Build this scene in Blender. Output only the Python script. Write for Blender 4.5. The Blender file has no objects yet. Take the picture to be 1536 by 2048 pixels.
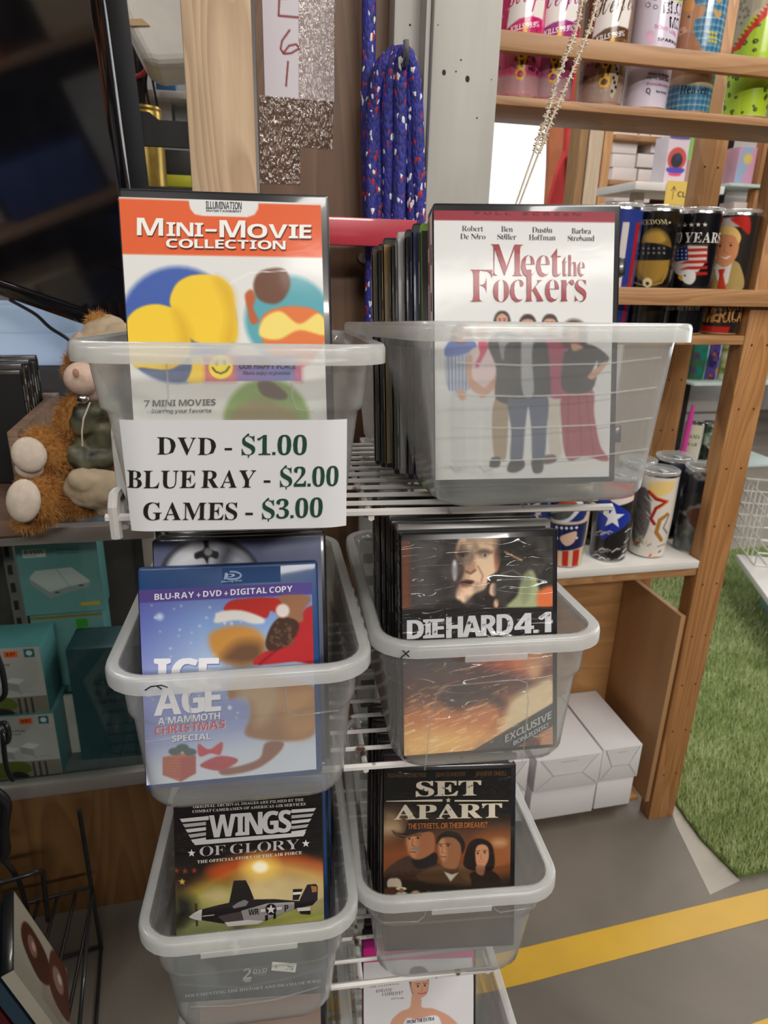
import bpy, bmesh, math, random
import numpy as np
from mathutils import Vector, Matrix, noise
from mathutils.geometry import tessellate_polygon

S = bpy.context.scene
C = S.collection
R = math.radians

# ---------------------------------------------------------------- camera
CAM_H = 1.22
F_PX = 1361.0
RT = Vector((0.97533989, -0.21919888, 0.02576712))
DN = Vector((-0.05091005, -0.33703917, -0.94011317))
FW = Vector((0.21475628, 0.91561807, -0.33988717))
cd = bpy.data.cameras.new('camera')
cam = bpy.data.objects.new('camera', cd)
C.objects.link(cam)
cd.sensor_fit = 'HORIZONTAL'
cd.sensor_width = 36.0
cd.lens = 36.0 * F_PX / 1536.0
cd.clip_start = 0.02
cd.dof.use_dof = True
cd.dof.focus_distance = 0.56
cd.dof.aperture_fstop = 18.0
m = Matrix.Identity(4)
for i in range(3):
    m[i][0] = RT[i]; m[i][1] = -DN[i]; m[i][2] = -FW[i]
m[2][3] = CAM_H
cam.matrix_world = m
S.camera = cam

# ---------------------------------------------------------------- light
S.view_settings.view_transform = 'Standard'
S.view_settings.look = 'None'
S.view_settings.exposure = 0.0
S.view_settings.gamma = 1.0
S.view_settings.use_curve_mapping = False
try:
    S.cycles.transparent_max_bounces = 24
    S.cycles.max_bounces = 10
    S.cycles.sample_clamp_indirect = 6.0
except Exception:
    pass
W = bpy.data.worlds.new('daylight')
S.world = W
W.use_nodes = True
W.node_tree.nodes['Background'].inputs[0].default_value = (0.97, 0.985, 1.0, 1)
W.node_tree.nodes['Background'].inputs[1].default_value = 1.4


def area(name, loc, aim, sx, sy, power, col):
    ld = bpy.data.lights.new(name, 'AREA')
    ld.shape = 'RECTANGLE'
    ld.size = sx; ld.size_y = sy
    ld.energy = power
    ld.color = col
    o = bpy.data.objects.new(name, ld)
    C.objects.link(o)
    o.location = loc
    d = Vector(aim) - Vector(loc)
    o.rotation_euler = d.to_track_quat('-Z', 'Y').to_euler()
    return o


area('ceiling_and_fill_lamp', (1.15, -0.5, 2.95), (0.3, 0.4, 1.0), 1.5, 0.16, 26, (1.0, 0.96, 0.9))
area('ceiling_and_fill_lamp', (0.9, -3.1, 2.95), (0.2, 0.5, 1.0), 2.0, 0.16, 80, (1.0, 0.96, 0.91))
area('ceiling_and_fill_lamp', (-0.8, 2.45, 2.9), (-0.8, 2.0, 0.8), 1.2, 0.16, 36, (0.9, 0.95, 1.0))  # unseen lamp added to brighten the tub and back shelf from behind
area('ceiling_and_fill_lamp', (-1.5, 2.1, 2.95), (-1.75, 1.9, 0.8), 0.16, 1.5, 22, (1.0, 0.94, 0.86))
area('ceiling_and_fill_lamp', (1.8, 0.4, 2.95), (1.6, 0.9, 0.8), 1.5, 0.16, 22, (1.0, 0.95, 0.88))
area('ceiling_and_fill_lamp', (2.2, 2.8, 2.95), (2.2, 3.0, 0), 2.4, 0.3, 80, (1.0, 0.97, 0.92))
area('ceiling_and_fill_lamp', (-1.1, -1.5, 2.95), (0.0, 0.5, 1.0), 1.2, 0.16, 20, (1.0, 0.96, 0.91))  # unseen fill lamp added to lift the case spines from the left front
area('daylight_door', (4.6, 2.4, 1.6), (1.2, 1.7, 0.6), 2.0, 2.2, 60, (0.93, 0.97, 1.0))

# ---------------------------------------------------------------- layout helpers
def ray(x, y):
    return FW + RT * ((x - 768.0) / F_PX) + DN * ((y - 1024.0) / F_PX)


CAMP = Vector((0, 0, CAM_H))


def onY(x, y, Y):
    d = ray(x, y)
    return CAMP + d * (Y / d.y)


def onZ(x, y, z):
    d = ray(x, y)
    return CAMP + d * ((z - CAM_H) / d.z)


def cr(ox, oy, s):
    """coordinates read off an enlarged crop -> photograph coordinates"""
    return lambda x, y: (ox + x / s, oy + y / s)


# ---------------------------------------------------------------- materials
MATS = {}


def nodes_of(m):
    m.use_nodes = True
    nt = m.node_tree
    return nt, nt.nodes['Principled BSDF']


def mat(name, col, rough=0.5, metal=0.0, var=0.0, scale=20.0, stretch=(1, 1, 1), bump=0.0, coat=0.0, col2=None,
        detail=4.0, distort=0.0, spec=0.5, emit=0.0):
    if name in MATS:
        return MATS[name]
    m = bpy.data.materials.new(name)
    nt, b = nodes_of(m)
    b.inputs['Roughness'].default_value = rough
    b.inputs['Metallic'].default_value = metal
    b.inputs['Specular IOR Level'].default_value = spec
    if coat:
        b.inputs['Coat Weight'].default_value = coat
        b.inputs['Coat Roughness'].default_value = 0.06
    tc = nt.nodes.new('ShaderNodeTexCoord')
    mp = nt.nodes.new('ShaderNodeMapping')
    mp.inputs['Scale'].default_value = stretch
    nz = nt.nodes.new('ShaderNodeTexNoise')
    nz.inputs['Scale'].default_value = scale
    nz.inputs['Detail'].default_value = detail
    nz.inputs['Distortion'].default_value = distort
    nt.links.new(tc.outputs['Object'], mp.inputs[0])
    nt.links.new(mp.outputs[0], nz.inputs['Vector'])
    rp = nt.nodes.new('ShaderNodeValToRGB')
    c2 = col2 if col2 else tuple(max(0, c * (1 - var)) for c in col)
    c1 = col if col2 else tuple(min(1, c * (1 + var)) for c in col)
    rp.color_ramp.elements[0].position = 0.3
    rp.color_ramp.elements[1].position = 0.7
    rp.color_ramp.elements[0].color = (*c2, 1)
    rp.color_ramp.elements[1].color = (*c1, 1)
    nt.links.new(nz.outputs['Fac'], rp.inputs[0])
    nt.links.new(rp.outputs[0], b.inputs['Base Color'])
    if bump:
        bp = nt.nodes.new('ShaderNodeBump')
        bp.inputs['Strength'].default_value = bump
        bp.inputs['Distance'].default_value = 0.002
        nt.links.new(nz.outputs['Fac'], bp.inputs['Height'])
        nt.links.new(bp.outputs[0], b.inputs['Normal'])
    if emit:
        b.inputs['Emission Color'].default_value = (*col, 1)
        b.inputs['Emission Strength'].default_value = emit
    MATS[name] = m
    return m


def wood(name, c1, c2, rough=0.6, axis='Z', scale=1.0, knots=True):
    """planed timber: long grain bands along one axis, with a few knots"""
    if name in MATS:
        return MATS[name]
    m = bpy.data.materials.new(name)
    nt, b = nodes_of(m)
    N, L = nt.nodes, nt.links
    tc = N.new('ShaderNodeTexCoord')
    mp = N.new('ShaderNodeMapping')
    st = {'X': (0.9, 9, 9), 'Y': (9, 0.9, 9), 'Z': (9, 9, 0.9)}[axis]
    mp.inputs['Scale'].default_value = tuple(v * scale for v in st)
    L.new(tc.outputs['Object'], mp.inputs[0])
    nz = N.new('ShaderNodeTexNoise')
    nz.inputs['Scale'].default_value = 1.6
    nz.inputs['Detail'].default_value = 1.5
    nz.inputs['Distortion'].default_value = 0.4
    L.new(mp.outputs[0], nz.inputs['Vector'])
    mu = N.new('ShaderNodeMath'); mu.operation = 'MULTIPLY'; mu.inputs[1].default_value = 16.0
    L.new(nz.outputs['Fac'], mu.inputs[0])
    fr = N.new('ShaderNodeMath'); fr.operation = 'FRACT'
    L.new(mu.outputs[0], fr.inputs[0])
    rp = N.new('ShaderNodeValToRGB')
    e = rp.color_ramp.elements
    e[0].position = 0.0; e[0].color = (*c1, 1)
    e[1].position = 0.85; e[1].color = (*c2, 1)
    e2 = e.new(1.0); e2.color = (*c1, 1)
    L.new(fr.outputs[0], rp.inputs[0])
    fine = N.new('ShaderNodeTexNoise')
    fine.inputs['Scale'].default_value = 14
    fine.inputs['Detail'].default_value = 3
    L.new(mp.outputs[0], fine.inputs['Vector'])
    mx = N.new('ShaderNodeMix'); mx.data_type = 'RGBA'; mx.blend_type = 'MULTIPLY'
    mx.inputs['Factor'].default_value = 0.35
    L.new(rp.outputs[0], mx.inputs[6])
    L.new(fine.outputs['Color'], mx.inputs[7])
    fm = N.new('ShaderNodeValToRGB')
    fm.color_ramp.elements[0].position = 0.25; fm.color_ramp.elements[0].color = (0.55, 0.5, 0.45, 1)
    fm.color_ramp.elements[1].position = 0.7; fm.color_ramp.elements[1].color = (1, 1, 1, 1)
    L.new(fine.outputs['Fac'], fm.inputs[0])
    L.new(fm.outputs[0], mx.inputs[7])
    out = mx.outputs[2]
    if knots:
        vo = N.new('ShaderNodeTexVoronoi')
        mp2 = N.new('ShaderNodeMapping')
        st2 = {'X': (2.2, 7, 7), 'Y': (7, 2.2, 7), 'Z': (7, 7, 2.2)}[axis]
        mp2.inputs['Scale'].default_value = st2
        L.new(tc.outputs['Object'], mp2.inputs[0])
        L.new(mp2.outputs[0], vo.inputs['Vector'])
        vo.inputs['Scale'].default_value = 1.0
        kr = N.new('ShaderNodeValToRGB')
        kr.color_ramp.elements[0].position = 0.03; kr.color_ramp.elements[0].color = (0.25, 0.14, 0.07, 1)
        kr.color_ramp.elements[1].position = 0.1; kr.color_ramp.elements[1].color = (1, 1, 1, 1)
        L.new(vo.outputs['Distance'], kr.inputs[0])
        m2 = N.new('ShaderNodeMix'); m2.data_type = 'RGBA'; m2.blend_type = 'MULTIPLY'
        m2.inputs['Factor'].default_value = 1
        L.new(out, m2.inputs[6]); L.new(kr.outputs[0], m2.inputs[7])
        out = m2.outputs[2]
    L.new(out, b.inputs['Base Color'])
    b.inputs['Roughness'].default_value = rough
    bp = N.new('ShaderNodeBump'); bp.inputs['Strength'].default_value = 0.25; bp.inputs['Distance'].default_value = 0.001
    L.new(fine.outputs['Fac'], bp.inputs['Height']); L.new(bp.outputs[0], b.inputs['Normal'])
    MATS[name] = m
    return m


def print_mat(name, rough=0.35, coat=0.0, crinkle=0.0, cscale=14.0, stretch=(1, 1, 1), coat_rough=0.08, metal=0.0, spec=0.5):
    """printed surface: colours come from the mesh's own printed artwork ('Col')"""
    if name in MATS:
        return MATS[name]
    m = bpy.data.materials.new(name)
    nt, b = nodes_of(m)
    N, L = nt.nodes, nt.links
    at = N.new('ShaderNodeVertexColor'); at.layer_name = 'Col'
    L.new(at.outputs['Color'], b.inputs['Base Color'])
    b.inputs['Roughness'].default_value = rough
    b.inputs['Metallic'].default_value = metal
    b.inputs['Specular IOR Level'].default_value = spec
    b.inputs['Coat Weight'].default_value = coat
    b.inputs['Coat Roughness'].default_value = coat_rough
    if crinkle:
        tc = N.new('ShaderNodeTexCoord'); mp = N.new('ShaderNodeMapping')
        mp.inputs['Scale'].default_value = stretch
        mp.inputs['Rotation'].default_value = (0, -0.5, 0)
        nz = N.new('ShaderNodeTexNoise'); nz.inputs['Scale'].default_value = cscale
        nz.inputs['Detail'].default_value = 3; nz.inputs['Distortion'].default_value = 1.2
        bp = N.new('ShaderNodeBump'); bp.inputs['Strength'].default_value = crinkle; bp.inputs['Distance'].default_value = 0.01
        L.new(tc.outputs['Object'], mp.inputs[0]); L.new(mp.outputs[0], nz.inputs['Vector'])
        hgt = nz.outputs['Fac']
        if crinkle >= 1.0:
            # sharp folds: ridges where the slow noise crosses its middle
            nz.inputs['Detail'].default_value = 1.0
            prev = hgt
            for op, v in (('SUBTRACT', 0.5), ('ABSOLUTE', 0), ('MULTIPLY', -7.0), ('ADD', 1.0), ('MAXIMUM', 0.0), ('POWER', 1.6)):
                q = N.new('ShaderNodeMath'); q.operation = op; q.inputs[1].default_value = v
                L.new(prev, q.inputs[0]); prev = q.outputs[0]
            hgt = prev
        L.new(hgt, bp.inputs['Height'])
        L.new(bp.outputs[0], b.inputs['Coat Normal'])
    MATS[name] = m
    return m


def schlick(N, L, f0):
    """surface gloss growing towards grazing view, the same from either side of a thin sheet"""
    lw = N.new('ShaderNodeLayerWeight'); lw.inputs['Blend'].default_value = 0.5
    p5 = N.new('ShaderNodeMath'); p5.operation = 'POWER'; p5.inputs[1].default_value = 4.5
    L.new(lw.outputs['Facing'], p5.inputs[0])
    m5 = N.new('ShaderNodeMath'); m5.operation = 'MULTIPLY_ADD'; m5.inputs[1].default_value = 0.85; m5.inputs[2].default_value = f0
    L.new(p5.outputs[0], m5.inputs[0])
    return m5


def clear_plastic(name, haze, tint=(0.9, 0.91, 0.9), rough=0.12, scratch=0.0):
    """frosted see-through polypropylene: mostly clear, some milky scatter, a glossy skin"""
    if name in MATS:
        return MATS[name]
    m = bpy.data.materials.new(name)
    m.use_nodes = True
    nt = m.node_tree
    N, L = nt.nodes, nt.links
    N.clear()
    out = N.new('ShaderNodeOutputMaterial')
    tr = N.new('ShaderNodeBsdfTransparent'); tr.inputs[0].default_value = (0.97, 0.975, 0.97, 1)
    df = N.new('ShaderNodeBsdfDiffuse'); df.inputs[0].default_value = (*tint, 1)
    tl = N.new('ShaderNodeBsdfTranslucent'); tl.inputs[0].default_value = (*tint, 1)
    mx0 = N.new('ShaderNodeMixShader'); mx0.inputs[0].default_value = 0.45
    L.new(df.outputs[0], mx0.inputs[1]); L.new(tl.outputs[0], mx0.inputs[2])
    mx = N.new('ShaderNodeMixShader')
    L.new(tr.outputs[0], mx.inputs[1]); L.new(mx0.outputs[0], mx.inputs[2])
    tc = N.new('ShaderNodeTexCoord')
    nz = N.new('ShaderNodeTexNoise'); nz.inputs['Scale'].default_value = 18; nz.inputs['Detail'].default_value = 6
    L.new(tc.outputs['Object'], nz.inputs['Vector'])
    mr = N.new('ShaderNodeMapRange')
    mr.inputs['From Min'].default_value = 0.3; mr.inputs['From Max'].default_value = 0.75
    mr.inputs['To Min'].default_value = haze * 0.85; mr.inputs['To Max'].default_value = haze * 1.2
    L.new(nz.outputs['Fac'], mr.inputs['Value'])
    lw = N.new('ShaderNodeLayerWeight'); lw.inputs['Blend'].default_value = 0.5
    pw = N.new('ShaderNodeMath'); pw.operation = 'POWER'; pw.inputs[1].default_value = 2.2
    L.new(lw.outputs['Facing'], pw.inputs[0])
    ma = N.new('ShaderNodeMath'); ma.operation = 'MULTIPLY_ADD'; ma.inputs[1].default_value = 0.34; ma.use_clamp = True
    L.new(pw.outputs[0], ma.inputs[0]); L.new(mr.outputs[0], ma.inputs[2])
    L.new(ma.outputs[0], mx.inputs[0])
    gl = N.new('ShaderNodeBsdfGlossy'); gl.inputs['Roughness'].default_value = rough
    bp = N.new('ShaderNodeBump'); bp.inputs['Strength'].default_value = 0.12; bp.inputs['Distance'].default_value = 0.004
    n2 = N.new('ShaderNodeTexNoise'); n2.inputs['Scale'].default_value = 30
    L.new(tc.outputs['Object'], n2.inputs['Vector'])
    L.new(n2.outputs['Fac'], bp.inputs['Height']); L.new(bp.outputs[0], gl.inputs['Normal'])
    fr = schlick(N, L, 0.03)
    m2 = N.new('ShaderNodeMixShader')
    L.new(fr.outputs[0], m2.inputs[0]); L.new(mx.outputs[0], m2.inputs[1]); L.new(gl.outputs[0], m2.inputs[2])
    L.new(m2.outputs[0], out.inputs[0])
    MATS[name] = m
    return m


# ---------------------------------------------------------------- mesh builder
class MB:
    def __init__(self):
        self.v = []; self.f = []; self.mi = []

    def add(self, vs, fs, k=0):
        n = len(self.v)
        self.v.extend([tuple(p) for p in vs])
        for f in fs:
            self.f.append([i + n for i in f]); self.mi.append(k)
        return self

    def box(self, x0, x1, y0, y1, z0, z1, k=0, bev=0.0, M=None):
        if bev:
            bm = bmesh.new()
            bmesh.ops.create_cube(bm, size=1)
            for v in bm.verts:
                v.co = Vector(((x0 + x1) / 2 + v.co.x * (x1 - x0), (y0 + y1) / 2 + v.co.y * (y1 - y0), (z0 + z1) / 2 + v.co.z * (z1 - z0)))
            bmesh.ops.bevel(bm, geom=list(bm.edges), offset=bev, segments=2, profile=0.5, affect='EDGES')
            self.bm(bm, k, M)
            bm.free()
            return self
        vs = [(x0, y0, z0), (x1, y0, z0), (x1, y1, z0), (x0, y1, z0), (x0, y0, z1), (x1, y0, z1), (x1, y1, z1), (x0, y1, z1)]
        if M is not None:
            vs = [M @ Vector(p) for p in vs]
        return self.add(vs, [(0, 3, 2, 1), (4, 5, 6, 7), (0, 1, 5, 4), (1, 2, 6, 5), (2, 3, 7, 6), (3, 0, 4, 7)], k)

    def bm(self, bm, k=0, M=None):
        bm.verts.index_update()
        vs = [(M @ v.co) if M is not None else v.co.copy() for v in bm.verts]
        return self.add(vs, [[v.index for v in f.verts] for f in bm.faces], k)

    def tube(self, pts, r, n=8, k=0, closed=False, cap=True):
        pts = [Vector(p) for p in pts]
        rr = r if isinstance(r, (list, tuple)) else [r] * len(pts)
        rings = []
        ref = None
        m_ = len(pts)
        for i, p in enumerate(pts):
            a = pts[i - 1] if (i > 0 or closed) else p
            b = pts[(i + 1) % m_] if (i < m_ - 1 or closed) else p
            t = (b - a).normalized()
            if ref is None:
                ref = Vector((0, 0, 1)) if abs(t.z) < 0.9 else Vector((1, 0, 0))
            u = (ref - t * ref.dot(t))
            if u.length < 1e-5:
                u = t.orthogonal()
            u.normalize(); w = t.cross(u); ref = u
            rings.append([p + (u * math.cos(6.283185 * j / n) + w * math.sin(6.283185 * j / n)) * rr[i] for j in range(n)])
        vs = [q for rg in rings for q in rg]
        fs = []
        for i in range(m_ if closed else m_ - 1):
            i2 = (i + 1) % m_
            for j in range(n):
                j2 = (j + 1) % n
                fs.append((i * n + j, i * n + j2, i2 * n + j2, i2 * n + j))
        if cap and not closed:
            fs.append(tuple(reversed(range(n)))); fs.append(tuple((m_ - 1) * n + j for j in range(n)))
        return self.add(vs, fs, k)

    def lathe(self, prof, n=32, k=0, o=(0, 0, 0)):
        vs = []; fs = []
        for r, z in prof:
            for j in range(n):
                a = 6.283185 * j / n
                vs.append((o[0] + r * math.cos(a), o[1] + r * math.sin(a), o[2] + z))
        for i in range(len(prof) - 1):
            for j in range(n):
                j2 = (j + 1) % n
                fs.append((i * n + j, i * n + j2, (i + 1) * n + j2, (i + 1) * n + j))
        return self.add(vs, fs, k)

    def prism(self, poly, y0, y1, k=0, M=None):
        """polygon given in x,z, extruded from y0 to y1"""
        n = len(poly)
        vs = [(x, y0, z) for x, z in poly] + [(x, y1, z) for x, z in poly]
        if M is not None:
            vs = [M @ Vector(p) for p in vs]
        fs = [tuple(range(n)), tuple(reversed(range(n, 2 * n)))]
        for i in range(n):
            j = (i + 1) % n
            fs.append((i, i + n, j + n, j))
        return self.add(vs, fs, k)

    def ellipsoid(self, c, r, n=16, m_=10, k=0, M=None):
        vs = []; fs = []
        for i in range(m_ + 1):
            t = math.pi * i / m_
            for j in range(n):
                a = 6.283185 * j / n
                p = Vector((r[0] * math.sin(t) * math.cos(a), r[1] * math.sin(t) * math.sin(a), r[2] * math.cos(t)))
                if M is not None:
                    p = M @ p
                vs.append(p + Vector(c))
        for i in range(m_):
            for j in range(n):
                j2 = (j + 1) % n
                fs.append((i * n + j, (i + 1) * n + j, (i + 1) * n + j2, i * n + j2))
        return self.add(vs, fs, k)


def obj(name, mb, mats, parent=None, smooth=35.0, loc=None):
    me = bpy.data.meshes.new(name)
    me.from_pydata(mb.v, [], mb.f)
    if not isinstance(mats, (list, tuple)):
        mats = [mats]
    for m_ in mats:
        me.materials.append(m_)
    if len(mats) > 1:
        me.polygons.foreach_set('material_index', mb.mi)
    if smooth:
        me.polygons.foreach_set('use_smooth', [True] * len(me.polygons))
        me.set_sharp_from_angle(angle=R(smooth))
    me.update()
    o = bpy.data.objects.new(name, me)
    C.objects.link(o)
    if parent is not None:
        o.parent = parent
    if loc is not None:
        o.location = loc
    return o


def tag(o, label, cat, group=None):
    o['label'] = label
    o['category'] = cat
    if group:
        o['group'] = group
    return o


def thing(name, label, cat, loc=(0, 0, 0), rotz=0.0, group=None, mw=None):
    o = bpy.data.objects.new(name, None)
    C.objects.link(o)
    o.empty_display_size = 0.05
    if mw is not None:
        o.matrix_world = mw
    else:
        o.location = loc
        o.rotation_euler = (0, 0, rotz)
    tag(o, label, cat, group)
    return o


def struct(name, mb, mats, smooth=35.0):
    o = obj(name, mb, mats, None, smooth)
    o['kind'] = 'structure'
    return o


def solo(name, mb, mats, label, cat, group=None, loc=(0, 0, 0), smooth=35.0):
    """a thing that is one mesh; mesh is given around loc"""
    o = obj(name, mb, mats, None, smooth)
    o.location = loc
    return tag(o, label, cat, group)


def dup(root, mw, label=None, group=None):
    r = root.copy(); C.objects.link(r); r.matrix_world = mw
    if label:
        r['label'] = label
    if group:
        r['group'] = group
    for ch in list(root.children):
        c = ch.copy(); C.objects.link(c); c.parent = r
        c.matrix_parent_inverse = Matrix.Identity(4)
        for g in ch.children:
            d = g.copy(); C.objects.link(d); d.parent = c
    return r


def pose(yaw, tilt, roll, p):
    """turned about the vertical, leaning back, rolled; degrees; p is relative to the camera's foot + height"""
    M = Matrix.Rotation(R(yaw), 4, 'Z') @ Matrix.Rotation(R(-tilt), 4, 'X') @ Matrix.Rotation(R(roll), 4, 'Y')
    M.translation = Vector((p[0], p[1], p[2] + CAM_H))
    return M
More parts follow.
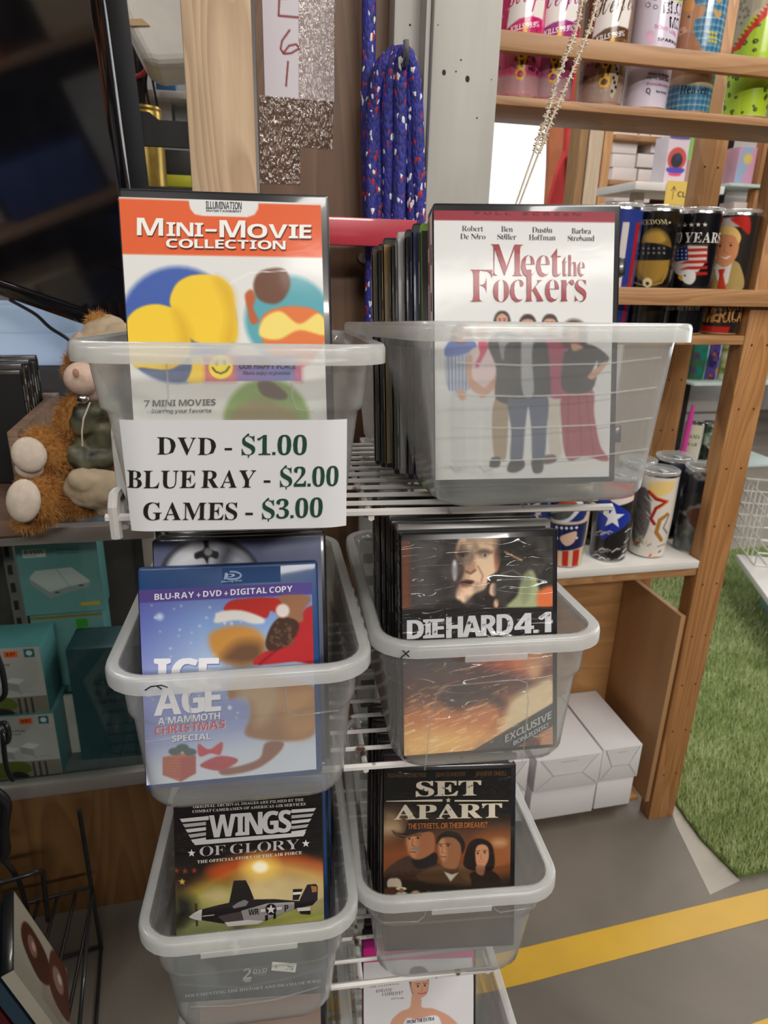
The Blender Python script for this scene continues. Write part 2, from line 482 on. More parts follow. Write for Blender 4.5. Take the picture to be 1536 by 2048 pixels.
# letter outlines as plain numbers: loops, points, x, y ...
OUTLINE = [
2,20,-4,0,-4,9,12,15,24,38,103,233,112,232,200,28,212,11,222,9,222,0,114,0,114,9,135,12,142,23,126,66,52,66,38,24,44,13,64,9,
64,0,3,56,80,121,80,88,160,3,19,8,0,8,8,31,16,38,41,36,197,31,212,8,220,8,228,110,228,176,214,198,176,184,142,144,124,192,103,209,
66,204,38,186,18,157,4,119,0,9,91,126,117,128,132,136,140,150,140,192,134,206,124,214,99,216,92,206,10,130,15,142,24,148,40,150,64,148,88,138,
104,122,112,91,116,92,23,101,13,1,33,128,-6,96,-2,68,10,46,28,28,52,17,81,13,114,17,147,28,176,46,200,70,218,98,229,130,232,154,230,194,
218,204,222,210,232,218,232,218,154,210,154,196,182,178,204,156,217,132,222,87,194,72,113,88,37,139,12,159,14,179,22,214,53,224,44,182,7,2,15,10,
0,10,8,32,15,37,38,36,204,30,213,8,220,8,228,111,228,164,220,202,198,226,162,234,114,204,28,114,0,11,111,12,140,18,160,38,172,70,176,114,
160,191,112,216,95,212,91,192,92,24,101,14,1,35,7,0,7,8,31,15,38,39,36,202,31,212,8,220,8,228,200,228,200,160,192,160,184,186,170,203,
148,212,96,212,92,194,92,123,116,126,130,134,138,150,144,172,152,172,152,59,144,59,136,90,120,106,92,111,92,24,103,14,138,15,172,26,196,52,206,72,
215,72,201,0,1,31,8,0,8,8,31,17,38,42,38,188,30,212,7,220,7,228,197,228,197,160,188,160,178,192,155,210,96,214,91,199,91,124,114,126,
128,135,137,150,142,174,151,174,151,59,142,59,137,84,128,100,114,109,91,112,94,22,105,12,128,8,128,0,1,40,134,-5,100,-2,70,10,46,28,28,52,
18,80,14,114,18,148,28,176,46,200,70,218,98,229,128,232,199,219,210,232,218,232,218,154,210,154,191,190,164,213,134,222,88,194,73,114,77,68,90,34,
110,13,138,6,154,8,164,14,172,36,170,77,164,85,138,91,138,99,250,99,250,91,228,86,223,64,223,14,178,0,1,36,8,0,8,8,31,16,36,25,
38,190,31,212,8,220,8,228,121,228,121,220,96,212,91,190,91,126,171,126,168,208,160,216,141,220,141,228,254,228,254,220,230,212,224,190,226,26,230,16,
254,8,254,0,141,0,141,8,164,16,170,24,171,110,91,110,92,25,97,16,121,8,121,0,1,17,6,0,6,8,30,16,36,24,38,38,38,194,32,214,
6,220,6,228,122,228,122,220,98,214,92,194,92,30,97,17,123,8,123,0,1,23,54,-32,26,-27,6,-11,-2,12,6,30,22,38,40,31,46,14,38,-10,
42,-18,63,-18,70,-12,74,10,73,196,68,211,40,220,40,228,157,228,157,220,133,212,128,184,128,44,110,-14,1,36,8,0,8,8,32,16,38,40,36,203,
32,212,8,220,8,228,121,228,121,220,97,212,92,190,92,117,171,199,174,209,167,217,146,220,146,228,243,228,243,220,208,210,172,180,136,142,238,17,260,8,
260,0,140,0,140,8,166,14,164,24,100,107,92,99,93,25,98,16,121,8,121,0,1,20,8,0,8,8,31,16,36,25,38,190,31,212,8,220,8,228,
125,228,125,220,98,214,92,200,92,24,100,16,139,16,172,28,196,56,204,77,214,77,201,0,1,33,7,0,7,8,30,16,36,25,38,40,37,201,32,213,
8,220,8,228,92,228,158,71,224,228,308,228,308,220,286,212,280,189,280,30,286,16,308,8,308,0,198,0,198,8,222,16,228,42,228,200,144,0,135,0,
52,194,52,40,54,24,60,15,84,8,84,0,1,24,202,-6,54,175,55,24,60,16,84,8,84,0,9,0,9,8,32,15,38,40,38,194,9,220,9,228,
78,228,196,84,195,200,190,212,166,220,166,228,240,228,240,220,216,212,211,188,211,-6,2,17,130,-6,84,4,47,29,22,67,14,114,22,160,48,198,85,224,
108,231,156,231,198,214,230,182,240,162,249,114,240,67,215,29,178,4,12,132,6,176,33,190,114,186,160,174,194,155,215,130,222,87,194,72,114,76,68,88,
34,108,13,2,20,8,0,8,8,31,16,36,25,38,190,31,212,8,220,8,228,144,226,168,220,195,199,204,166,199,140,184,120,157,107,91,103,92,25,97,
16,121,8,121,0,9,91,115,122,118,136,126,144,142,144,188,138,203,126,212,94,212,91,199,2,24,189,-58,131,-44,94,0,50,25,35,43,16,88,16,138,
33,181,65,213,108,231,156,231,198,214,230,182,240,162,249,114,244,76,227,43,200,17,165,0,189,-30,222,-40,246,-36,248,-46,218,-55,12,132,6,176,33,190,
114,186,160,174,194,155,215,130,222,87,194,72,114,76,68,89,34,108,13,2,25,8,0,8,8,31,16,36,25,38,190,31,212,8,220,8,228,108,228,152,
224,184,213,202,194,208,167,196,132,158,112,226,13,240,8,240,0,169,0,100,106,91,106,92,25,97,16,121,8,121,0,9,91,117,124,120,140,129,149,145,
152,168,142,204,112,216,95,211,91,192,1,42,22,-6,22,79,31,79,42,47,56,25,74,12,98,8,116,10,128,18,136,30,140,44,132,64,112,80,56,110,
38,126,28,144,27,185,34,202,58,224,103,232,150,222,156,225,160,233,170,233,170,160,161,160,146,192,124,214,97,222,82,220,62,203,62,178,80,160,158,116,
175,94,180,66,177,46,170,29,157,14,120,-3,34,4,30,-6,1,20,46,0,46,8,71,16,78,40,78,216,51,213,32,202,20,184,14,159,6,159,6,228,
205,228,205,158,197,158,178,202,132,216,132,40,138,15,164,8,164,0,1,32,124,-6,84,-1,57,14,42,40,36,78,35,203,30,212,8,220,8,228,120,228,
120,220,96,212,90,190,90,70,93,44,102,26,116,14,138,11,182,28,196,80,194,203,190,212,164,220,164,228,237,228,237,220,216,210,211,189,211,90,206,46,
190,16,162,-1,1,21,106,-6,16,202,4,216,-7,220,-7,228,106,228,106,220,83,216,76,205,80,189,130,72,176,197,176,212,162,218,150,220,150,228,221,228,
221,220,204,214,191,192,115,-6,1,33,86,-6,12,206,2,218,-8,220,-8,228,90,228,90,220,75,216,70,205,74,186,112,76,150,176,139,209,126,218,114,220,
114,228,220,228,220,220,202,216,197,200,237,83,274,203,269,215,252,220,252,228,312,228,312,220,297,210,288,190,223,-6,214,-6,158,154,95,-6,1,38,6,0,
6,8,26,15,45,33,96,104,31,204,16,218,7,220,7,228,122,228,122,220,100,216,95,208,132,144,168,198,170,207,164,216,146,220,146,228,229,228,228,220,
202,212,178,186,140,132,218,14,232,8,232,0,119,0,122,8,139,12,145,20,138,40,105,92,64,31,62,22,68,12,87,8,87,0,1,26,50,0,50,8,
74,16,80,40,80,90,14,207,-6,219,-6,228,104,228,104,219,79,212,82,196,124,113,172,194,174,204,168,215,148,219,148,228,220,228,220,219,198,206,134,102,
136,25,140,16,164,8,164,0,1,17,10,0,10,6,138,215,70,210,47,193,30,158,22,158,28,228,203,228,203,222,76,14,151,18,174,30,192,52,204,82,
212,82,204,0,2,33,128,-5,108,0,100,18,76,1,48,-4,32,-2,20,6,12,17,10,32,16,52,32,68,60,82,100,95,98,133,86,146,58,145,53,134,
62,116,55,101,38,96,22,102,16,118,24,139,48,154,81,159,112,156,132,146,142,130,146,105,149,18,160,21,164,14,147,0,6,81,18,100,32,100,84,69,
70,59,42,63,23,2,20,22,-6,20,207,13,218,4,220,4,228,69,228,69,140,88,154,110,159,142,150,163,122,171,83,162,38,150,20,135,6,116,-2,96,
-5,74,0,52,14,26,-6,12,92,7,106,12,116,24,122,80,121,106,116,126,106,136,84,138,72,128,69,121,69,34,74,14,1,29,78,-5,60,-2,30,18,
12,53,10,75,20,118,32,136,48,148,66,156,88,160,109,157,125,149,136,138,138,114,126,104,118,102,103,108,95,145,84,148,63,134,56,94,59,62,68,38,
83,24,102,19,120,24,136,36,142,30,114,4,2,24,70,-5,54,-2,39,5,18,33,10,74,18,118,28,136,40,148,56,156,73,159,94,154,112,140,110,210,
99,218,88,220,88,228,160,228,160,27,168,16,176,14,176,6,112,-5,112,20,94,1,11,94,16,108,28,112,38,112,121,103,135,87,140,74,136,65,125,59,
76,65,29,73,18,2,22,77,-5,58,-2,42,5,29,18,12,54,10,78,19,120,30,136,44,149,60,156,78,159,104,154,124,140,137,117,142,83,58,83,69,
36,100,21,118,26,135,43,142,36,114,6,6,58,96,100,96,96,138,90,146,80,148,64,137,1,30,8,0,8,8,23,14,26,36,26,138,8,138,8,155,
26,155,30,200,42,218,62,228,87,232,106,230,120,223,128,212,130,190,120,179,98,182,94,202,98,216,90,222,76,215,74,155,102,155,102,138,74,138,75,20,
86,9,100,8,100,0,3,35,73,-70,44,-68,24,-61,11,-50,7,-38,14,-23,34,-13,18,0,12,15,14,27,34,46,51,55,21,75,11,106,20,134,44,152,
78,159,116,152,158,152,158,134,134,134,143,118,144,88,129,66,102,53,63,51,52,42,50,36,56,28,130,20,152,6,158,-18,152,-40,136,-56,110,-66,11,78,
62,89,65,98,86,98,124,89,146,78,148,68,146,62,138,57,106,62,73,68,65,8,80,-58,119,-52,132,-33,124,-20,48,-17,40,-26,36,-36,48,-52,1,30,
9,0,9,8,22,13,26,28,26,208,18,218,10,220,10,228,74,228,74,134,95,152,122,159,154,146,165,106,168,13,182,8,182,0,101,0,104,8,114,13,
118,28,117,120,110,134,102,136,86,131,74,118,74,19,82,10,90,8,90,0,2,8,40,183,27,196,27,216,40,230,60,230,74,216,74,196,60,183,12,9,
0,9,8,22,13,26,28,24,142,10,146,10,155,74,155,75,19,82,10,90,8,90,0,2,8,43,184,30,197,30,217,44,230,63,230,76,217,76,197,63,
184,20,6,-69,-14,-60,-26,-44,-26,-26,-16,-16,1,-16,12,-26,6,-52,8,-56,24,-56,32,-27,31,136,22,146,11,147,11,155,80,155,80,-10,76,-36,64,-55,
44,-66,1,31,8,0,8,8,22,13,26,28,26,208,19,218,10,220,10,228,74,228,74,84,120,132,122,139,118,145,103,146,103,155,172,155,172,146,154,142,
111,104,180,10,188,8,188,0,106,0,106,8,117,10,116,24,82,74,74,67,77,13,90,8,90,0,1,13,9,0,9,8,22,13,26,28,26,208,19,218,
10,220,10,228,74,228,75,19,82,10,90,8,90,0,1,44,9,0,9,8,22,13,26,28,26,136,18,146,10,147,10,155,73,155,73,132,94,152,118,159,
146,152,160,130,182,152,209,159,241,146,252,106,255,13,268,8,268,0,188,0,188,8,202,13,205,28,202,129,188,136,174,132,162,118,163,19,170,10,178,8,
178,0,100,0,100,8,112,13,116,28,113,129,100,136,85,131,73,118,76,14,88,8,88,0,1,30,9,0,9,8,22,13,26,28,26,136,18,146,10,147,
10,155,74,155,74,134,95,153,122,159,154,146,165,106,168,13,182,8,182,0,101,0,104,8,114,13,118,28,117,120,110,134,102,136,86,131,74,118,74,19,
82,10,90,8,90,0,2,22,84,-5,64,-2,45,6,30,18,19,35,10,77,19,120,30,136,45,148,64,156,84,159,104,156,122,149,138,136,149,120,156,100,
158,77,156,54,149,34,138,18,122,6,105,-2,11,84,6,96,9,107,28,108,114,104,136,96,146,84,150,72,146,64,136,62,28,72,9,2,26,8,-70,8,
-62,24,-55,26,-32,26,134,18,146,10,148,10,155,72,155,72,132,90,152,115,160,132,157,158,137,173,102,173,56,158,19,146,6,130,-2,114,-5,92,0,74,
16,76,-50,84,-59,98,-62,98,-70,11,98,14,111,18,120,30,126,77,120,124,112,135,100,139,86,134,74,118,74,34,84,19,2,23,88,-70,88,-62,107,-57,
112,-42,112,14,94,0,71,-4,54,-2,27,16,12,50,12,96,32,135,46,148,64,156,85,160,108,155,128,140,154,160,160,160,160,-51,168,-60,177,-62,177,-70,
12,97,16,109,26,112,34,112,120,106,140,90,148,75,143,66,130,60,109,60,50,66,30,75,18,1,24,9,0,9,8,22,13,26,28,26,136,18,146,10,
146,10,155,73,155,73,126,94,150,116,159,129,158,143,144,144,124,132,112,116,112,94,130,81,120,74,96,76,18,86,10,98,8,98,0,1,35,76,-5,36,
4,26,-4,18,-4,18,52,26,52,33,34,44,20,56,10,81,9,94,20,96,29,92,42,38,74,20,96,18,110,22,130,32,146,49,156,112,154,115,160,122,
160,122,111,114,111,98,138,74,148,58,143,52,130,58,116,110,86,126,64,128,48,125,26,114,9,97,-2,1,20,62,-4,44,-2,33,5,26,18,24,36,24,
140,10,140,10,150,64,212,72,212,72,155,104,155,104,140,72,140,74,26,84,20,94,24,103,38,111,33,91,4,1,25,46,-2,32,8,26,26,22,134,14,
146,6,147,6,155,71,155,72,29,81,19,102,22,114,33,113,134,104,146,94,147,94,155,162,155,163,26,171,16,180,15,180,6,114,-5,114,20,93,2,80,
-4,1,18,71,-5,11,140,-2,146,-2,155,82,155,82,147,68,145,65,134,92,61,120,136,116,144,102,147,102,155,152,155,152,148,139,140,130,122,80,-5,1,
28,61,-5,3,142,-6,146,-6,155,69,155,69,146,58,142,60,126,84,64,106,118,95,144,84,148,84,155,162,155,162,146,151,144,149,131,168,70,192,142,178,
148,178,155,222,155,222,148,209,136,152,-5,144,-5,112,98,70,-5,1,31,2,0,2,8,17,14,62,68,12,142,2,146,2,155,84,155,84,147,74,146,72,
136,92,103,116,143,100,147,100,155,156,155,156,148,142,142,99,92,155,8,160,8,160,0,78,0,78,8,92,12,86,30,69,57,42,17,46,10,59,8,59,
0,1,27,14,-68,-2,-54,-2,-34,9,-22,26,-21,36,-30,38,-48,50,-46,70,-2,8,144,-2,146,-2,155,81,155,81,146,65,142,66,128,92,60,118,142,102,
146,102,155,150,155,150,146,138,140,130,121,72,-32,56,-58,38,-69,1,18,6,0,6,7,84,144,48,142,36,136,28,125,22,108,13,108,16,155,138,155,138,
146,63,12,97,15,112,22,122,34,130,54,138,54,134,0,2,20,94,-4,66,0,46,12,30,30,20,56,12,120,20,186,30,210,46,228,66,240,94,243,121,
240,142,228,157,210,168,185,176,120,168,55,157,30,142,12,120,0,12,94,18,110,25,118,46,124,120,118,195,110,214,94,222,78,214,70,195,64,120,70,46,
78,25,1,16,32,0,32,18,68,19,76,29,77,208,44,176,26,174,16,188,14,198,50,213,90,241,127,241,128,30,136,19,172,18,172,0,1,27,12,0,
12,34,80,105,103,138,113,186,112,202,98,220,87,222,72,219,63,208,56,164,25,172,16,182,15,210,32,230,64,242,120,240,144,228,159,210,163,176,146,140,
44,37,132,38,146,50,152,70,172,70,170,0,1,46,58,-2,26,9,12,27,12,48,27,62,38,63,41,44,50,31,62,23,90,21,108,30,119,52,117,87,
107,101,90,110,48,114,48,134,89,138,102,148,110,164,110,200,106,212,96,220,74,220,61,206,56,170,24,178,15,187,12,200,17,217,31,230,54,240,86,243,
118,240,143,229,158,212,164,188,160,168,149,150,112,128,152,111,170,87,170,50,156,22,130,5,98,-2,2,17,60,0,60,18,90,22,96,29,98,62,4,62,
4,83,100,240,146,240,146,84,182,84,182,62,146,62,148,29,164,19,178,18,178,0,4,28,84,98,84,100,208,73,160,1,32,60,-2,29,9,15,27,16,
48,30,59,40,60,48,33,65,22,98,25,113,42,118,74,116,96,106,112,92,120,36,118,20,124,31,240,158,240,160,178,140,178,134,200,122,203,52,203,47,
140,84,146,119,141,146,128,164,106,170,74,162,38,141,14,113,0,2,32,98,-4,75,0,54,9,38,24,26,46,18,76,16,138,28,185,52,220,68,233,88,
240,130,242,156,232,169,216,168,196,161,188,149,182,130,180,122,217,108,224,90,218,76,200,67,172,62,134,93,146,136,142,158,129,172,107,176,78,171,45,156,
19,132,2,12,100,19,111,22,120,32,126,49,125,98,119,114,110,124,87,126,62,110,66,69,74,40,85,24,1,10,56,0,144,203,56,203,43,199,35,169,
15,169,16,240,176,240,176,224,84,0,3,29,92,-4,46,6,30,16,19,28,10,61,14,81,24,96,60,121,28,148,20,164,20,198,35,224,50,234,70,241,
96,243,127,239,150,226,162,208,167,184,164,166,155,152,122,130,148,115,165,100,174,83,178,64,172,36,155,14,128,1,10,102,142,120,158,124,194,111,218,94,
224,82,221,72,213,65,186,68,170,74,159,13,94,16,109,18,120,28,128,41,131,58,128,73,120,85,82,108,63,89,56,60,58,42,66,28,78,19,2,32,
58,-2,34,8,22,26,25,47,38,54,52,28,63,20,78,18,112,42,126,115,106,99,78,92,52,97,30,110,16,132,12,162,14,184,21,204,32,220,48,233,
66,240,88,243,112,240,132,232,149,216,162,195,170,166,172,104,160,56,137,20,120,7,100,-1,12,92,116,112,122,126,139,122,176,116,202,104,216,90,220,78,
217,68,206,62,188,60,164,68,128,2,8,0,0,84,241,146,241,232,0,177,0,160,57,72,57,54,0,4,85,100,148,100,116,204,102,156,3,18,30,0,
30,240,105,240,147,236,178,226,196,208,202,179,200,160,192,144,180,133,165,126,196,110,206,86,208,70,202,40,184,18,156,4,120,0,9,81,144,129,146,141,
152,148,160,150,172,147,184,140,192,108,198,81,198,8,81,42,134,44,146,51,153,61,153,86,146,96,133,102,81,104,1,26,94,0,66,12,46,30,31,55,
22,85,20,120,23,154,32,184,48,208,70,228,98,239,150,242,202,226,186,185,132,201,106,196,88,179,76,153,72,119,76,86,86,60,104,44,146,40,193,52,
193,9,146,-2,2,13,30,0,30,240,106,240,140,236,171,226,196,210,214,187,225,158,229,122,220,69,194,30,153,8,98,0,8,81,42,103,42,158,62,176,
121,172,156,159,180,138,194,81,198,1,12,30,0,30,240,168,240,168,198,81,198,81,146,162,146,162,104,81,104,81,42,168,42,168,0,1,10,30,0,30,
240,168,240,168,198,80,198,80,136,162,136,162,94,80,94,80,0,1,28,131,-4,84,4,48,28,26,67,20,120,23,156,34,186,52,210,76,228,108,240,164,
242,216,228,199,188,160,200,124,198,92,178,74,142,74,97,86,62,98,49,114,42,166,42,166,92,121,92,121,134,216,134,216,10,156,-2,1,12,30,0,30,
240,81,240,81,146,176,146,176,240,226,240,226,0,176,0,176,104,81,104,81,0,1,12,10,0,10,29,40,42,40,198,10,211,10,240,120,240,120,211,90,
198,90,42,120,29,120,0,1,14,-25,-67,-25,-24,8,-27,22,-20,29,0,30,15,30,240,81,240,81,16,78,-12,72,-34,60,-51,44,-62,26,-68,1,12,30,
0,30,240,81,240,81,130,166,240,222,240,138,134,223,0,165,0,102,101,81,86,81,0,1,6,30,0,30,240,81,240,81,42,178,42,178,0,1,14,30,
0,30,240,100,240,157,56,218,240,286,240,286,0,239,0,242,188,240,188,178,0,132,0,74,188,76,0,1,11,30,0,30,240,94,240,200,60,197,126,197,
240,243,240,243,0,178,0,74,182,76,0,2,24,134,-4,98,0,70,12,48,30,32,56,22,86,20,120,22,156,32,186,48,210,70,228,98,240,134,244,170,
240,198,228,220,210,236,185,245,155,248,120,245,86,236,55,220,30,198,12,170,0,16,134,40,162,44,180,61,191,86,194,120,191,154,180,180,162,196,134,201,
106,196,88,180,76,154,73,120,76,86,88,61,106,44,2,13,30,0,30,240,107,240,147,235,174,220,190,196,196,165,187,126,176,110,158,96,134,88,81,86,
81,0,8,81,127,117,129,132,136,141,146,144,163,134,190,104,198,81,198,2,25,182,-57,138,-4,98,0,70,12,48,30,32,56,22,86,20,120,22,156,32,
186,48,210,70,228,98,240,134,244,170,240,198,228,220,210,236,185,245,155,248,120,244,82,234,50,215,25,188,8,246,-57,16,134,40,162,44,180,61,191,86,
194,120,191,154,180,180,162,196,134,201,106,196,88,180,76,154,73,120,76,86,88,61,106,44,2,15,30,0,30,240,100,240,142,236,172,222,190,200,196,168,
190,139,162,110,151,104,222,0,165,0,108,92,81,92,81,0,9,81,134,119,136,134,142,142,152,144,166,142,181,133,191,118,196,81,198,1,28,84,-4,48,
0,16,11,16,58,69,40,104,40,120,54,122,64,118,76,38,126,24,146,18,175,24,204,40,225,66,238,118,242,170,226,154,186,112,200,85,199,70,186,70,
165,144,120,164,98,172,66,166,38,148,16,121,2,1,8,72,0,72,198,6,198,6,240,188,240,188,198,122,198,122,0,1,24,126,-4,84,2,54,21,35,
49,28,86,28,240,79,240,79,93,82,68,92,52,106,42,128,40,148,42,164,52,172,69,174,94,174,240,226,240,226,84,222,61,214,40,200,22,182,8,156,
0,1,8,82,0,0,240,52,240,109,44,122,97,167,240,218,240,136,0,1,16,61,0,0,240,50,240,92,46,104,106,138,240,186,240,232,46,244,109,274,
240,324,240,264,0,206,0,162,182,151,126,119,0,1,12,0,0,80,124,5,240,61,240,113,154,164,240,218,240,143,121,224,0,166,0,110,90,54,0,1,
9,80,0,80,92,0,240,55,240,105,141,155,240,210,240,130,94,130,0,1,10,8,0,8,33,123,198,11,198,11,240,184,240,184,207,68,42,186,42,186,
0,2,23,71,-4,48,0,30,11,18,29,14,54,19,80,34,98,60,108,128,114,126,134,120,144,100,150,48,136,31,170,82,186,134,183,158,171,172,151,178,
122,178,0,142,0,132,25,107,4,9,104,36,117,43,125,54,128,85,88,82,75,76,66,54,72,38,80,34,2,17,127,-4,95,4,73,20,64,0,26,0,
26,255,76,255,76,160,96,179,128,186,156,180,178,162,192,133,198,92,192,50,178,21,156,2,15,113,38,126,41,138,52,144,69,146,92,144,116,137,133,126,
144,112,146,96,144,85,134,78,120,78,69,84,52,95,41,1,23,100,-4,64,2,38,20,20,48,15,90,18,121,26,146,40,164,58,176,80,184,122,186,162,
174,148,136,105,146,76,132,66,91,68,67,76,50,88,40,120,38,156,53,156,10,118,-2,2,18,84,-4,56,2,34,20,20,50,15,92,20,132,34,162,57,
180,86,186,104,185,130,170,140,160,136,255,186,255,186,0,148,0,136,24,116,4,14,102,36,120,40,131,49,138,64,138,114,132,132,120,142,101,146,86,142,
75,132,68,114,68,67,75,50,86,40,2,24,83,-1,60,7,42,20,27,38,18,62,15,90,18,120,26,144,39,162,56,176,78,184,102,186,136,182,162,165,
178,139,184,79,66,79,70,60,78,46,92,37,144,38,174,48,174,10,128,-2,7,67,112,137,112,128,140,118,148,89,149,78,142,70,130,1,18,34,0,34,
146,6,146,6,170,34,184,36,218,42,233,64,252,113,256,145,249,132,212,104,218,89,211,84,184,128,184,128,146,84,146,84,0,2,25,76,-80,26,-70,26,
-30,61,-40,98,-44,126,-34,136,24,114,3,84,-4,56,3,34,22,20,52,15,92,20,132,34,162,56,180,86,186,116,180,140,160,144,184,186,184,186,0,180,
-35,163,-60,134,-76,11,102,36,118,38,130,47,138,62,138,116,130,134,119,143,102,146,75,132,66,90,75,50,1,19,26,0,26,255,76,255,74,160,99,180,
130,186,156,182,178,171,191,150,196,120,196,0,146,0,146,107,138,137,116,146,97,143,85,131,78,112,76,0,2,8,41,208,26,219,26,242,41,254,62,254,
76,242,76,219,62,208,4,26,0,26,184,76,184,76,0,2,8,41,208,26,219,26,242,41,254,62,254,76,242,76,219,62,208,11,-22,-76,-22,-38,12,-39,
24,-26,26,-12,26,184,76,184,76,-20,70,-50,49,-72,32,-78,1,12,26,0,26,255,76,255,74,100,148,184,204,184,131,104,208,0,150,0,98,74,76,57,
76,0,1,4,26,0,26,255,76,255,76,0,1,33,26,0,26,184,64,184,71,160,97,180,128,186,162,180,174,172,183,160,188,160,210,180,242,186,269,182,
288,171,300,150,304,120,304,0,254,0,254,107,248,137,227,146,210,143,199,132,192,116,190,0,140,0,140,107,134,137,113,146,95,143,84,131,78,112,76,0,
1,20,26,0,26,184,64,184,71,160,98,180,130,186,157,182,178,171,191,150,196,120,196,0,146,0,144,124,138,137,129,144,116,146,96,143,84,131,76,86,
76,0,2,20,104,-4,80,0,58,8,40,22,26,40,18,64,15,92,21,132,39,162,67,180,104,186,129,184,150,176,168,162,182,144,190,120,192,92,186,52,
168,22,140,3,15,104,37,121,40,133,51,140,68,140,116,133,133,121,143,104,146,86,143,75,133,68,116,66,92,68,68,75,51,87,40,2,17,26,-80,26,
184,67,184,76,160,96,178,128,186,156,180,178,162,192,133,198,92,192,51,178,21,155,2,127,-4,96,4,74,20,76,-80,13,113,38,128,41,138,52,144,69,
146,92,138,133,112,146,96,144,85,134,78,120,78,69,84,52,95,41,2,18,136,-80,136,24,117,4,84,-4,56,2,34,20,20,50,15,92,20,132,34,162,
57,180,86,186,104,185,130,170,140,160,144,184,186,184,186,-80,13,102,36,120,39,131,48,138,64,138,114,132,132,120,142,102,146,86,142,75,132,68,114,66,
90,75,50,1,12,26,0,26,184,64,184,74,152,96,176,111,184,146,186,142,138,114,139,92,130,78,109,76,0,1,25,43,-1,16,8,16,48,78,33,98,
38,104,54,92,66,37,92,20,110,15,136,20,158,35,174,58,184,104,186,152,172,137,136,87,150,70,146,66,134,140,90,152,70,154,54,149,30,134,12,110,
0,1,19,74,-2,48,10,39,20,32,58,32,146,8,146,8,167,36,184,50,222,82,222,82,184,133,184,133,146,82,146,83,48,94,38,135,42,135,5,102,
-2,1,20,64,0,43,12,30,34,25,64,25,184,75,184,77,59,82,46,92,39,105,36,124,40,136,52,142,71,144,184,194,184,194,0,156,0,150,24,122,
3,107,-2,1,8,70,0,0,184,52,184,96,42,104,79,138,184,191,184,121,0,1,15,56,0,4,184,53,184,86,42,94,96,116,184,172,184,202,42,213,
102,235,184,284,184,232,0,177,0,142,145,109,0,1,12,2,0,64,94,4,184,62,184,97,125,133,184,190,184,130,94,192,0,136,0,97,63,58,0,1,
15,12,-78,12,-38,46,-38,64,-20,73,2,0,184,54,184,96,48,104,80,138,184,191,184,114,-24,100,-48,83,-66,62,-77,1,10,9,0,9,30,94,145,14,
145,14,184,151,184,151,151,68,38,154,38,154,0,2,18,96,-4,58,5,32,30,17,68,12,120,20,186,31,210,46,228,68,240,96,244,133,236,159,211,174,
172,180,120,172,54,160,30,145,12,124,0,13,96,38,112,42,122,58,130,120,122,182,112,198,96,202,80,198,70,182,64,156,64,84,70,58,80,43,1,7,
88,0,90,186,44,148,20,178,97,240,138,240,138,0,1,19,14,0,14,36,112,139,124,172,116,194,94,201,68,194,40,176,13,209,62,238,98,243,120,241,
154,224,172,196,172,160,156,126,76,42,181,42,181,0,1,39,82,-4,45,0,13,10,13,52,62,38,100,40,114,46,123,58,124,82,114,96,50,104,50,142,
102,147,118,158,122,175,114,195,104,200,72,200,36,184,13,220,46,236,92,243,124,240,150,228,166,210,172,186,168,164,156,146,140,134,120,126,146,119,164,108,
175,92,178,70,176,50,168,32,156,18,137,6,112,-1,2,11,108,0,108,50,6,50,6,85,111,240,158,240,158,89,186,89,186,50,158,50,158,0,4,50,
89,108,89,109,182,94,156,1,25,62,-2,16,10,16,54,64,39,99,40,114,47,122,59,126,76,114,103,58,110,42,107,21,118,30,240,160,240,160,197,74,
197,70,150,122,151,155,134,166,120,174,102,176,80,170,46,152,19,122,2,2,27,100,-4,76,0,55,8,38,22,24,42,14,69,15,142,26,181,46,212,81,
234,164,240,164,200,136,203,109,200,89,194,76,182,66,167,60,128,80,148,112,156,141,151,162,136,176,112,181,80,176,45,159,19,133,2,11,112,40,122,48,
130,60,130,95,124,107,114,114,89,116,67,100,62,84,71,52,88,39,1,7,38,0,128,197,9,197,9,240,181,240,181,208,90,0,3,27,96,-4,60,1,
34,14,18,34,12,61,15,83,25,100,58,126,30,150,22,166,19,186,22,203,30,218,58,236,96,243,134,236,162,218,170,203,172,185,170,166,160,150,130,126,
164,102,178,77,178,44,170,28,140,4,8,96,148,116,160,125,182,116,200,96,206,75,200,67,182,69,170,10,112,36,124,42,130,52,132,72,94,104,68,88,
61,76,61,52,68,42,80,36,2,28,28,-1,28,40,83,38,102,46,116,57,131,90,132,111,112,92,98,86,78,84,50,88,29,103,16,127,10,159,16,194,
32,220,58,237,92,242,116,240,136,231,154,217,168,196,177,170,177,96,166,58,145,26,110,4,88,-2,11,103,124,125,140,128,166,114,195,94,202,80,200,69,
192,62,178,62,144,68,132,78,124,2,4,101,-37,101,292,122,292,122,-37,45,112,-4,64,4,46,16,32,30,23,48,19,68,52,68,62,44,83,30,112,24,
143,30,164,46,173,70,166,90,122,111,64,130,43,144,30,163,26,186,29,206,38,224,51,238,69,249,114,258,158,249,188,224,197,208,200,189,168,189,163,206,
151,218,134,226,97,228,72,218,59,199,60,176,74,160,168,126,190,110,202,86,202,50,193,32,180,17,162,6,139,-2,1,40,75,-1,55,6,27,31,20,48,
18,82,32,106,128,188,131,202,122,222,100,230,78,222,68,200,78,173,219,0,182,0,51,160,39,185,40,215,54,240,82,255,118,255,145,241,160,216,161,191,
138,154,64,98,50,77,50,54,62,35,83,24,112,25,139,38,160,60,173,93,174,112,204,112,198,72,166,24,136,4,117,-2,5,12,73,143,50,157,39,180,
39,220,50,243,73,256,103,256,125,243,136,220,136,180,125,157,102,143,10,88,164,99,166,110,182,110,218,99,234,88,236,76,234,65,218,65,182,76,166,12,
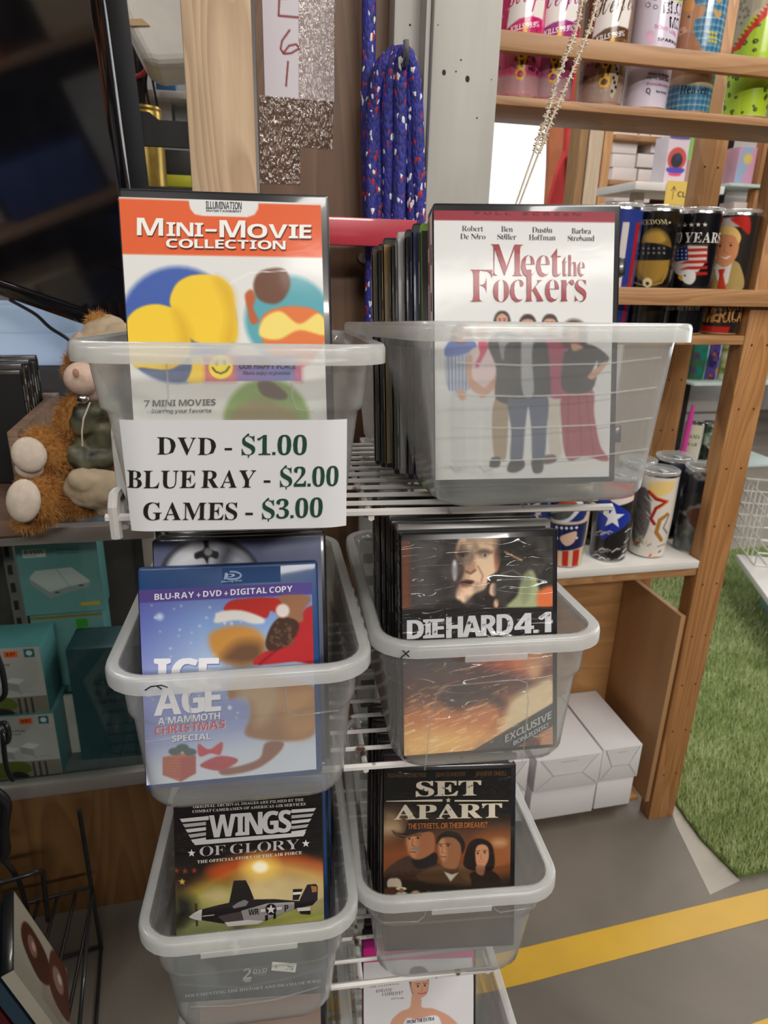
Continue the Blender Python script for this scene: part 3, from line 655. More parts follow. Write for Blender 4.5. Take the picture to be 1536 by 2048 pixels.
236,-3,213,10,202,34,202,74,214,97,236,110,266,110,288,97,299,74,299,34,288,10,266,-3,8,262,20,273,36,273,71,262,88,240,88,228,71,228,36,240,
20,4,66,0,241,254,270,254,96,0,2,22,66,76,70,115,94,142,124,167,131,192,125,212,110,226,89,231,68,226,53,212,46,189,14,189,16,209,24,226,
52,250,89,258,128,249,153,226,162,191,153,156,104,110,97,76,8,73,0,60,12,60,29,73,42,90,42,103,29,103,12,90,0,2,62,56,-4,31,-2,13,
6,2,19,-2,34,7,58,30,66,47,60,54,46,47,34,24,26,24,16,38,6,67,10,83,21,111,68,78,54,72,57,118,82,160,144,136,128,110,124,99,
136,119,172,100,162,58,123,50,128,98,172,122,180,138,176,144,164,136,140,202,188,220,191,182,130,172,96,196,104,238,160,278,196,312,209,333,202,340,186,334,
168,300,136,241,106,205,22,207,15,228,15,324,86,342,90,250,12,223,2,204,0,190,2,180,10,174,23,176,63,189,92,168,86,148,48,122,20,90,2,7,
249,120,298,155,315,179,316,197,310,200,298,194,283,180,2,20,32,0,18,8,9,20,6,33,14,57,49,90,78,102,102,102,118,90,118,71,100,52,48,34,
42,15,45,10,68,10,98,24,114,38,120,31,85,6,67,0,5,52,43,74,50,96,74,96,90,86,92,2,7,80,126,75,136,82,150,102,154,113,140,106,
127,100,123,12,97,31,64,4,42,-2,24,4,18,20,38,70,24,56,18,64,54,100,100,104,54,10,90,38,2,24,108,31,68,-1,46,-3,-6,-92,-47,-96,
16,12,13,28,30,38,50,74,30,56,25,64,89,136,130,188,147,200,164,204,183,199,190,184,186,168,163,134,122,100,95,84,54,8,74,14,100,38,8,95,
95,127,116,150,140,164,162,165,191,159,193,148,186,115,136,1,18,118,31,77,-1,54,0,36,13,34,32,52,64,74,82,50,82,25,56,18,64,40,84,53,
111,61,96,102,86,106,71,72,15,77,10,112,38,
]
# ---------------------------------------------------------------- lettering
UPPER = 'ABCDEFGHIJKLMNOPQRSTUVWXYZ'
LOWER = 'abcdefghijklmnopqrstuvwxyz'
DIGIT = '0123456789'
GL = {}
pos = 0
for st, chars in (('S', UPPER + LOWER + DIGIT), ('B', UPPER + LOWER + DIGIT + '$&%?'), ('C', 'Heifr')):
    for ch in chars:
        lps = []
        count = OUTLINE[pos]; pos += 1
        for _ in range(count):
            k = OUTLINE[pos]; pos += 1
            lps.append([(OUTLINE[pos + 2 * i] * 2, OUTLINE[pos + 2 * i + 1] * 2) for i in range(k)])
            pos += 2 * k
        GL[(st, ch)] = lps


def inside(q, loop):
    c = False
    for (ax, ay), (bx, by) in zip(loop, loop[1:] + loop[:1]):
        if (ay > q[1]) != (by > q[1]) and q[0] < (bx - ax) * (q[1] - ay) / (by - ay) + ax:
            c = not c
    return c


def thinner(lps, k):
    """the same letter with lighter strokes"""
    out = []
    for i, l in enumerate(lps):
        hole = any(j != i and inside(l[0], o) for j, o in enumerate(lps))
        ar = sum(a[0] * b[1] - b[0] * a[1] for a, b in zip(l, l[1:] + l[:1]))
        l = l[::-1] if (ar < 0) != hole else l
        n = len(l); q = []
        for v in range(n):
            a, b, c = Vector(l[v - 1]), Vector(l[v]), Vector(l[(v + 1) % n])
            d1, d2 = (b - a).normalized(), (c - b).normalized()
            n1, n2 = Vector((-d1.y, d1.x)), Vector((-d2.y, d2.x))
            m_ = n1 + n2
            m_ = m_ / max(0.7, m_.dot(n1)) if m_.length > .3 else n1
            q.append((b.x + m_.x * k, b.y + m_.y * k))
        out.append(q)
    return out


for ch in UPPER + LOWER:
    GL[('R', ch)] = thinner(GL[('S', ch)], 9.0)
CAP = {}
for st in 'SBRC':
    ys = [p[1] for l in GL[(st, 'H')] for p in l]
    CAP[st] = max(ys)


def rectl(x0, y0, x1, y1):
    return [[(x0, y0), (x1, y0), (x1, y1), (x0, y1)]]


for st in 'SBRC':
    c = CAP[st]
    GL[(st, '-')] = rectl(20, c * .28, 190, c * .42)
    GL[(st, '.')] = rectl(10, 0, 90, 75)
    GL[(st, ',')] = [[(10, 75), (80, 75), (80, 0), (30, -90), (15, -90), (45, 0), (10, 0)]]
    GL[(st, "'")] = rectl(10, c * .7, 60, c)
    GL[(st, '"')] = rectl(10, c * .7, 50, c) + rectl(90, c * .7, 130, c)
    GL[(st, '!')] = rectl(20, c * .3, 90, c) + rectl(20, 0, 90, c * .17)
    GL[(st, ':')] = rectl(10, 0, 80, 70) + rectl(10, c * .45, 80, c * .45 + 70)
    GL[(st, '+')] = [[(20, c * .3), (130, c * .3), (130, 0), (190, 0), (190, c * .3), (300, c * .3), (300, c * .44), (190, c * .44),
                      (190, c * .75), (130, c * .75), (130, c * .44), (20, c * .44)]]
if ('B', '$') not in GL or True:
    for st in 'SR':
        src = GL.get(('S', 'S'))
        xs = [p[0] for l in src for p in l]; mx_ = (min(xs) + max(xs)) / 2
        GL[(st, '$')] = src + rectl(mx_ - 16, -60, mx_ + 16, 10) + rectl(mx_ - 16, CAP['S'] - 10, mx_ + 16, CAP['S'] + 60)
for d_ in '0123456789':
    GL[('R', d_)] = GL[('S', d_)]


def layout(s, st, gap=38, space=150):
    """loops of a line of text, cap height 1, starting at x=0; returns loops per glyph and width"""
    x = 0.0; out = []
    k = 1.0 / CAP[st]
    for ch in s:
        if ch == ' ':
            x += space; continue
        g = GL.get((st, ch)) or GL.get(('B', ch)) or GL[(st, '.')]
        x0 = min(p[0] for l in g for p in l); x1 = max(p[0] for l in g for p in l)
        out.append([[((p[0] - x0 + x) * k, p[1] * k) for p in l] for l in g])
        x += x1 - x0 + gap
    return out, max(1e-6, (x - gap) * k)


def srgb(c):
    c = np.asarray(c, float)
    return np.where(c <= 0.04045, c / 12.92, ((c + 0.055) / 1.055) ** 2.4)


def spline(pts, n=5):
    P = [np.array(p, float) for p in pts]; out = []
    m_ = len(P)
    for i in range(m_):
        a, b, c, d = P[i - 1], P[i], P[(i + 1) % m_], P[(i + 2) % m_]
        for j in range(n):
            t = j / n
            out.append(0.5 * ((2 * b) + (c - a) * t + (2 * a - 5 * b + 4 * c - d) * t * t + (3 * b - a - 3 * c + d) * t ** 3))
    return np.array(out)


class Art:
    """a printed sheet, w x h millimetres, drawn in layers; crisp lettering lies on top as fine geometry"""
    def __init__(self, w, h, res=0.8, bg=(1, 1, 1), tr=None, seed=0):
        self.w, self.h = w, h
        self.nx, self.ny = int(w / res) + 1, int(h / res) + 1
        self.X, self.Y = np.meshgrid(np.linspace(0, w, self.nx), np.linspace(0, h, self.ny))
        self.a = np.zeros((self.ny, self.nx, 3)) + np.array(bg, float)
        self.tr = tr or (lambda x, y: (x, y))
        self.res = res
        self.text_v = []; self.text_f = []; self.text_c = []; self.lay = 0
        self.rng = np.random.default_rng(seed)

    def T(self, pts):
        return np.array([self.tr(*p) for p in pts], float)

    def _mix(self, sl, cov, col):
        if callable(col):
            col = col(self.X[sl], self.Y[sl])
        self.a[sl] = self.a[sl] * (1 - cov[..., None]) + np.asarray(col, float) * cov[..., None]

    def _sl(self, x0, y0, x1, y1):
        i0 = max(0, int(x0 / self.w * (self.nx - 1)) - 1); i1 = min(self.nx, int(x1 / self.w * (self.nx - 1)) + 3)
        j0 = max(0, int(y0 / self.h * (self.ny - 1)) - 1); j1 = min(self.ny, int(y1 / self.h * (self.ny - 1)) + 3)
        return (slice(j0, max(j0, j1)), slice(i0, max(i0, i1)))

    def _sd(self, lps, sl):
        X, Y = self.X[sl], self.Y[sl]
        d2 = np.full(X.shape, 1e9); ins = np.zeros(X.shape, bool)
        for P in lps:
            Q = np.roll(P, -1, 0)
            for (ax, ay), (bx, by) in zip(P, Q):
                ex, ey = bx - ax, by - ay
                L2 = ex * ex + ey * ey
                if L2 < 1e-9:
                    continue
                t = np.clip(((X - ax) * ex + (Y - ay) * ey) / L2, 0, 1)
                d2 = np.minimum(d2, (X - ax - t * ex) ** 2 + (Y - ay - t * ey) ** 2)
                if ay != by:
                    c = ((ay > Y) != (by > Y)) & (X < ex * (Y - ay) / (ey) + ax)
                    ins ^= c
        d = np.sqrt(d2)
        return np.where(ins, -d, d)

    def poly(self, pts, col, f=None, al=1.0, sm=True):
        P = self.T(pts)
        if sm:
            P = spline(P)
        return self._poly([P], col, f, al)

    def _poly(self, lps, col, f=None, al=1.0):
        f = f or self.res
        A = np.concatenate(lps)
        sl = self._sl(A[:, 0].min() - f, A[:, 1].min() - f, A[:, 0].max() + f, A[:, 1].max() + f)
        if self.X[sl].size == 0:
            return self
        sd = self._sd(lps, sl)
        self._mix(sl, np.clip(0.5 - sd / f, 0, 1) * al, col)
        return self

    def ell(self, c, q, col, f=None, al=1.0, ry=None):
        """ellipse: centre, and a point giving radius (or radii) in the drawing's own coordinates"""
        c0 = np.array(self.tr(*c)); 
        ex = np.array(self.tr(c[0] + q, c[1])) - c0
        ey = np.array(self.tr(c[0], c[1] + (ry if ry else q))) - c0
        t = np.linspace(0, 2 * np.pi, 40, endpoint=False)
        P = c0 + np.outer(np.cos(t), ex) + np.outer(np.sin(t), ey)
        return self._poly([P], col, f, al)

    def line(self, pts, w, col, f=None, al=1.0, sm=False):
        P = self.T(pts); f = f or self.res
        if sm and len(P) > 2:
            Q = spline(P)[:-5 if True else None]
            P = Q
        sl = self._sl(P[:, 0].min() - f - w, P[:, 1].min() - f - w, P[:, 0].max() + f + w, P[:, 1].max() + f + w)
        if self.X[sl].size == 0:
            return self
        X, Y = self.X[sl], self.Y[sl]; d2 = np.full(X.shape, 1e9)
        for (ax, ay), (bx, by) in zip(P[:-1], P[1:]):
            ex, ey = bx - ax, by - ay; L2 = ex * ex + ey * ey + 1e-12
            t = np.clip(((X - ax) * ex + (Y - ay) * ey) / L2, 0, 1)
            d2 = np.minimum(d2, (X - ax - t * ex) ** 2 + (Y - ay - t * ey) ** 2)
        self._mix(sl, np.clip(0.5 - (np.sqrt(d2) - w / 2) / f, 0, 1) * al, col)
        return self

    def vgrad(self, stops, box=None):
        """vertical blend through (y, colour) stops, in mm"""
        ys = [s[0] for s in stops]
        g = np.stack([np.interp(self.Y, ys, [s[1][k] for s in stops]) for k in range(3)], -1)
        self.a[:] = g
        return self

    def noise(self, cell):
        ny, nx = int(self.h / cell) + 3, int(self.w / cell) + 3
        r = self.rng.random((ny, nx))
        x = self.X / cell; y = self.Y / cell
        i = x.astype(int); j = y.astype(int); fx = x - i; fy = y - j
        fx = fx * fx * (3 - 2 * fx); fy = fy * fy * (3 - 2 * fy)
        return (r[j, i] * (1 - fx) + r[j, i + 1] * fx) * (1 - fy) + (r[j + 1, i] * (1 - fx) + r[j + 1, i + 1] * fx) * fy

    def blotch(self, col, cell, lo, hi, al=1.0, mask=None):
        n = self.noise(cell) * 0.65 + self.noise(cell * 0.45) * 0.35
        cov = np.clip((n - lo) / (hi - lo), 0, 1) * al
        if mask is not None:
            cov = cov * mask
        self.a[:] = self.a * (1 - cov[..., None]) + np.asarray(col, float) * cov[..., None]
        return self

    def text(self, s, st, p0, p1, h, col, sh=None, gap=38, raster=False, space=150, slant=0.0, shcol=(0.1, 0.1, 0.1)):
        """s runs along the baseline p0 -> p1 (drawing coordinates); h: cap height as a point offset up"""
        if sh:
            self.text(s, st, (p0[0] + sh[0], p0[1] + sh[1]), (p1[0] + sh[0], p1[1] + sh[1]), h, shcol, None, gap, raster, space, slant)
        a = np.array(self.tr(*p0)); b = np.array(self.tr(*p1)); t = np.array(self.tr(p0[0], p0[1] - h))
        gl, wd = layout(s, st, gap, space)
        ux = (b - a) / wd; uy = t - a
        self.lay += 1
        for g in gl:
            lps = [np.array([a + ux * (p[0] + slant * p[1]) + uy * p[1] for p in l]) for l in g]
            if raster:
                self._poly(lps, col)
                continue
            if np.concatenate(lps)[:, 0].max() < 0.3 or np.concatenate(lps)[:, 0].min() > self.w - 0.3:
                continue
            self._crisp(lps, col)
        return self

    def _crisp(self, lps, col):
        vl = [[Vector((p[0], p[1], 0)) for p in l] for l in lps]
        tri = tessellate_polygon(vl)
        n = len(self.text_v)
        for l in lps:
            for p in l:
                self.text_v.append((p[0], p[1], self.lay)); self.text_c.append(col)
        for t_ in tri:
            self.text_f.append((t_[0] + n, t_[1] + n, t_[2] + n))

    def shape(self, pts, col, sm=False):
        """a crisp flat patch lying on the sheet"""
        P = self.T(pts)
        if sm:
            P = spline(P, 6)
        self.lay += 1
        self._crisp([P], col)
        return self

    def star(self, c, r, col, rot=0.0, crisp=True, k=0.42):
        pts = []
        for i in range(10):
            a = -math.pi / 2 + rot + i * math.pi / 5
            q = r if i % 2 == 0 else r * k
            pts.append((c[0] + q * math.cos(a), c[1] + q * math.sin(a)))
        return self.shape(pts, col) if crisp else self.poly(pts, col, sm=False)

    def mesh(self, name, fmap, mats, parent=None, extra=None, lift=0.00012, smooth=False, mindex=None):
        """fmap(u_mm, v_mm, off_m) -> xyz arrays; extra: list of (verts, faces, colour) also printed on this sheet"""
        g = fmap(self.X.ravel(), self.Y.ravel(), np.zeros(self.X.size))
        V = [g]; Cc = [self.a.reshape(-1, 3)]
        idx = np.arange(self.nx * self.ny).reshape(self.ny, self.nx)
        q = np.stack([idx[:-1, :-1], idx[1:, :-1], idx[1:, 1:], idx[:-1, 1:]], -1).reshape(-1, 4)
        fs = q.tolist()
        n = self.nx * self.ny
        if self.text_v:
            tv = np.array(self.text_v)
            V.append(fmap(tv[:, 0], tv[:, 1], 0.0001 + tv[:, 2] * lift * 0.35)); Cc.append(np.array(self.text_c, float))
            fs += [[i + n for i in f] for f in self.text_f]
            n += len(tv)
        for (ev, ef, ec) in (extra or []):
            V.append(np.array(ev, float)); Cc.append(np.tile(np.array(ec, float), (len(ev), 1)) if np.ndim(ec) == 1 else np.array(ec, float))
            fs += [[i + n for i in f] for f in ef]; n += len(ev)
        V = np.concatenate(V); Cc = srgb(np.clip(np.concatenate(Cc), 0, 1))
        me = bpy.data.meshes.new(name)
        me.from_pydata(V.tolist(), [], fs)
        at = me.color_attributes.new('Col', 'FLOAT_COLOR', 'POINT')
        at.data.foreach_set('color', np.concatenate([Cc, np.ones((len(Cc), 1))], 1).astype(np.float32).ravel())
        for m_ in (mats if isinstance(mats, (list, tuple)) else [mats]):
            me.materials.append(m_)
        if smooth:
            me.polygons.foreach_set('use_smooth', [True] * len(me.polygons))
        me.update()
        o = bpy.data.objects.new(name, me)
        C.objects.link(o)
        if parent is not None:
            o.parent = parent
        return o


def flat(ox=0.0, oz=0.0, y=0.0):
    """sheet facing -y, its top-left corner at (ox, y, oz)"""
    return lambda u, v, off: np.stack([ox + u / 1000, np.full(np.shape(u), y) - off, oz - v / 1000], -1)


# ---------------------------------------------------------------- shared materials
BLACKP = mat('black_case_plastic', (0.012, 0.012, 0.014), 0.28, var=0.2, coat=0.4)
BLUEP = mat('blue_case_plastic', (0.012, 0.06, 0.2), 0.4, var=0.15, coat=0.15, spec=0.3)
GREYP = mat('clear_grey_case_plastic', (0.34, 0.33, 0.31), 0.2, var=0.1, coat=0.6)
GREENP = mat('green_case_plastic', (0.2, 0.45, 0.04), 0.25, var=0.1, coat=0.5)
WHITEP = mat('white_case_plastic', (0.6, 0.6, 0.58), 0.3, var=0.05, coat=0.4)
SLEEVE = print_mat('printed_sleeve', 0.5, spec=0.3, coat=0.12, coat_rough=0.1, crinkle=0.012, cscale=25)
SHRINK = print_mat('printed_sleeve_in_shrink_wrap', 0.5, spec=0.3, coat=1.0, crinkle=1.0, cscale=16, stretch=(0.6, 1, 2.4), coat_rough=0.1)
SHRINK2 = print_mat('printed_sleeve_in_tight_wrap', 0.5, spec=0.3, coat=0.5, crinkle=0.3, cscale=40, stretch=(0.5, 1, 1.6), coat_rough=0.12)
PAPER = print_mat('printed_paper', 0.7, coat=0.1, coat_rough=0.4)
WRAP = print_mat('tumbler_print', 0.22, coat=0.6, coat_rough=0.08)
STEEL = mat('brushed_steel', (0.72, 0.72, 0.72), 0.22, metal=1.0, var=0.06)
BINP = clear_plastic('frosted_bin_plastic', 0.1)
RIMP = clear_plastic('frosted_rim_plastic', 0.42, rough=0.2)
BIGP = clear_plastic('frosted_big_bin_plastic', 0.125)


def cover_tr(M):
    """photograph pixel -> millimetres on the front of a case posed by M"""
    Mi = M.inverted()

    def f(x, y):
        o = Mi @ CAMP; d = Mi.to_3x3() @ ray(x, y)
        t = -o.y / d.y
        p = o + d * t
        return (p.x * 1000, -p.z * 1000)
    return f


def make_case(name, M, label, cat, art=None, w=0.136, h=0.19, d=0.0145, shell=BLACKP, sleeve=SLEEVE, spine=(0.1, 0.1, 0.1),
              group=None, top=0.006, right=0.0055, bottom=0.004, spine_text=None, cover=None, ox=0.0006, latch=False):
    """plastic film case: shell plus printed wrap (front, spine, back); origin at the front's top left corner"""
    t = thing(name, label, cat, group=group, mw=M)
    b = MB(); b.box(0, w, 0, d, -h, 0, bev=0.0022)
    obj('case_shell', b, shell, t)
    uw, uh = (w - right - ox) * 1000, (h - top - bottom) * 1000
    if art is None:
        art = Art(uw, uh, max(uw, uh) / 6, bg=cover or spine)
        if cover:
            art.a[: art.ny // 3] = spine
    zt = -top
    sp = [[(-0.0003, 0.0012, zt), (-0.0003, d - 0.0012, zt), (-0.0003, d - 0.0012, -h + bottom), (-0.0003, 0.0012, -h + bottom)], [(0, 1, 2, 3)], spine]
    ex = [sp]
    bk = [[(ox, d + 0.0003, zt), (w - right, d + 0.0003, zt), (w - right, d + 0.0003, -h + bottom), (ox, d + 0.0003, -h + bottom)], [(0, 1, 2, 3)], tuple(0.5 * c + 0.1 for c in spine)]
    ex.append(bk)
    # small printed marks down the spine
    r = random.Random(len(bpy.data.objects))
    tone = tuple(min(1, c + 0.5) if sum(spine) < 1.4 else c * 0.35 for c in spine)
    z = zt - 0.02
    while z > -h + 0.03:
        ln = r.uniform(0.006, 0.03)
        ex.append([[(-0.0005, d * .35, z), (-0.0005, d * .65, z), (-0.0005, d * .65, z - ln), (-0.0005, d * .35, z - ln)], [(0, 1, 2, 3)], tone])
        z -= ln + r.uniform(0.003, 0.03)
    art.mesh('printed_sleeve', flat(ox, zt, -0.0004), sleeve, t, extra=ex)
    if latch:
        for zz in (-0.035, -0.15):
            lb = MB(); lb.box(w - 0.001, w + 0.004, 0.001, d * 0.6, zz - 0.012, zz, bev=0.0008)
            obj('latch', lb, shell, t)
    return t


# ---------------------------------------------------------------- the bins
def ring(a, y0, y1, r, z, k=6):
    P = []
    for cx, cy, a0 in ((a - r, y0 + r, -90), (a - r, y1 - r, 0), (-a + r, y1 - r, 90), (-a + r, y0 + r, 180)):
        for i in range(k + 1):
            t = R(a0 + 90.0 * i / k)
            P.append((cx + r * math.cos(t), cy + r * math.sin(t), z))
    return P


def loft(mb, rings, closed=False, cap0=False, cap1=False, k=0):
    n = len(rings[0]); vs = [p for rg in rings for p in rg]; fs = []
    m_ = len(rings)
    for i in range(m_ if closed else m_ - 1):
        i2 = (i + 1) % m_
        for j in range(n):
            j2 = (j + 1) % n
            fs.append((i * n + j, i * n + j2, i2 * n + j2, i2 * n + j))
    if cap0:
        fs.append(tuple(reversed(range(n))))
    if cap1:
        fs.append(tuple((m_ - 1) * n + j for j in range(n)))
    mb.add(vs, fs, k)


class Bin:
    def __init__(self, M, label, Wr, Wb, H, L=0.31, taper=0.012, step=0.66, stepw=0.003, r=0.026, body=BINP, rim=RIMP, lip=0.011,
                 lines=(), handle=0.0, flange=0.009, notch=False):
        self.M, self.Wr, self.Wb, self.H, self.L, self.taper = M, Wr, Wb, H, L, taper
        self.step, self.stepw, self.fl = step, stepw, flange
        t = self.root = thing('plastic_bin', label, 'bin', mw=M, group='clear plastic bins on the wire rack')
        b = MB()
        zs = [0.0, 0.002, 0.008, 0.02]
        zz = 0.02
        while zz < H * step - 0.006:
            zs.append(zz); zz += 0.012
        if stepw:
            zs += [H * step - 0.003, H * step - 0.0015, H * step + 0.0015, H * step + 0.004]
        zs += [H * (step + (1 - step) * q) for q in (0.3, 0.6, 1.0)]
        zs = sorted(set(zs))
        rg = []
        for z in zs:
            a, y0, y1 = self.at(z)
            q = {0.0: 0.006, 0.002: 0.0025}.get(z, 0.0)
            rg.append(ring(a - q, y0 + q, y1 - q, r, z))
        loft(b, rg, cap0=True)
        for ln in lines:
            b.tube([(x, self.at(z)[1] - 0.0002, z) for x, z in ln], 0.0007, 6)
        o = obj('bin_body', b, body, t, smooth=50)
        md = o.modifiers.new('wall', 'SOLIDIFY'); md.thickness = 0.0011; md.offset = -1
        a, y0, y1 = self.at(H)
        f = flange
        rr = []
        for q, z in ((0.0, H - 0.0022), (0.0, H), (f - 0.003, H + 0.0012), (f - 0.001, H + 0.0004), (f, H - 0.002), (f, H - lip), (f - 0.0014, H - lip),
                     (f - 0.0018, H - 0.004), (f - 0.004, H - 0.0022)):
            rr.append(ring(a + q, y0 - q, y1 + q, r + q, z))
        rm = MB(); loft(rm, rr, closed=True)
        if notch:
            # small gaps moulded down the right side of the lip
            for i in range(5):
                y = y0 + 0.05 + i * 0.022
                rm.box(a + f - 0.001, a + f + 0.0012, y, y + 0.009, H - lip + 0.001, H - 0.003, bev=0.0005)
        obj('rim', rm, rim, t, smooth=50)
        if handle:
            hb = MB()
            hw = handle
            P = []
            za, zb = H - lip - 0.005, H - lip + 0.001
            hb.box(-hw, hw, y0 - f - 0.0004, y0 - f + 0.001, za, zb, bev=0.0006)
            obj('handle_lip', hb, rim, t)

    def at(self, z):
        H = self.H
        top = self.Wr / 2 - self.fl
        u = 1 - z / H
        a = top - u * (top - self.Wb / 2)
        s = 0.0
        if self.stepw and z < H * self.step:
            s = self.stepw
        return a - s, self.fl + u * self.taper + s, self.L - self.fl - u * self.taper - s
# ================================================================ THE ROOM
def onfloor(x, y):
    return onZ(x, y, 0.0)


concrete = mat('worn_concrete', (0.2, 0.168, 0.135), 0.62, col2=(0.105, 0.09, 0.073), scale=2.2, detail=9, bump=0.08, distort=0.6)
b = MB(); b.box(-6, 7, -3.5, 9, -0.1, 0)
struct('floor', b, concrete)
b = MB(); b.box(-6, 7, -3.5, 9, 3.3, 3.4)
struct('ceiling', b, mat('ceiling_paint', (0.16, 0.155, 0.15), 0.9, var=0.1, scale=3))
darkwall = mat('dim_back_wall', (0.12, 0.115, 0.11), 0.9, var=0.3, scale=2)
b = MB(); b.box(-6, 0.0, 3.2, 3.3, 0, 3.3)
struct('wall_back', b, darkwall)
b = MB(); b.box(-6, -5.9, -3.5, 9, 0, 3.3)
struct('wall_left', b, darkwall)
b = MB(); b.box(-6, 7, -3.6, -3.5, 0, 3.3)
struct('wall_front', b, mat('tan_front_wall', (0.12, 0.1, 0.085), 0.9, var=0.2, scale=2))
b = MB(); b.box(7, 7.1, -3.5, 9, 0, 3.3)
struct('wall_right', b, mat('tan_front_wall', (0.12, 0.1, 0.085), 0.9, var=0.2, scale=2))
b = MB(); b.box(2.75, 7, 5.6, 5.7, 0, 3.3); b.box(1.6, 2.75, 5.6, 5.7, 2.35, 3.3); b.box(-1.0, 1.6, 5.6, 5.7, 0, 3.3)
struct('wall_far', b, mat('grey_panel_wall', (0.42, 0.4, 0.38), 0.8, var=0.12, scale=6, stretch=(6, 6, 0.3)))

# painted stripes and the pale band of floor
pale = mat('pale_concrete', (0.42, 0.38, 0.33), 0.7, col2=(0.3, 0.275, 0.24), scale=6, detail=8)
yel = mat('worn_yellow_paint', (0.62, 0.37, 0.03), 0.5, col2=(0.5, 0.29, 0.02), scale=5, detail=8, bump=0.05)


def floor_patch(name, pts, z, m_, label, cat, th=0.001):
    P = [onfloor(*p) for p in pts]
    b = MB()
    n = len(P)
    b.add([(p.x, p.y, z + th) for p in P] + [(p.x, p.y, z) for p in P],
          [tuple(range(n))] + [(i, i + n, (i + 1) % n + n, (i + 1) % n) for i in range(n)])
    o = obj(name, b, m_, None, smooth=0)
    o['kind'] = 'structure'
    return o


floor_patch('trim_1', [(560, 2007), (1060, 1893), (1536, 1778), (1536, 1838), (1060, 1965), (560, 2082)][::-1], 0.0, yel, '', '')
floor_patch('trim_2', [(1330, 2110), (1560, 2028), (1620, 2080), (1400, 2180)][::-1], 0.0, yel, '', '')
floor_patch('trim_3', [(1336, 1600), (1352, 1600), (1480, 1762), (1420, 1790), (1352, 1650)][::-1], 0.0, pale, '', '', 0.0006)

# turf
tp = [(1340, 1595), (1362, 1560), (1402, 1690), (1474, 1755), (1540, 1748), (1640, 1720), (1640, 1130), (1320, 1100), (1250, 1170)]
tp = [onfloor(*p) for p in [(1352, 1612), (1400, 1680), (1475, 1757), (1536, 1744), (1640, 1722)]]
far1, far2 = onfloor(1640, 1085), onfloor(1195, 1130)
edge = [(p.x, p.y) for p in tp]
poly = edge + [(far1.x, far1.y), (far2.x, far2.y)]
turf = thing('turf_rug', 'green artificial grass mat on the floor right of the tall nailed post', 'artificial grass')
b = MB(); n = len(poly)
b.add([(x, y, 0.008) for x, y in poly] + [(x, y, 0.0) for x, y in poly],
      [tuple(range(n)), tuple(reversed(range(n, 2 * n)))] + [(i, i + n, (i + 1) % n + n, (i + 1) % n) for i in range(n)])
obj('backing', b, mat('turf_backing', (0.1, 0.16, 0.04), 0.9, var=0.4, scale=60), turf, smooth=0)


def grass():
    rng = np.random.default_rng(5)
    P = np.array(poly); lo, hi = P.min(0), P.max(0)
    N = 260000
    q = lo + rng.random((N, 2)) * (hi - lo)
    keep = rng.random(N) < np.clip(1.5 / np.maximum(0.6, np.hypot(q[:, 0], q[:, 1])) ** 1.2, 0, 1)
    q = q[keep]
    ins = np.zeros(len(q), bool)
    for (ax, ay), (bx, by) in zip(P, np.roll(P, -1, 0)):
        if ay != by:
            c = ((ay > q[:, 1]) != (by > q[:, 1])) & (q[:, 0] < (bx - ax) * (q[:, 1] - ay) / (by - ay) + ax)
            ins ^= c
    q = q[ins]; N = len(q)
    a = rng.random(N) * 6.283; ln = 0.014 + 0.014 * rng.random(N); lean = rng.random(N) * 0.016
    w = 0.0014
    d = np.stack([np.cos(a), np.sin(a)], 1); s = np.stack([-d[:, 1], d[:, 0]], 1) * w
    V = np.zeros((N, 3, 3), np.float32)
    V[:, 0, :2] = q - s; V[:, 1, :2] = q + s; V[:, 2, :2] = q + d * lean[:, None]
    V[:, :2, 2] = 0.006; V[:, 2, 2] = 0.006 + ln
    me = bpy.data.meshes.new('grass_blades')
    me.vertices.add(N * 3); me.loops.add(N * 3); me.polygons.add(N)
    me.vertices.foreach_set('co', V.ravel())
    me.loops.foreach_set('vertex_index', np.arange(N * 3, dtype=np.int32))
    me.polygons.foreach_set('loop_start', np.arange(0, N * 3, 3, dtype=np.int32))
    me.update(calc_edges=True)
    me.materials.append(mat('turf_fibre', (0.5, 0.56, 0.28), 0.4, col2=(0.3, 0.37, 0.13), scale=9, detail=6))
    o = bpy.data.objects.new('grass_blades', me); C.objects.link(o)
    o.parent = turf
    o['kind'] = 'stuff'


grass()

# ================================================================ BINS AND FILMS
def bin_pose(yaw, tilt, p):
    return pose(yaw, tilt, 0, p)


HB = 0.122
u_lines = [[(-0.036, 0.111), (-0.0365, 0.09), (-0.039, 0.083), (-0.05, 0.081)], [(0.036, 0.111), (0.0365, 0.09), (0.039, 0.083), (0.05, 0.081)]]
arch = [[(-0.05, 0.0), (-0.047, 0.05), (-0.043, 0.073), (-0.035, 0.079), (0.022, 0.083), (0.031, 0.078), (0.034, 0.06), (0.034, 0.0)]]
B1 = Bin(bin_pose(-5.6, 3.4, (0.0, 0.403, -0.166)), 'clear bin with the price sign taped across its front, top left of the rack',
         0.193, 0.146, 0.121, lines=u_lines, taper=0.009)
B2 = Bin(bin_pose(-0.5, 4.6, (0.216, 0.396, -0.153)), 'ribbed clear bin higher than its neighbours, top right of the rack', 0.196, 0.156, 0.122, L=0.34, step=0.7, stepw=0,
         body=BIGP, taper=0.008, r=0.02, lines=[[(-0.075, z), (-0.03, z - 0.002), (0.03, z - 0.001), (0.07, z + 0.003)] for z in (0.035, 0.057, 0.078, 0.098)])
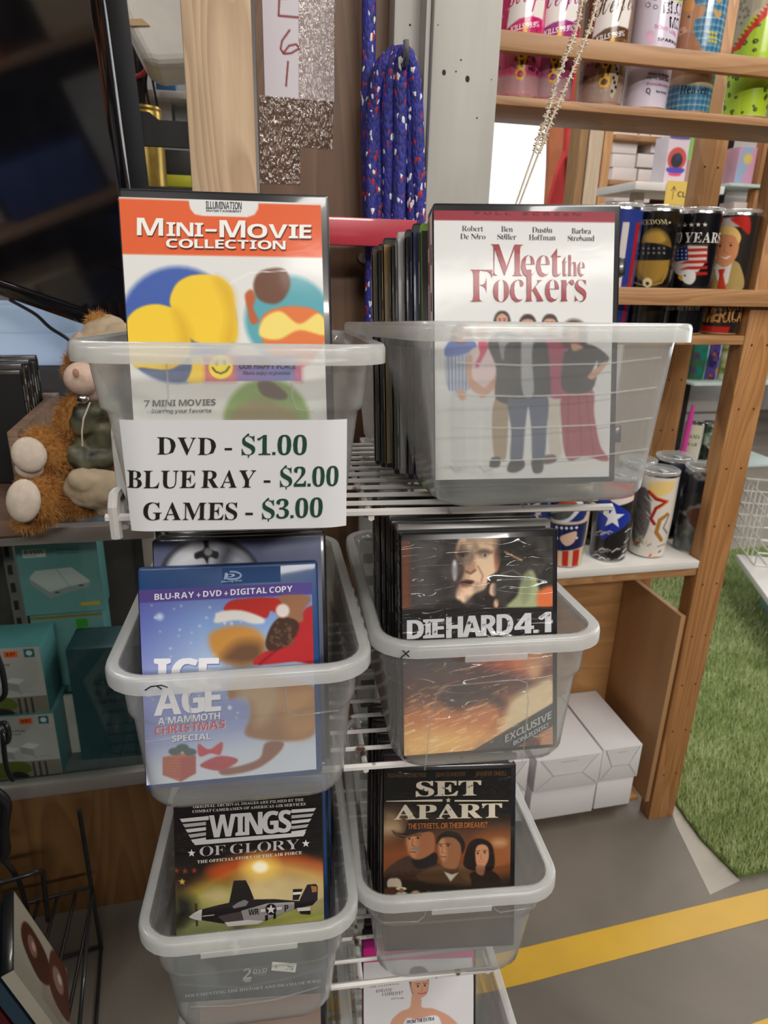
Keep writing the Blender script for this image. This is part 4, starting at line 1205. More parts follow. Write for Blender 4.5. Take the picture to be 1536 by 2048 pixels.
B3 = Bin(bin_pose(-3.4, 3.6, (-0.002, 0.409, -0.392)), 'clear bin with a pen curl on its rim, around the blue plastic case', 0.193, 0.157, HB, taper=0.006, stepw=0.0025,
         lines=[[(-0.037, 0.111), (-0.037, 0.078), (-0.042, 0.068), (-0.07, 0.066)], [(0.03, 0.111), (0.032, 0.084), (0.038, 0.078), (0.07, 0.08)]], notch=True)
B4 = Bin(bin_pose(-5.3, 4.8, (0.192, 0.417, -0.392)), 'clear bin with a pen cross on its rim, middle of the right stack', 0.192, 0.154, HB, lines=arch, handle=0.025, taper=0.006, stepw=0.0025)
B5 = Bin(bin_pose(-4.6, 5.4, (-0.007, 0.413, -0.650)), 'clear bin holding the film box with the aeroplane on it, low in the left stack', 0.19, 0.146, 0.121, handle=0.04,
         lines=[[(-0.055, 0.035), (-0.02, 0.03), (0.02, 0.031), (0.058, 0.04)]], step=0.6, taper=0.009)
B6 = Bin(bin_pose(-6.8, 5.0, (0.183, 0.421, -0.655)), 'clear bin half empty in front of the western film, low in the right stack', 0.196, 0.15, 0.118,
         lines=[[(-0.03, 0.107), (-0.032, 0.09), (-0.038, 0.083), (-0.07, 0.085)], [(0.032, 0.107), (0.034, 0.092), (0.04, 0.087), (0.07, 0.09)]], handle=0.028)
B7 = Bin(bin_pose(-6.0, 5.0, (0.180, 0.428, -0.918)), 'clear bin at the bottom right behind the white and magenta film', 0.194, 0.155, HB, taper=0.008)
B8 = Bin(bin_pose(-4.6, 5.0, (-0.006, 0.42, -0.908)), 'clear bin at the bottom left showing only case tops', 0.19, 0.146, HB, taper=0.008)

# pen marks on the rims
PEN = mat('pen_ink', (0.01, 0.01, 0.015), 0.5, var=0.1)


def pen(bn, lines, label):
    a, y0, y1 = bn.at(bn.H)
    b = MB()
    for ln in lines:
        b.tube([(x, y0 - bn.fl - 0.0004, bn.H - z) for x, z in ln], 0.0005, 5)
    o = obj('pen_mark', b, PEN, bn.root)
    return o


pen(B4, [[(-0.074, 0.003), (-0.069, 0.0085)], [(-0.069, 0.0035), (-0.0755, 0.009)]], '')
pen(B3, [[(-0.064, 0.006), (-0.06, 0.0035), (-0.053, 0.003), (-0.049, 0.005)], [(-0.056, 0.0035), (-0.053, 0.006)]], '')


# price sign: a sheet taped round the front of the top left bin
def price_sign():
    M = B1.M; Mi = M.inverted()
    y_of = lambda z: B1.at(min(max(z, 0.0), 0.079))[1]
    half = B1.at(0.045)[0] - 0.022

    def bend(x):
        # wraps backwards past the flat middle of the wall
        e = abs(x) - half
        return 0.0 if e <= 0 else 13.0 * e * e

    def tr0(x, y):
        o = Mi @ CAMP; d = Mi.to_3x3() @ ray(x, y)
        p = o + d * ((y_of(0.04) - o.y) / d.y)
        for _ in range(5):
            p = o + d * ((y_of(p.z) - 0.0016 + bend(p.x) - o.y) / d.y)
        return (p.x * 1000, -p.z * 1000)
    w, h = 137.0, 70.0
    x0 = tr0(238, 838)[0]
    top = -tr0(460, 840)[1] / 1000
    g = cr(140, 350, 2.4)
    tr = lambda x, y: (tr0(*g(x, y))[0] - x0, tr0(*g(x, y))[1] + top * 1000)
    bl = tr(790, 1702)
    x1 = tr(1330, 1185)[0]
    art = Art(x1, bl[1], 1.0, bg=(0.88, 0.88, 0.885), tr=tr)
    blk = (0.03, 0.03, 0.03); grn = (0.03, 0.25, 0.15)
    art.text('DVD', 'S', (418, 1342), (700, 1345), 84, blk)
    art.text('-', 'S', (742, 1345), (778, 1345), 84, blk)
    art.text('$1.00', 'S', (824, 1345), (1136, 1343), 92, grn)
    art.text('BLUE RAY', 'S', (275, 1500), (888, 1500), 84, blk, space=110)
    art.text('-', 'S', (930, 1500), (962, 1500), 84, blk)
    art.text('$2.00', 'S', (1008, 1497), (1288, 1490), 92, grn)
    art.text('GAMES', 'S', (352, 1655), (802, 1655), 84, blk)
    art.text('-', 'S', (842, 1655), (878, 1655), 84, blk)
    art.text('$3.00', 'S', (922, 1652), (1212, 1640), 90, grn)

    def fm(u, v, off):
        x = (np.asarray(u) + x0) / 1000
        z = top - np.asarray(v) / 1000
        y = np.array([y_of(q) for q in z]) + np.array([bend(q) for q in x]) - 0.0016 - off
        return np.stack([x, y, z], -1)
    o = art.mesh('price_sign', fm, PAPER)
    o.matrix_world = M
    tag(o, 'white paper price list with black words and green prices on the top left bin', 'sign')


price_sign()


# ---------------------------------------------------------------- the front films
def film(M, g, w=0.136, h=0.19, top=0.006, right=0.0055, bottom=0.004, ox=0.0006, res=0.75, bg=(1, 1, 1), seed=1):
    f = cover_tr(M)
    tr = lambda x, y: (lambda q: (q[0] - ox * 1000, q[1] - top * 1000))(f(*g(x, y)))
    return Art((w - right - ox) * 1000, (h - top - bottom) * 1000, res, bg, tr, seed)


# --- short film collection, orange band
M1 = pose(-3.6, 12.4, -0.5, (-0.0627, 0.5089, 0.0432))
g = cr(140, 350, 2.4)
a1 = film(M1, g, w=0.136, h=0.19, bg=(0.86, 0.86, 0.85))
OR = (0.86, 0.36, 0.16)
a1.poly([(225, 112), (570, 124), (578, 165), (600, 190), (640, 197), (850, 203), (885, 192), (902, 165), (905, 137), (1230, 146), (1230, 398), (225, 380)], OR, sm=False)
a1.text('ILLUMINATION', 'B', (652, 163), (824, 167), 36, (0.22, 0.24, 0.27), gap=24)
a1.text('ENTERTAINMENT', 'B', (655, 177), (824, 181), 10, (0.22, 0.24, 0.27))
wh = (0.93, 0.92, 0.9)
for s_, p, q, hh in (('M', (322, 290), (448, 293), 84), ('INI', (464, 294), (640, 297), 66), ('-', (650, 296), (704, 297), 84), ('M', (718, 300), (842, 302), 82),
                     ('OVIE', (852, 303), (1157, 306), 66)):
    a1.text(s_, 'B', p, q, hh, wh, sh=(4, 6), shcol=(0.3, 0.12, 0.07), gap=30)
a1.text('COLLECTION', 'B', (462, 350), (1034, 359), 42, wh, sh=(3, 5), shcol=(0.3, 0.12, 0.07), gap=40)
BL, TE, GN = (0.24, 0.36, 0.66), (0.33, 0.63, 0.68), (0.5, 0.62, 0.32)
a1.ell((520, 722), 276, BL, f=4)
a1.ell((1048, 692), 205, TE, f=4)
a1.ell((945, 1185), 205, GN, f=4)
# plain coloured rounds where the printed figures stand
Y1, Y2 = (0.93, 0.78, 0.2), (0.8, 0.62, 0.12)
a1.poly([(486, 640), (500, 540), (560, 490), (640, 478), (720, 492), (775, 545), (792, 640), (792, 800), (600, 800)], Y1, f=1.2)
a1.poly([(700, 500), (770, 545), (790, 640), (790, 800), (740, 800), (760, 660)], Y2, f=9, al=0.7)
a1.poly([(270, 720), (300, 660), (370, 625), (450, 625), (530, 665), (575, 760), (570, 860), (470, 940), (330, 930), (280, 860)], Y1, f=1.2)
a1.poly([(500, 650), (570, 740), (570, 880), (440, 940), (530, 800)], Y2, f=9, al=0.7)
a1.poly([(575, 890), (640, 880), (650, 985), (560, 990)], Y1, f=1.2)
a1.poly([(330, 925), (470, 935), (580, 900), (560, 985), (480, 992), (400, 970)], (0.25, 0.33, 0.5), f=1.2)
a1.poly([(915, 700), (960, 650), (1060, 630), (1170, 645), (1225, 700), (1230, 790), (1140, 910), (1060, 915), (960, 860), (920, 780)], (0.86, 0.45, 0.22), f=2)
a1.poly([(910, 770), (930, 690), (1010, 655), (1100, 715), (1190, 665), (1232, 720), (1220, 770), (1100, 745), (1000, 790)], (0.93, 0.84, 0.45), f=2)
a1.poly([(880, 540), (900, 475), (960, 450), (1030, 455), (1058, 520), (1030, 590), (980, 620), (910, 600)], (0.42, 0.27, 0.2), f=2)
a1.poly([(840, 575), (870, 550), (890, 590), (880, 640), (905, 700), (870, 715), (850, 640)], (0.72, 0.36, 0.2), f=1.6)
a1.poly([(900, 1000), (960, 990), (1040, 1050), (1020, 1080), (930, 1060)], (0.35, 0.27, 0.22), f=2)
a1.poly([(770, 1150), (880, 1080), (1000, 1100), (1090, 1150), (1100, 1250), (780, 1250)], (0.55, 0.5, 0.35), f=6)
a1.line([(770, 520), (860, 470), (1040, 460)], 0.5, (0.93, 0.93, 0.92), sm=False)
# shop sticker
a1.poly([(655, 864), (1105, 870), (1110, 988), (650, 990)], lambda X, Y: np.stack([0.72 - 0.003 * X, 0.33 + 0.001 * X, 0.5 + 0.002 * X], -1), sm=False)
a1.poly([(655, 864), (790, 866), (790, 988), (650, 990)], (0.86, 0.4, 0.38), f=6, sm=False)
a1.poly([(1080, 870), (1110, 870), (1112, 990), (1080, 988)], (0.8, 0.35, 0.45), f=5, sm=False)
a1.ell((724, 922), 58, (0.95, 0.85, 0.15))
a1.ell((704, 902), 6, (0.1, 0.08, 0.02), ry=11); a1.ell((742, 900), 6, (0.1, 0.08, 0.02), ry=11)
a1.line([(684, 925), (700, 945), (725, 953), (750, 942), (765, 920)], 1.1, (0.1, 0.08, 0.02))
a1.text('Property of', 'B', (896, 892), (992, 894), 14, (0.12, 0.12, 0.2))
a1.text('OUR HAPPY PLACE', 'B', (812, 930), (1082, 930), 26, (0.08, 0.08, 0.15))
a1.text('Please enjoy on premises', 'B', (830, 958), (1060, 958), 16, (0.12, 0.12, 0.25), slant=0.2)
a1.text('7 MINI MOVIES', 'B', (358, 1112), (700, 1105), 30, (0.25, 0.27, 0.3))
a1.text('Starring your favorite', 'B', (392, 1142), (680, 1140), 18, (0.3, 0.33, 0.36))
make_case('film_case', M1, 'white film case with an orange band, standing above the price sign', 'film case', a1, w=0.136, h=0.19, spine=(0.86, 0.85, 0.84))
# it stands on a flat case lying in the bin
Mf = B1.M @ Matrix.Translation((-0.05, 0.05, 0.0165)) @ Matrix.Rotation(R(-90), 4, 'X')
Mf = B1.M @ Matrix.Translation((-0.05, 0.235, 0.0172)) @ Matrix.Rotation(R(-90), 4, 'X')
make_case('film_case', Mf, 'dark maroon film case lying flat under the others behind the price sign', 'film case', spine=(0.25, 0.05, 0.08), w=0.1, h=0.19)

# --- family comedy, white with a crimson band
M2 = pose(-8.8, 13.4, -1.4, (0.14, 0.479, 0.041))
g = cr(660, 380, 2.0757)
a2 = film(M2, g, w=0.130, bg=(0.84, 0.84, 0.835), top=0.0055, right=0.005)
CRI = (0.55, 0.1, 0.17)
a2.poly([(420, 40), (1200, 60), (1200, 136), (420, 126)], CRI, sm=False)
a2.text('FULL SCREEN', 'B', (600, 102), (1040, 108), 12, (0.38, 0.06, 0.1), gap=220, space=420)
dk = (0.22, 0.21, 0.22)
for s_, x0, x1, y in (('Robert', 547, 635, 172), ('De Niro', 540, 645, 205), ('Ben', 710, 758, 174), ('Stiller', 694, 773, 206), ('Dustin', 838, 922, 178), ('Hoffman', 825, 935, 209),
                      ('Barbra', 1002, 1082, 182), ('Streisand', 986, 1096, 212)):
    a2.text(s_, 'R', (x0, y), (x1, y + 1), 23, dk, gap=24)
RED = (0.58, 0.1, 0.16)
a2.text('M', 'R', (664, 358), (800, 360), 132, RED)
a2.text('eet', 'R', (792, 360), (958, 361), 128, RED, gap=22)
a2.text('the', 'R', (962, 359), (1056, 359), 88, RED, gap=12)
a2.text('F', 'R', (580, 466), (672, 466), 134, RED)
a2.text('ockers', 'R', (676, 466), (1062, 464), 134, RED, gap=16)
SK = (0.78, 0.58, 0.47)


def head(a, x, y, r, hair, skin=SK, curly=False, long_=False, bald=False):
    if long_:
        a.poly([(x - r * 1.6, y + r * 1.9), (x - r * 1.7, y), (x - r, y - r * 1.3), (x + r * .2, y - r * 1.7), (x + r * 1.3, y - r * 1.1), (x + r * 1.8, y + r * .3), (x + r * 1.7, y + r * 2)], hair, f=2)
    else:
        a.poly([(x - r * 1.1, y + r * .4), (x - r * 1.15, y - r * .7), (x - r * .5, y - r * 1.5), (x + r * .5, y - r * 1.5), (x + r * 1.1, y - r * .8), (x + r * 1.1, y + r * .3)], hair, f=1.4)
    a.poly([(x - r * .85, y - r * .6), (x, y - r * (1.2 if bald else .9)), (x + r * .85, y - r * .6), (x + r * .8, y + r * .5), (x + r * .35, y + r * 1.25), (x - r * .35, y + r * 1.25), (x - r * .8, y + r * .5)], skin, f=1.2)
    e = tuple(c * .3 for c in skin)
    a.ell((x - r * .35, y - r * .1), r * .13, e); a.ell((x + r * .35, y - r * .1), r * .13, e)
    a.line([(x - r * .55, y - r * .35), (x - r * .2, y - r * .38)], 0.5, tuple(c * .5 for c in skin))
    a.line([(x + r * .2, y - r * .38), (x + r * .55, y - r * .35)], 0.5, tuple(c * .5 for c in skin))
    a.line([(x, y), (x + r * .1, y + r * .35), (x - r * .08, y + r * .4)], 0.4, tuple(c * .75 for c in skin))
    a.line([(x - r * .35, y + r * .72), (x, y + r * .82), (x + r * .35, y + r * .7)], 0.6, (skin[0] * .75, skin[1] * .45, skin[2] * .45))


# striped shirt, shawl
head(a2, 545, 598, 25, (0.45, 0.25, 0.15), long_=True)
a2.poly([(500, 840), (600, 840), (590, 1000), (600, 1160), (560, 1170), (510, 1160)], (0.79, 0.79, 0.79), f=2)
a2.poly([(480, 690), (520, 660), (592, 690), (585, 840), (500, 835), (478, 780)], (0.7, 0.73, 0.8), f=1.5)
for i in range(7):
    a2.line([(490 + i * 15, 690), (494 + i * 14, 830)], 0.9, (0.42, 0.48, 0.62))
a2.poly([(476, 660), (500, 628), (545, 640), (590, 622), (608, 655), (560, 680), (520, 690), (480, 690)], (0.3, 0.4, 0.68), f=1.5)
a2.poly([(525, 830), (560, 835), (568, 865), (540, 870)], SK, f=1.5)
# pale top, pink scarf
a2.poly([(565, 840), (690, 845), (690, 1000), (680, 1180), (640, 1190), (628, 900), (612, 1150), (570, 1150)], (0.81, 0.81, 0.81), f=2)
head(a2, 632, 592, 25, (0.8, 0.66, 0.42))
a2.poly([(582, 670), (615, 650), (660, 652), (716, 680), (700, 720), (690, 840), (590, 840), (585, 730)], (0.86, 0.76, 0.76), f=1.5)
a2.poly([(566, 700), (590, 690), (590, 780), (650, 830), (640, 860), (590, 830), (568, 780)], SK, f=1.5)
a2.poly([(695, 700), (714, 700), (706, 790), (640, 860), (620, 845), (680, 780)], SK, f=1.5)
a2.poly([(615, 632), (650, 632), (655, 655), (632, 700), (612, 738), (604, 720), (622, 680)], (0.78, 0.16, 0.36), f=1.3)
# black jacket, shorts
head(a2, 714, 545, 27, (0.14, 0.12, 0.11), bald=True)
a2.poly([(690, 860), (750, 860), (742, 900), (730, 1110), (700, 1115), (680, 1100), (672, 950)], (0.62, 0.53, 0.42), f=1.5)
a2.poly([(662, 1140), (672, 1112), (706, 1112), (700, 1148), (668, 1150)], (0.1, 0.09, 0.09), f=1.5)
a2.poly([(655, 640), (695, 595), (750, 595), (800, 640), (790, 865), (690, 868), (690, 740)], (0.14, 0.15, 0.17), f=1.5)
a2.poly([(698, 600), (742, 600), (735, 680), (712, 700)], (0.5, 0.53, 0.55), f=1.5)
# magenta shirt (stands behind)
a2.poly([(885, 840), (962, 840), (955, 1000), (960, 1100), (915, 1105), (900, 960)], (0.77, 0.74, 0.68), f=2)
a2.poly([(880, 1105), (930, 1100), (938, 1125), (900, 1138), (878, 1130)], (0.35, 0.25, 0.18), f=1.5)
head(a2, 912, 558, 27, (0.2, 0.15, 0.12))
a2.poly([(868, 630), (895, 605), (930, 605), (975, 640), (985, 840), (895, 842)], (0.6, 0.18, 0.32), f=1.5)
# centre man
a2.poly([(745, 845), (895, 845), (898, 1000), (885, 1125), (842, 1125), (836, 1000), (822, 900), (808, 1000), (795, 1130), (750, 1130), (752, 1000)], (0.27, 0.32, 0.42), f=1.5)
a2.poly([(736, 1165), (750, 1125), (800, 1122), (805, 1150), (770, 1172)], (0.1, 0.1, 0.12), f=1.5)
a2.poly([(838, 1120), (880, 1120), (880, 1168), (845, 1172)], (0.1, 0.1, 0.12), f=1.5)
head(a2, 820, 562, 29, (0.16, 0.11, 0.08))
a2.poly([(725, 660), (770, 615), (800, 605), (850, 605), (900, 640), (915, 830), (900, 855), (740, 860), (728, 780)], (0.12, 0.13, 0.15), f=1.5)
a2.poly([(798, 605), (846, 605), (838, 690), (845, 845), (800, 848), (792, 720)], (0.6, 0.62, 0.63), f=1.5)
# red skirt, curly hair
a2.poly([(968, 830), (1086, 828), (1095, 930), (1120, 1060), (1156, 1115), (1130, 1125), (1060, 1105), (985, 1118), (962, 990)], (0.6, 0.2, 0.25), f=1.5)
for x0, x1 in ((990, 985), (1030, 1045), (1060, 1095)):
    a2.line([(x0, 840), (x1, 1100)], 0.8, (0.45, 0.13, 0.18), f=1.5)
a2.poly([(965, 600), (970, 560), (1000, 538), (1040, 545), (1066, 580), (1062, 640), (1040, 660), (985, 665), (962, 640)], (0.3, 0.2, 0.15), f=3)
head(a2, 1012, 592, 26, (0.3, 0.2, 0.15))
a2.poly([(968, 700), (985, 665), (1040, 640), (1100, 650), (1152, 690), (1150, 715), (1105, 765), (1085, 760), (1110, 710), (1085, 830), (968, 832)], (0.13, 0.13, 0.15), f=1.5)
a2.poly([(1070, 770), (1110, 735), (1135, 715), (1150, 720), (1100, 780), (1078, 785)], SK, f=1.5)
a2.poly([(1000, 640), (1030, 640), (1050, 655), (1010, 668)], SK, f=2)
a2.poly([(480, 1150), (560, 1160), (700, 1185), (560, 1172)], (0.74, 0.74, 0.73), f=4, al=0.6)
for xs in ((500, 530), (620, 660)):
    a2.line([(xs[0], 1150), (xs[0] + 20, 1168), (xs[1] + 10, 1160)], 1.0, (0.66, 0.66, 0.65), f=2)
make_case('film_case', M2, 'white film case with a crimson band and six standing people', 'film case', a2, w=0.130, spine=(0.85, 0.84, 0.83), top=0.0055, right=0.005, latch=True)
# --- holiday special in the blue case
M3 = pose(-2.3, 16.7, 0.5, (-0.073, 0.493, -0.218))
g = cr(180, 1040, 2.6483)
a3 = film(M3, g, w=0.135, h=0.171, top=0.0163, right=0.005, bg=(0.5, 0.58, 0.78), bottom=0.0045, seed=3)
a3.vgrad([(0, (0.42, 0.47, 0.72)), (25, (0.5, 0.62, 0.83)), (60, (0.68, 0.76, 0.87)), (95, (0.5, 0.56, 0.78)), (115, (0.62, 0.68, 0.85)), (150, (0.84, 0.88, 0.93))])
lm = np.clip(1 - a3.X / 45, 0, 1) * np.clip(1 - a3.Y / 150, 0, 1)
a3.a[:] = a3.a * (1 - 0.75 * lm[..., None]) + np.array((0.33, 0.34, 0.68)) * 0.75 * lm[..., None]
a3.poly([(800, 1180), (1000, 1120), (1230, 1150), (1230, 1360), (280, 1430), (280, 1300)], (0.85, 0.89, 0.94), f=22, al=0.8)
a3.poly([(240, 372), (1210, 322), (1210, 392), (240, 440)], (0.33, 0.27, 0.56), sm=False)
rs = random.Random(8)
for _ in range(60):
    a3.ell((rs.uniform(270, 1180), rs.uniform(440, 1150)), rs.choice((3, 3, 4, 5, 8)), (0.86, 0.9, 0.97), f=1.6, al=0.8)
a3.ell((370, 512), 18, (0.82, 0.88, 0.97), f=3, al=0.9); a3.ell((740, 993), 10, (0.9, 0.93, 0.97), f=2); a3.ell((312, 920), 12, (0.8, 0.85, 0.96), f=3)
# plain stand-in shapes in the colours of the cover picture
BR = (0.6, 0.42, 0.26)
a3.poly([(760, 830), (900, 800), (1010, 830), (1200, 900), (1200, 1080), (1160, 1150), (1040, 1170), (900, 1160), (820, 1130), (850, 1040), (830, 930), (735, 945)], BR, f=3)
a3.poly([(800, 850), (960, 850), (1010, 930), (960, 1050), (880, 1090), (860, 980), (790, 930)], (0.74, 0.64, 0.5), f=10, al=0.8)
a3.poly([(1010, 930), (1200, 900), (1200, 1100), (1060, 1150)], (0.8, 0.6, 0.36), f=12, al=0.7)
a3.poly([(640, 600), (760, 560), (880, 580), (930, 650), (900, 740), (800, 770), (690, 740), (640, 680)], (0.78, 0.55, 0.25), f=5)
a3.poly([(780, 650), (900, 650), (910, 740), (800, 770), (700, 735)], (0.36, 0.25, 0.2), f=10, al=0.85)
a3.poly([(920, 700), (1040, 650), (1090, 560), (1140, 470), (1200, 480), (1200, 740), (1080, 750), (870, 765)], (0.72, 0.14, 0.16), f=1.5)
a3.line([(900, 760), (1010, 670), (1090, 610)], 1.6, (0.5, 0.07, 0.1), f=2)
a3.poly([(1010, 400), (1130, 396), (1170, 420), (1130, 480), (1120, 540), (1000, 520), (990, 430)], (0.6, 0.42, 0.3), f=2)
a3.poly([(930, 640), (960, 560), (1010, 515), (1090, 530), (1105, 580), (1050, 660), (980, 690), (940, 685)], (0.26, 0.17, 0.12), f=1.5)
for i in range(40):
    x, y = rs.uniform(950, 1080), rs.uniform(540, 670)
    a3.ell((x, y), 7, (0.45, 0.32, 0.24), f=1.2, al=0.7)
a3.poly([(712, 480), (740, 430), (830, 415), (930, 410), (1000, 420), (1030, 490), (1020, 520), (960, 480), (930, 520), (820, 490)], (0.72, 0.16, 0.13), f=1.2)
a3.poly([(660, 520), (690, 485), (800, 478), (910, 515), (920, 545), (860, 548), (780, 530), (670, 545)], (0.88, 0.87, 0.85), f=2)
a3.ell((1020, 480), 36, (0.88, 0.85, 0.83), f=2)
a3.poly([(930, 1180), (1020, 1175), (1010, 1220), (930, 1290), (840, 1330), (710, 1350), (690, 1320), (800, 1300), (900, 1260)], (0.56, 0.34, 0.25), f=2)
# parcels
a3.poly([(385, 1255), (480, 1235), (560, 1250), (560, 1340), (480, 1385), (385, 1350)], (0.74, 0.38, 0.24), f=1.2, sm=False)
a3.poly([(480, 1262), (560, 1245), (560, 1340), (480, 1385)], (0.66, 0.28, 0.22), f=1.2, sm=False)
for i in range(7):
    a3.line([(388, 1262 + i * 13), (478, 1266 + i * 16)], 0.4, (0.55, 0.25, 0.15))
for c_ in ((450, 1225), (530, 1228), (490, 1205)):
    a3.ell(c_, 34, (0.2, 0.32, 0.28), f=1.2, ry=20)
a3.poly([(590, 1290), (680, 1250), (770, 1260), (775, 1285), (690, 1325), (600, 1310)], (0.7, 0.18, 0.2), f=1.5)
a3.poly([(575, 1185), (630, 1215), (700, 1175), (690, 1240), (640, 1235), (580, 1250)], (0.78, 0.16, 0.22), f=1.3)
# lettering
WT = (0.93, 0.93, 0.95)
a3.text('BLU-RAY + DVD + DIGITAL COPY', 'B', (342, 423), (1072, 378), 32, (0.92, 0.91, 0.95), gap=60, space=130)
for s_, p, q, hh in (('ICE', (342, 895), (680, 888), 158), ('AGE', (342, 1036), (692, 1008), 140)):
    a3.text(s_, 'B', (p[0] + 5, p[1] + 6), (q[0] + 6, q[1] + 6), hh, (0.4, 0.45, 0.7), gap=22)
    for dx in (-3, 3):
        a3.text(s_, 'B', (p[0] + dx, p[1]), (q[0] + dx, q[1]), hh, WT, gap=22)
    a3.text(s_, 'B', p, q, hh + 4, WT, gap=22)
a3.text('A MAMMOTH', 'B', (360, 1083), (690, 1052), 36, WT, sh=(3, 3), shcol=(0.3, 0.35, 0.6))
a3.text('CHRISTMAS', 'B', (342, 1136), (716, 1098), 42, (0.8, 0.25, 0.3), sh=(4, 2), shcol=(0.9, 0.86, 0.9))
a3.text('SPECIAL', 'B', (434, 1172), (642, 1158), 32, WT, sh=(3, 3), shcol=(0.3, 0.35, 0.6))
lid = []
t3 = make_case('film_case', M3, 'blue plastic disc case with a snowy red and brown cover, middle left bin', 'film case', a3, w=0.135, h=0.171, d=0.012,
               shell=BLUEP, spine=(0.36, 0.4, 0.68), top=0.0163, right=0.005, bottom=0.0045)
# the disc emblem on the blue strip above the sleeve
f3 = cover_tr(M3)
a3b = Art(44, 12.5, 0.5, bg=(0.115, 0.272, 0.485), tr=lambda x, y: (lambda q: (q[0] - 62, q[1] - 2.2))(f3(*g(x, y))))
gr = (0.66, 0.74, 0.84)
arc = [(752 + 48 * math.cos(R(a)), 293 + 20 * math.sin(R(a))) for a in range(-100, 150, 12)]
a3b.line(arc, 1.2, gr)
a3b.line([(712, 312), (722, 282), (722, 290)], 1.0, gr); a3b.text('b', 'B', (714, 304), (768, 300), 22, gr)
a3b.text('Blu-ray Disc', 'B', (696, 331), (806, 323), 9, gr)
mbk = a3b.mesh('disc_emblem', flat(0.062, -0.0022, -0.0003), SLEEVE, t3)

# --- action film in loose wrap
M4 = pose(-4.1, 16.5, 0.1, (0.131, 0.5, -0.205))
g = cr(660, 980, 2.7429)
a4 = film(M4, g, bg=(0.08, 0.07, 0.07), seed=4, right=0.005, ox=0.001)
a4.vgrad([(0, (0.1, 0.09, 0.085)), (40, (0.16, 0.13, 0.12)), (75, (0.07, 0.06, 0.06)), (96, (0.14, 0.09, 0.08)), (130, (0.35, 0.2, 0.16)), (178, (0.7, 0.5, 0.33))])
a4.poly([(440, 250), (700, 240), (720, 620), (440, 660)], (0.3, 0.29, 0.29), f=14, al=0.8, sm=False)
a4.poly([(560, 255), (700, 250), (690, 560), (590, 600)], (0.17, 0.15, 0.15), f=14, al=0.8)
FS = (0.86, 0.72, 0.6)
a4.poly([(690, 330), (715, 262), (790, 240), (900, 238), (935, 270), (925, 340), (915, 440), (870, 480), (850, 540), (790, 570), (740, 620), (700, 610), (690, 560), (715, 500), (735, 430), (700, 390)], FS, f=2.5)
a4.poly([(690, 330), (730, 300), (745, 400), (735, 470), (715, 520), (690, 560), (680, 420)], (0.3, 0.24, 0.21), f=9, al=0.9)
a4.poly([(720, 250), (800, 240), (930, 250), (920, 320), (860, 290), (780, 300)], (0.84, 0.74, 0.62), f=8, al=0.8)
a4.poly([(795, 345), (835, 325), (890, 335), (880, 350), (830, 350)], (0.45, 0.34, 0.28), f=3, al=0.9)
a4.poly([(700, 340), (750, 335), (755, 355), (705, 360)], (0.2, 0.15, 0.13), f=3, al=0.9)
a4.ell((850, 358), 16, (0.9, 0.86, 0.8), f=1.5, ry=9); a4.ell((850, 358), 7, (0.1, 0.08, 0.07), f=1)
a4.ell((728, 360), 9, (0.12, 0.09, 0.08), f=1)
a4.poly([(762, 350), (785, 345), (800, 430), (765, 455), (745, 440)], (0.62, 0.47, 0.37), f=4, al=0.8)
a4.line([(745, 446), (770, 458), (795, 440)], 1.4, (0.35, 0.24, 0.2), f=2)
a4.poly([(710, 508), (745, 492), (790, 500), (770, 520), (730, 525)], (0.25, 0.14, 0.12), f=2)
a4.line([(712, 530), (745, 534), (775, 524)], 1.0, (0.6, 0.38, 0.32), f=2)
for i in range(4):
    a4.line([(745, 262 + i * 12), (830, 256 + i * 11), (900, 268 + i * 12)], 0.5, (0.6, 0.46, 0.36), f=1.5, al=0.8)
a4.line([(812, 420), (838, 470), (830, 500)], 0.9, (0.55, 0.4, 0.32), f=2.5)
a4.poly([(905, 330), (935, 325), (935, 400), (915, 450), (900, 420)], (0.72, 0.5, 0.4), f=2)
a4.ell((683, 440), 14, (0.85, 0.86, 0.9), f=2.5, ry=56, al=0.9)
a4.poly([(940, 240), (1225, 250), (1222, 640), (1140, 560), (1060, 440), (930, 420)], (0.14, 0.13, 0.12), f=8, al=0.9)
a4.blotch((0.32, 0.3, 0.28), 14, .55, .75, 0.5, (a4.Y < 62) * 1.0)
a4.poly([(880, 520), (905, 510), (925, 540), (905, 580), (875, 570)], (0.8, 0.66, 0.58), f=2)
a4.poly([(905, 600), (925, 605), (915, 650), (885, 655)], (0.75, 0.6, 0.5), f=2)
a4.poly([(1040, 470), (1110, 440), (1140, 520), (1145, 640), (970, 645), (1030, 570)], (0.53, 0.56, 0.42), f=3)
a4.poly([(1140, 560), (1222, 530), (1222, 640), (1145, 645)], (0.7, 0.36, 0.2), f=4)
a4.line([(960, 340), (1050, 385)], 1.2, (0.75, 0.55, 0.4), f=1.5)
a4.poly([(600, 620), (700, 600), (760, 640), (860, 570), (900, 640), (880, 660), (600, 662)], (0.13, 0.11, 0.1), f=3)
a4.poly([(930, 430), (1040, 400), (1080, 450), (1010, 560), (940, 620), (900, 560)], (0.2, 0.19, 0.18), f=5)
a4.line([(940, 460), (1000, 440), (1050, 470)], 1.0, (0.4, 0.38, 0.36), f=2)
a4.poly([(1060, 470), (1100, 480), (1090, 600), (1050, 620)], (0.46, 0.49, 0.37), f=4)
a4.poly([(385, 270), (440, 262), (440, 660), (385, 660)], (0.42, 0.24, 0.16), f=6, sm=False, al=.8)
a4.poly([(385, 655), (1225, 640), (1225, 830), (385, 860)], (0.055, 0.05, 0.05), f=1.5, sm=False)
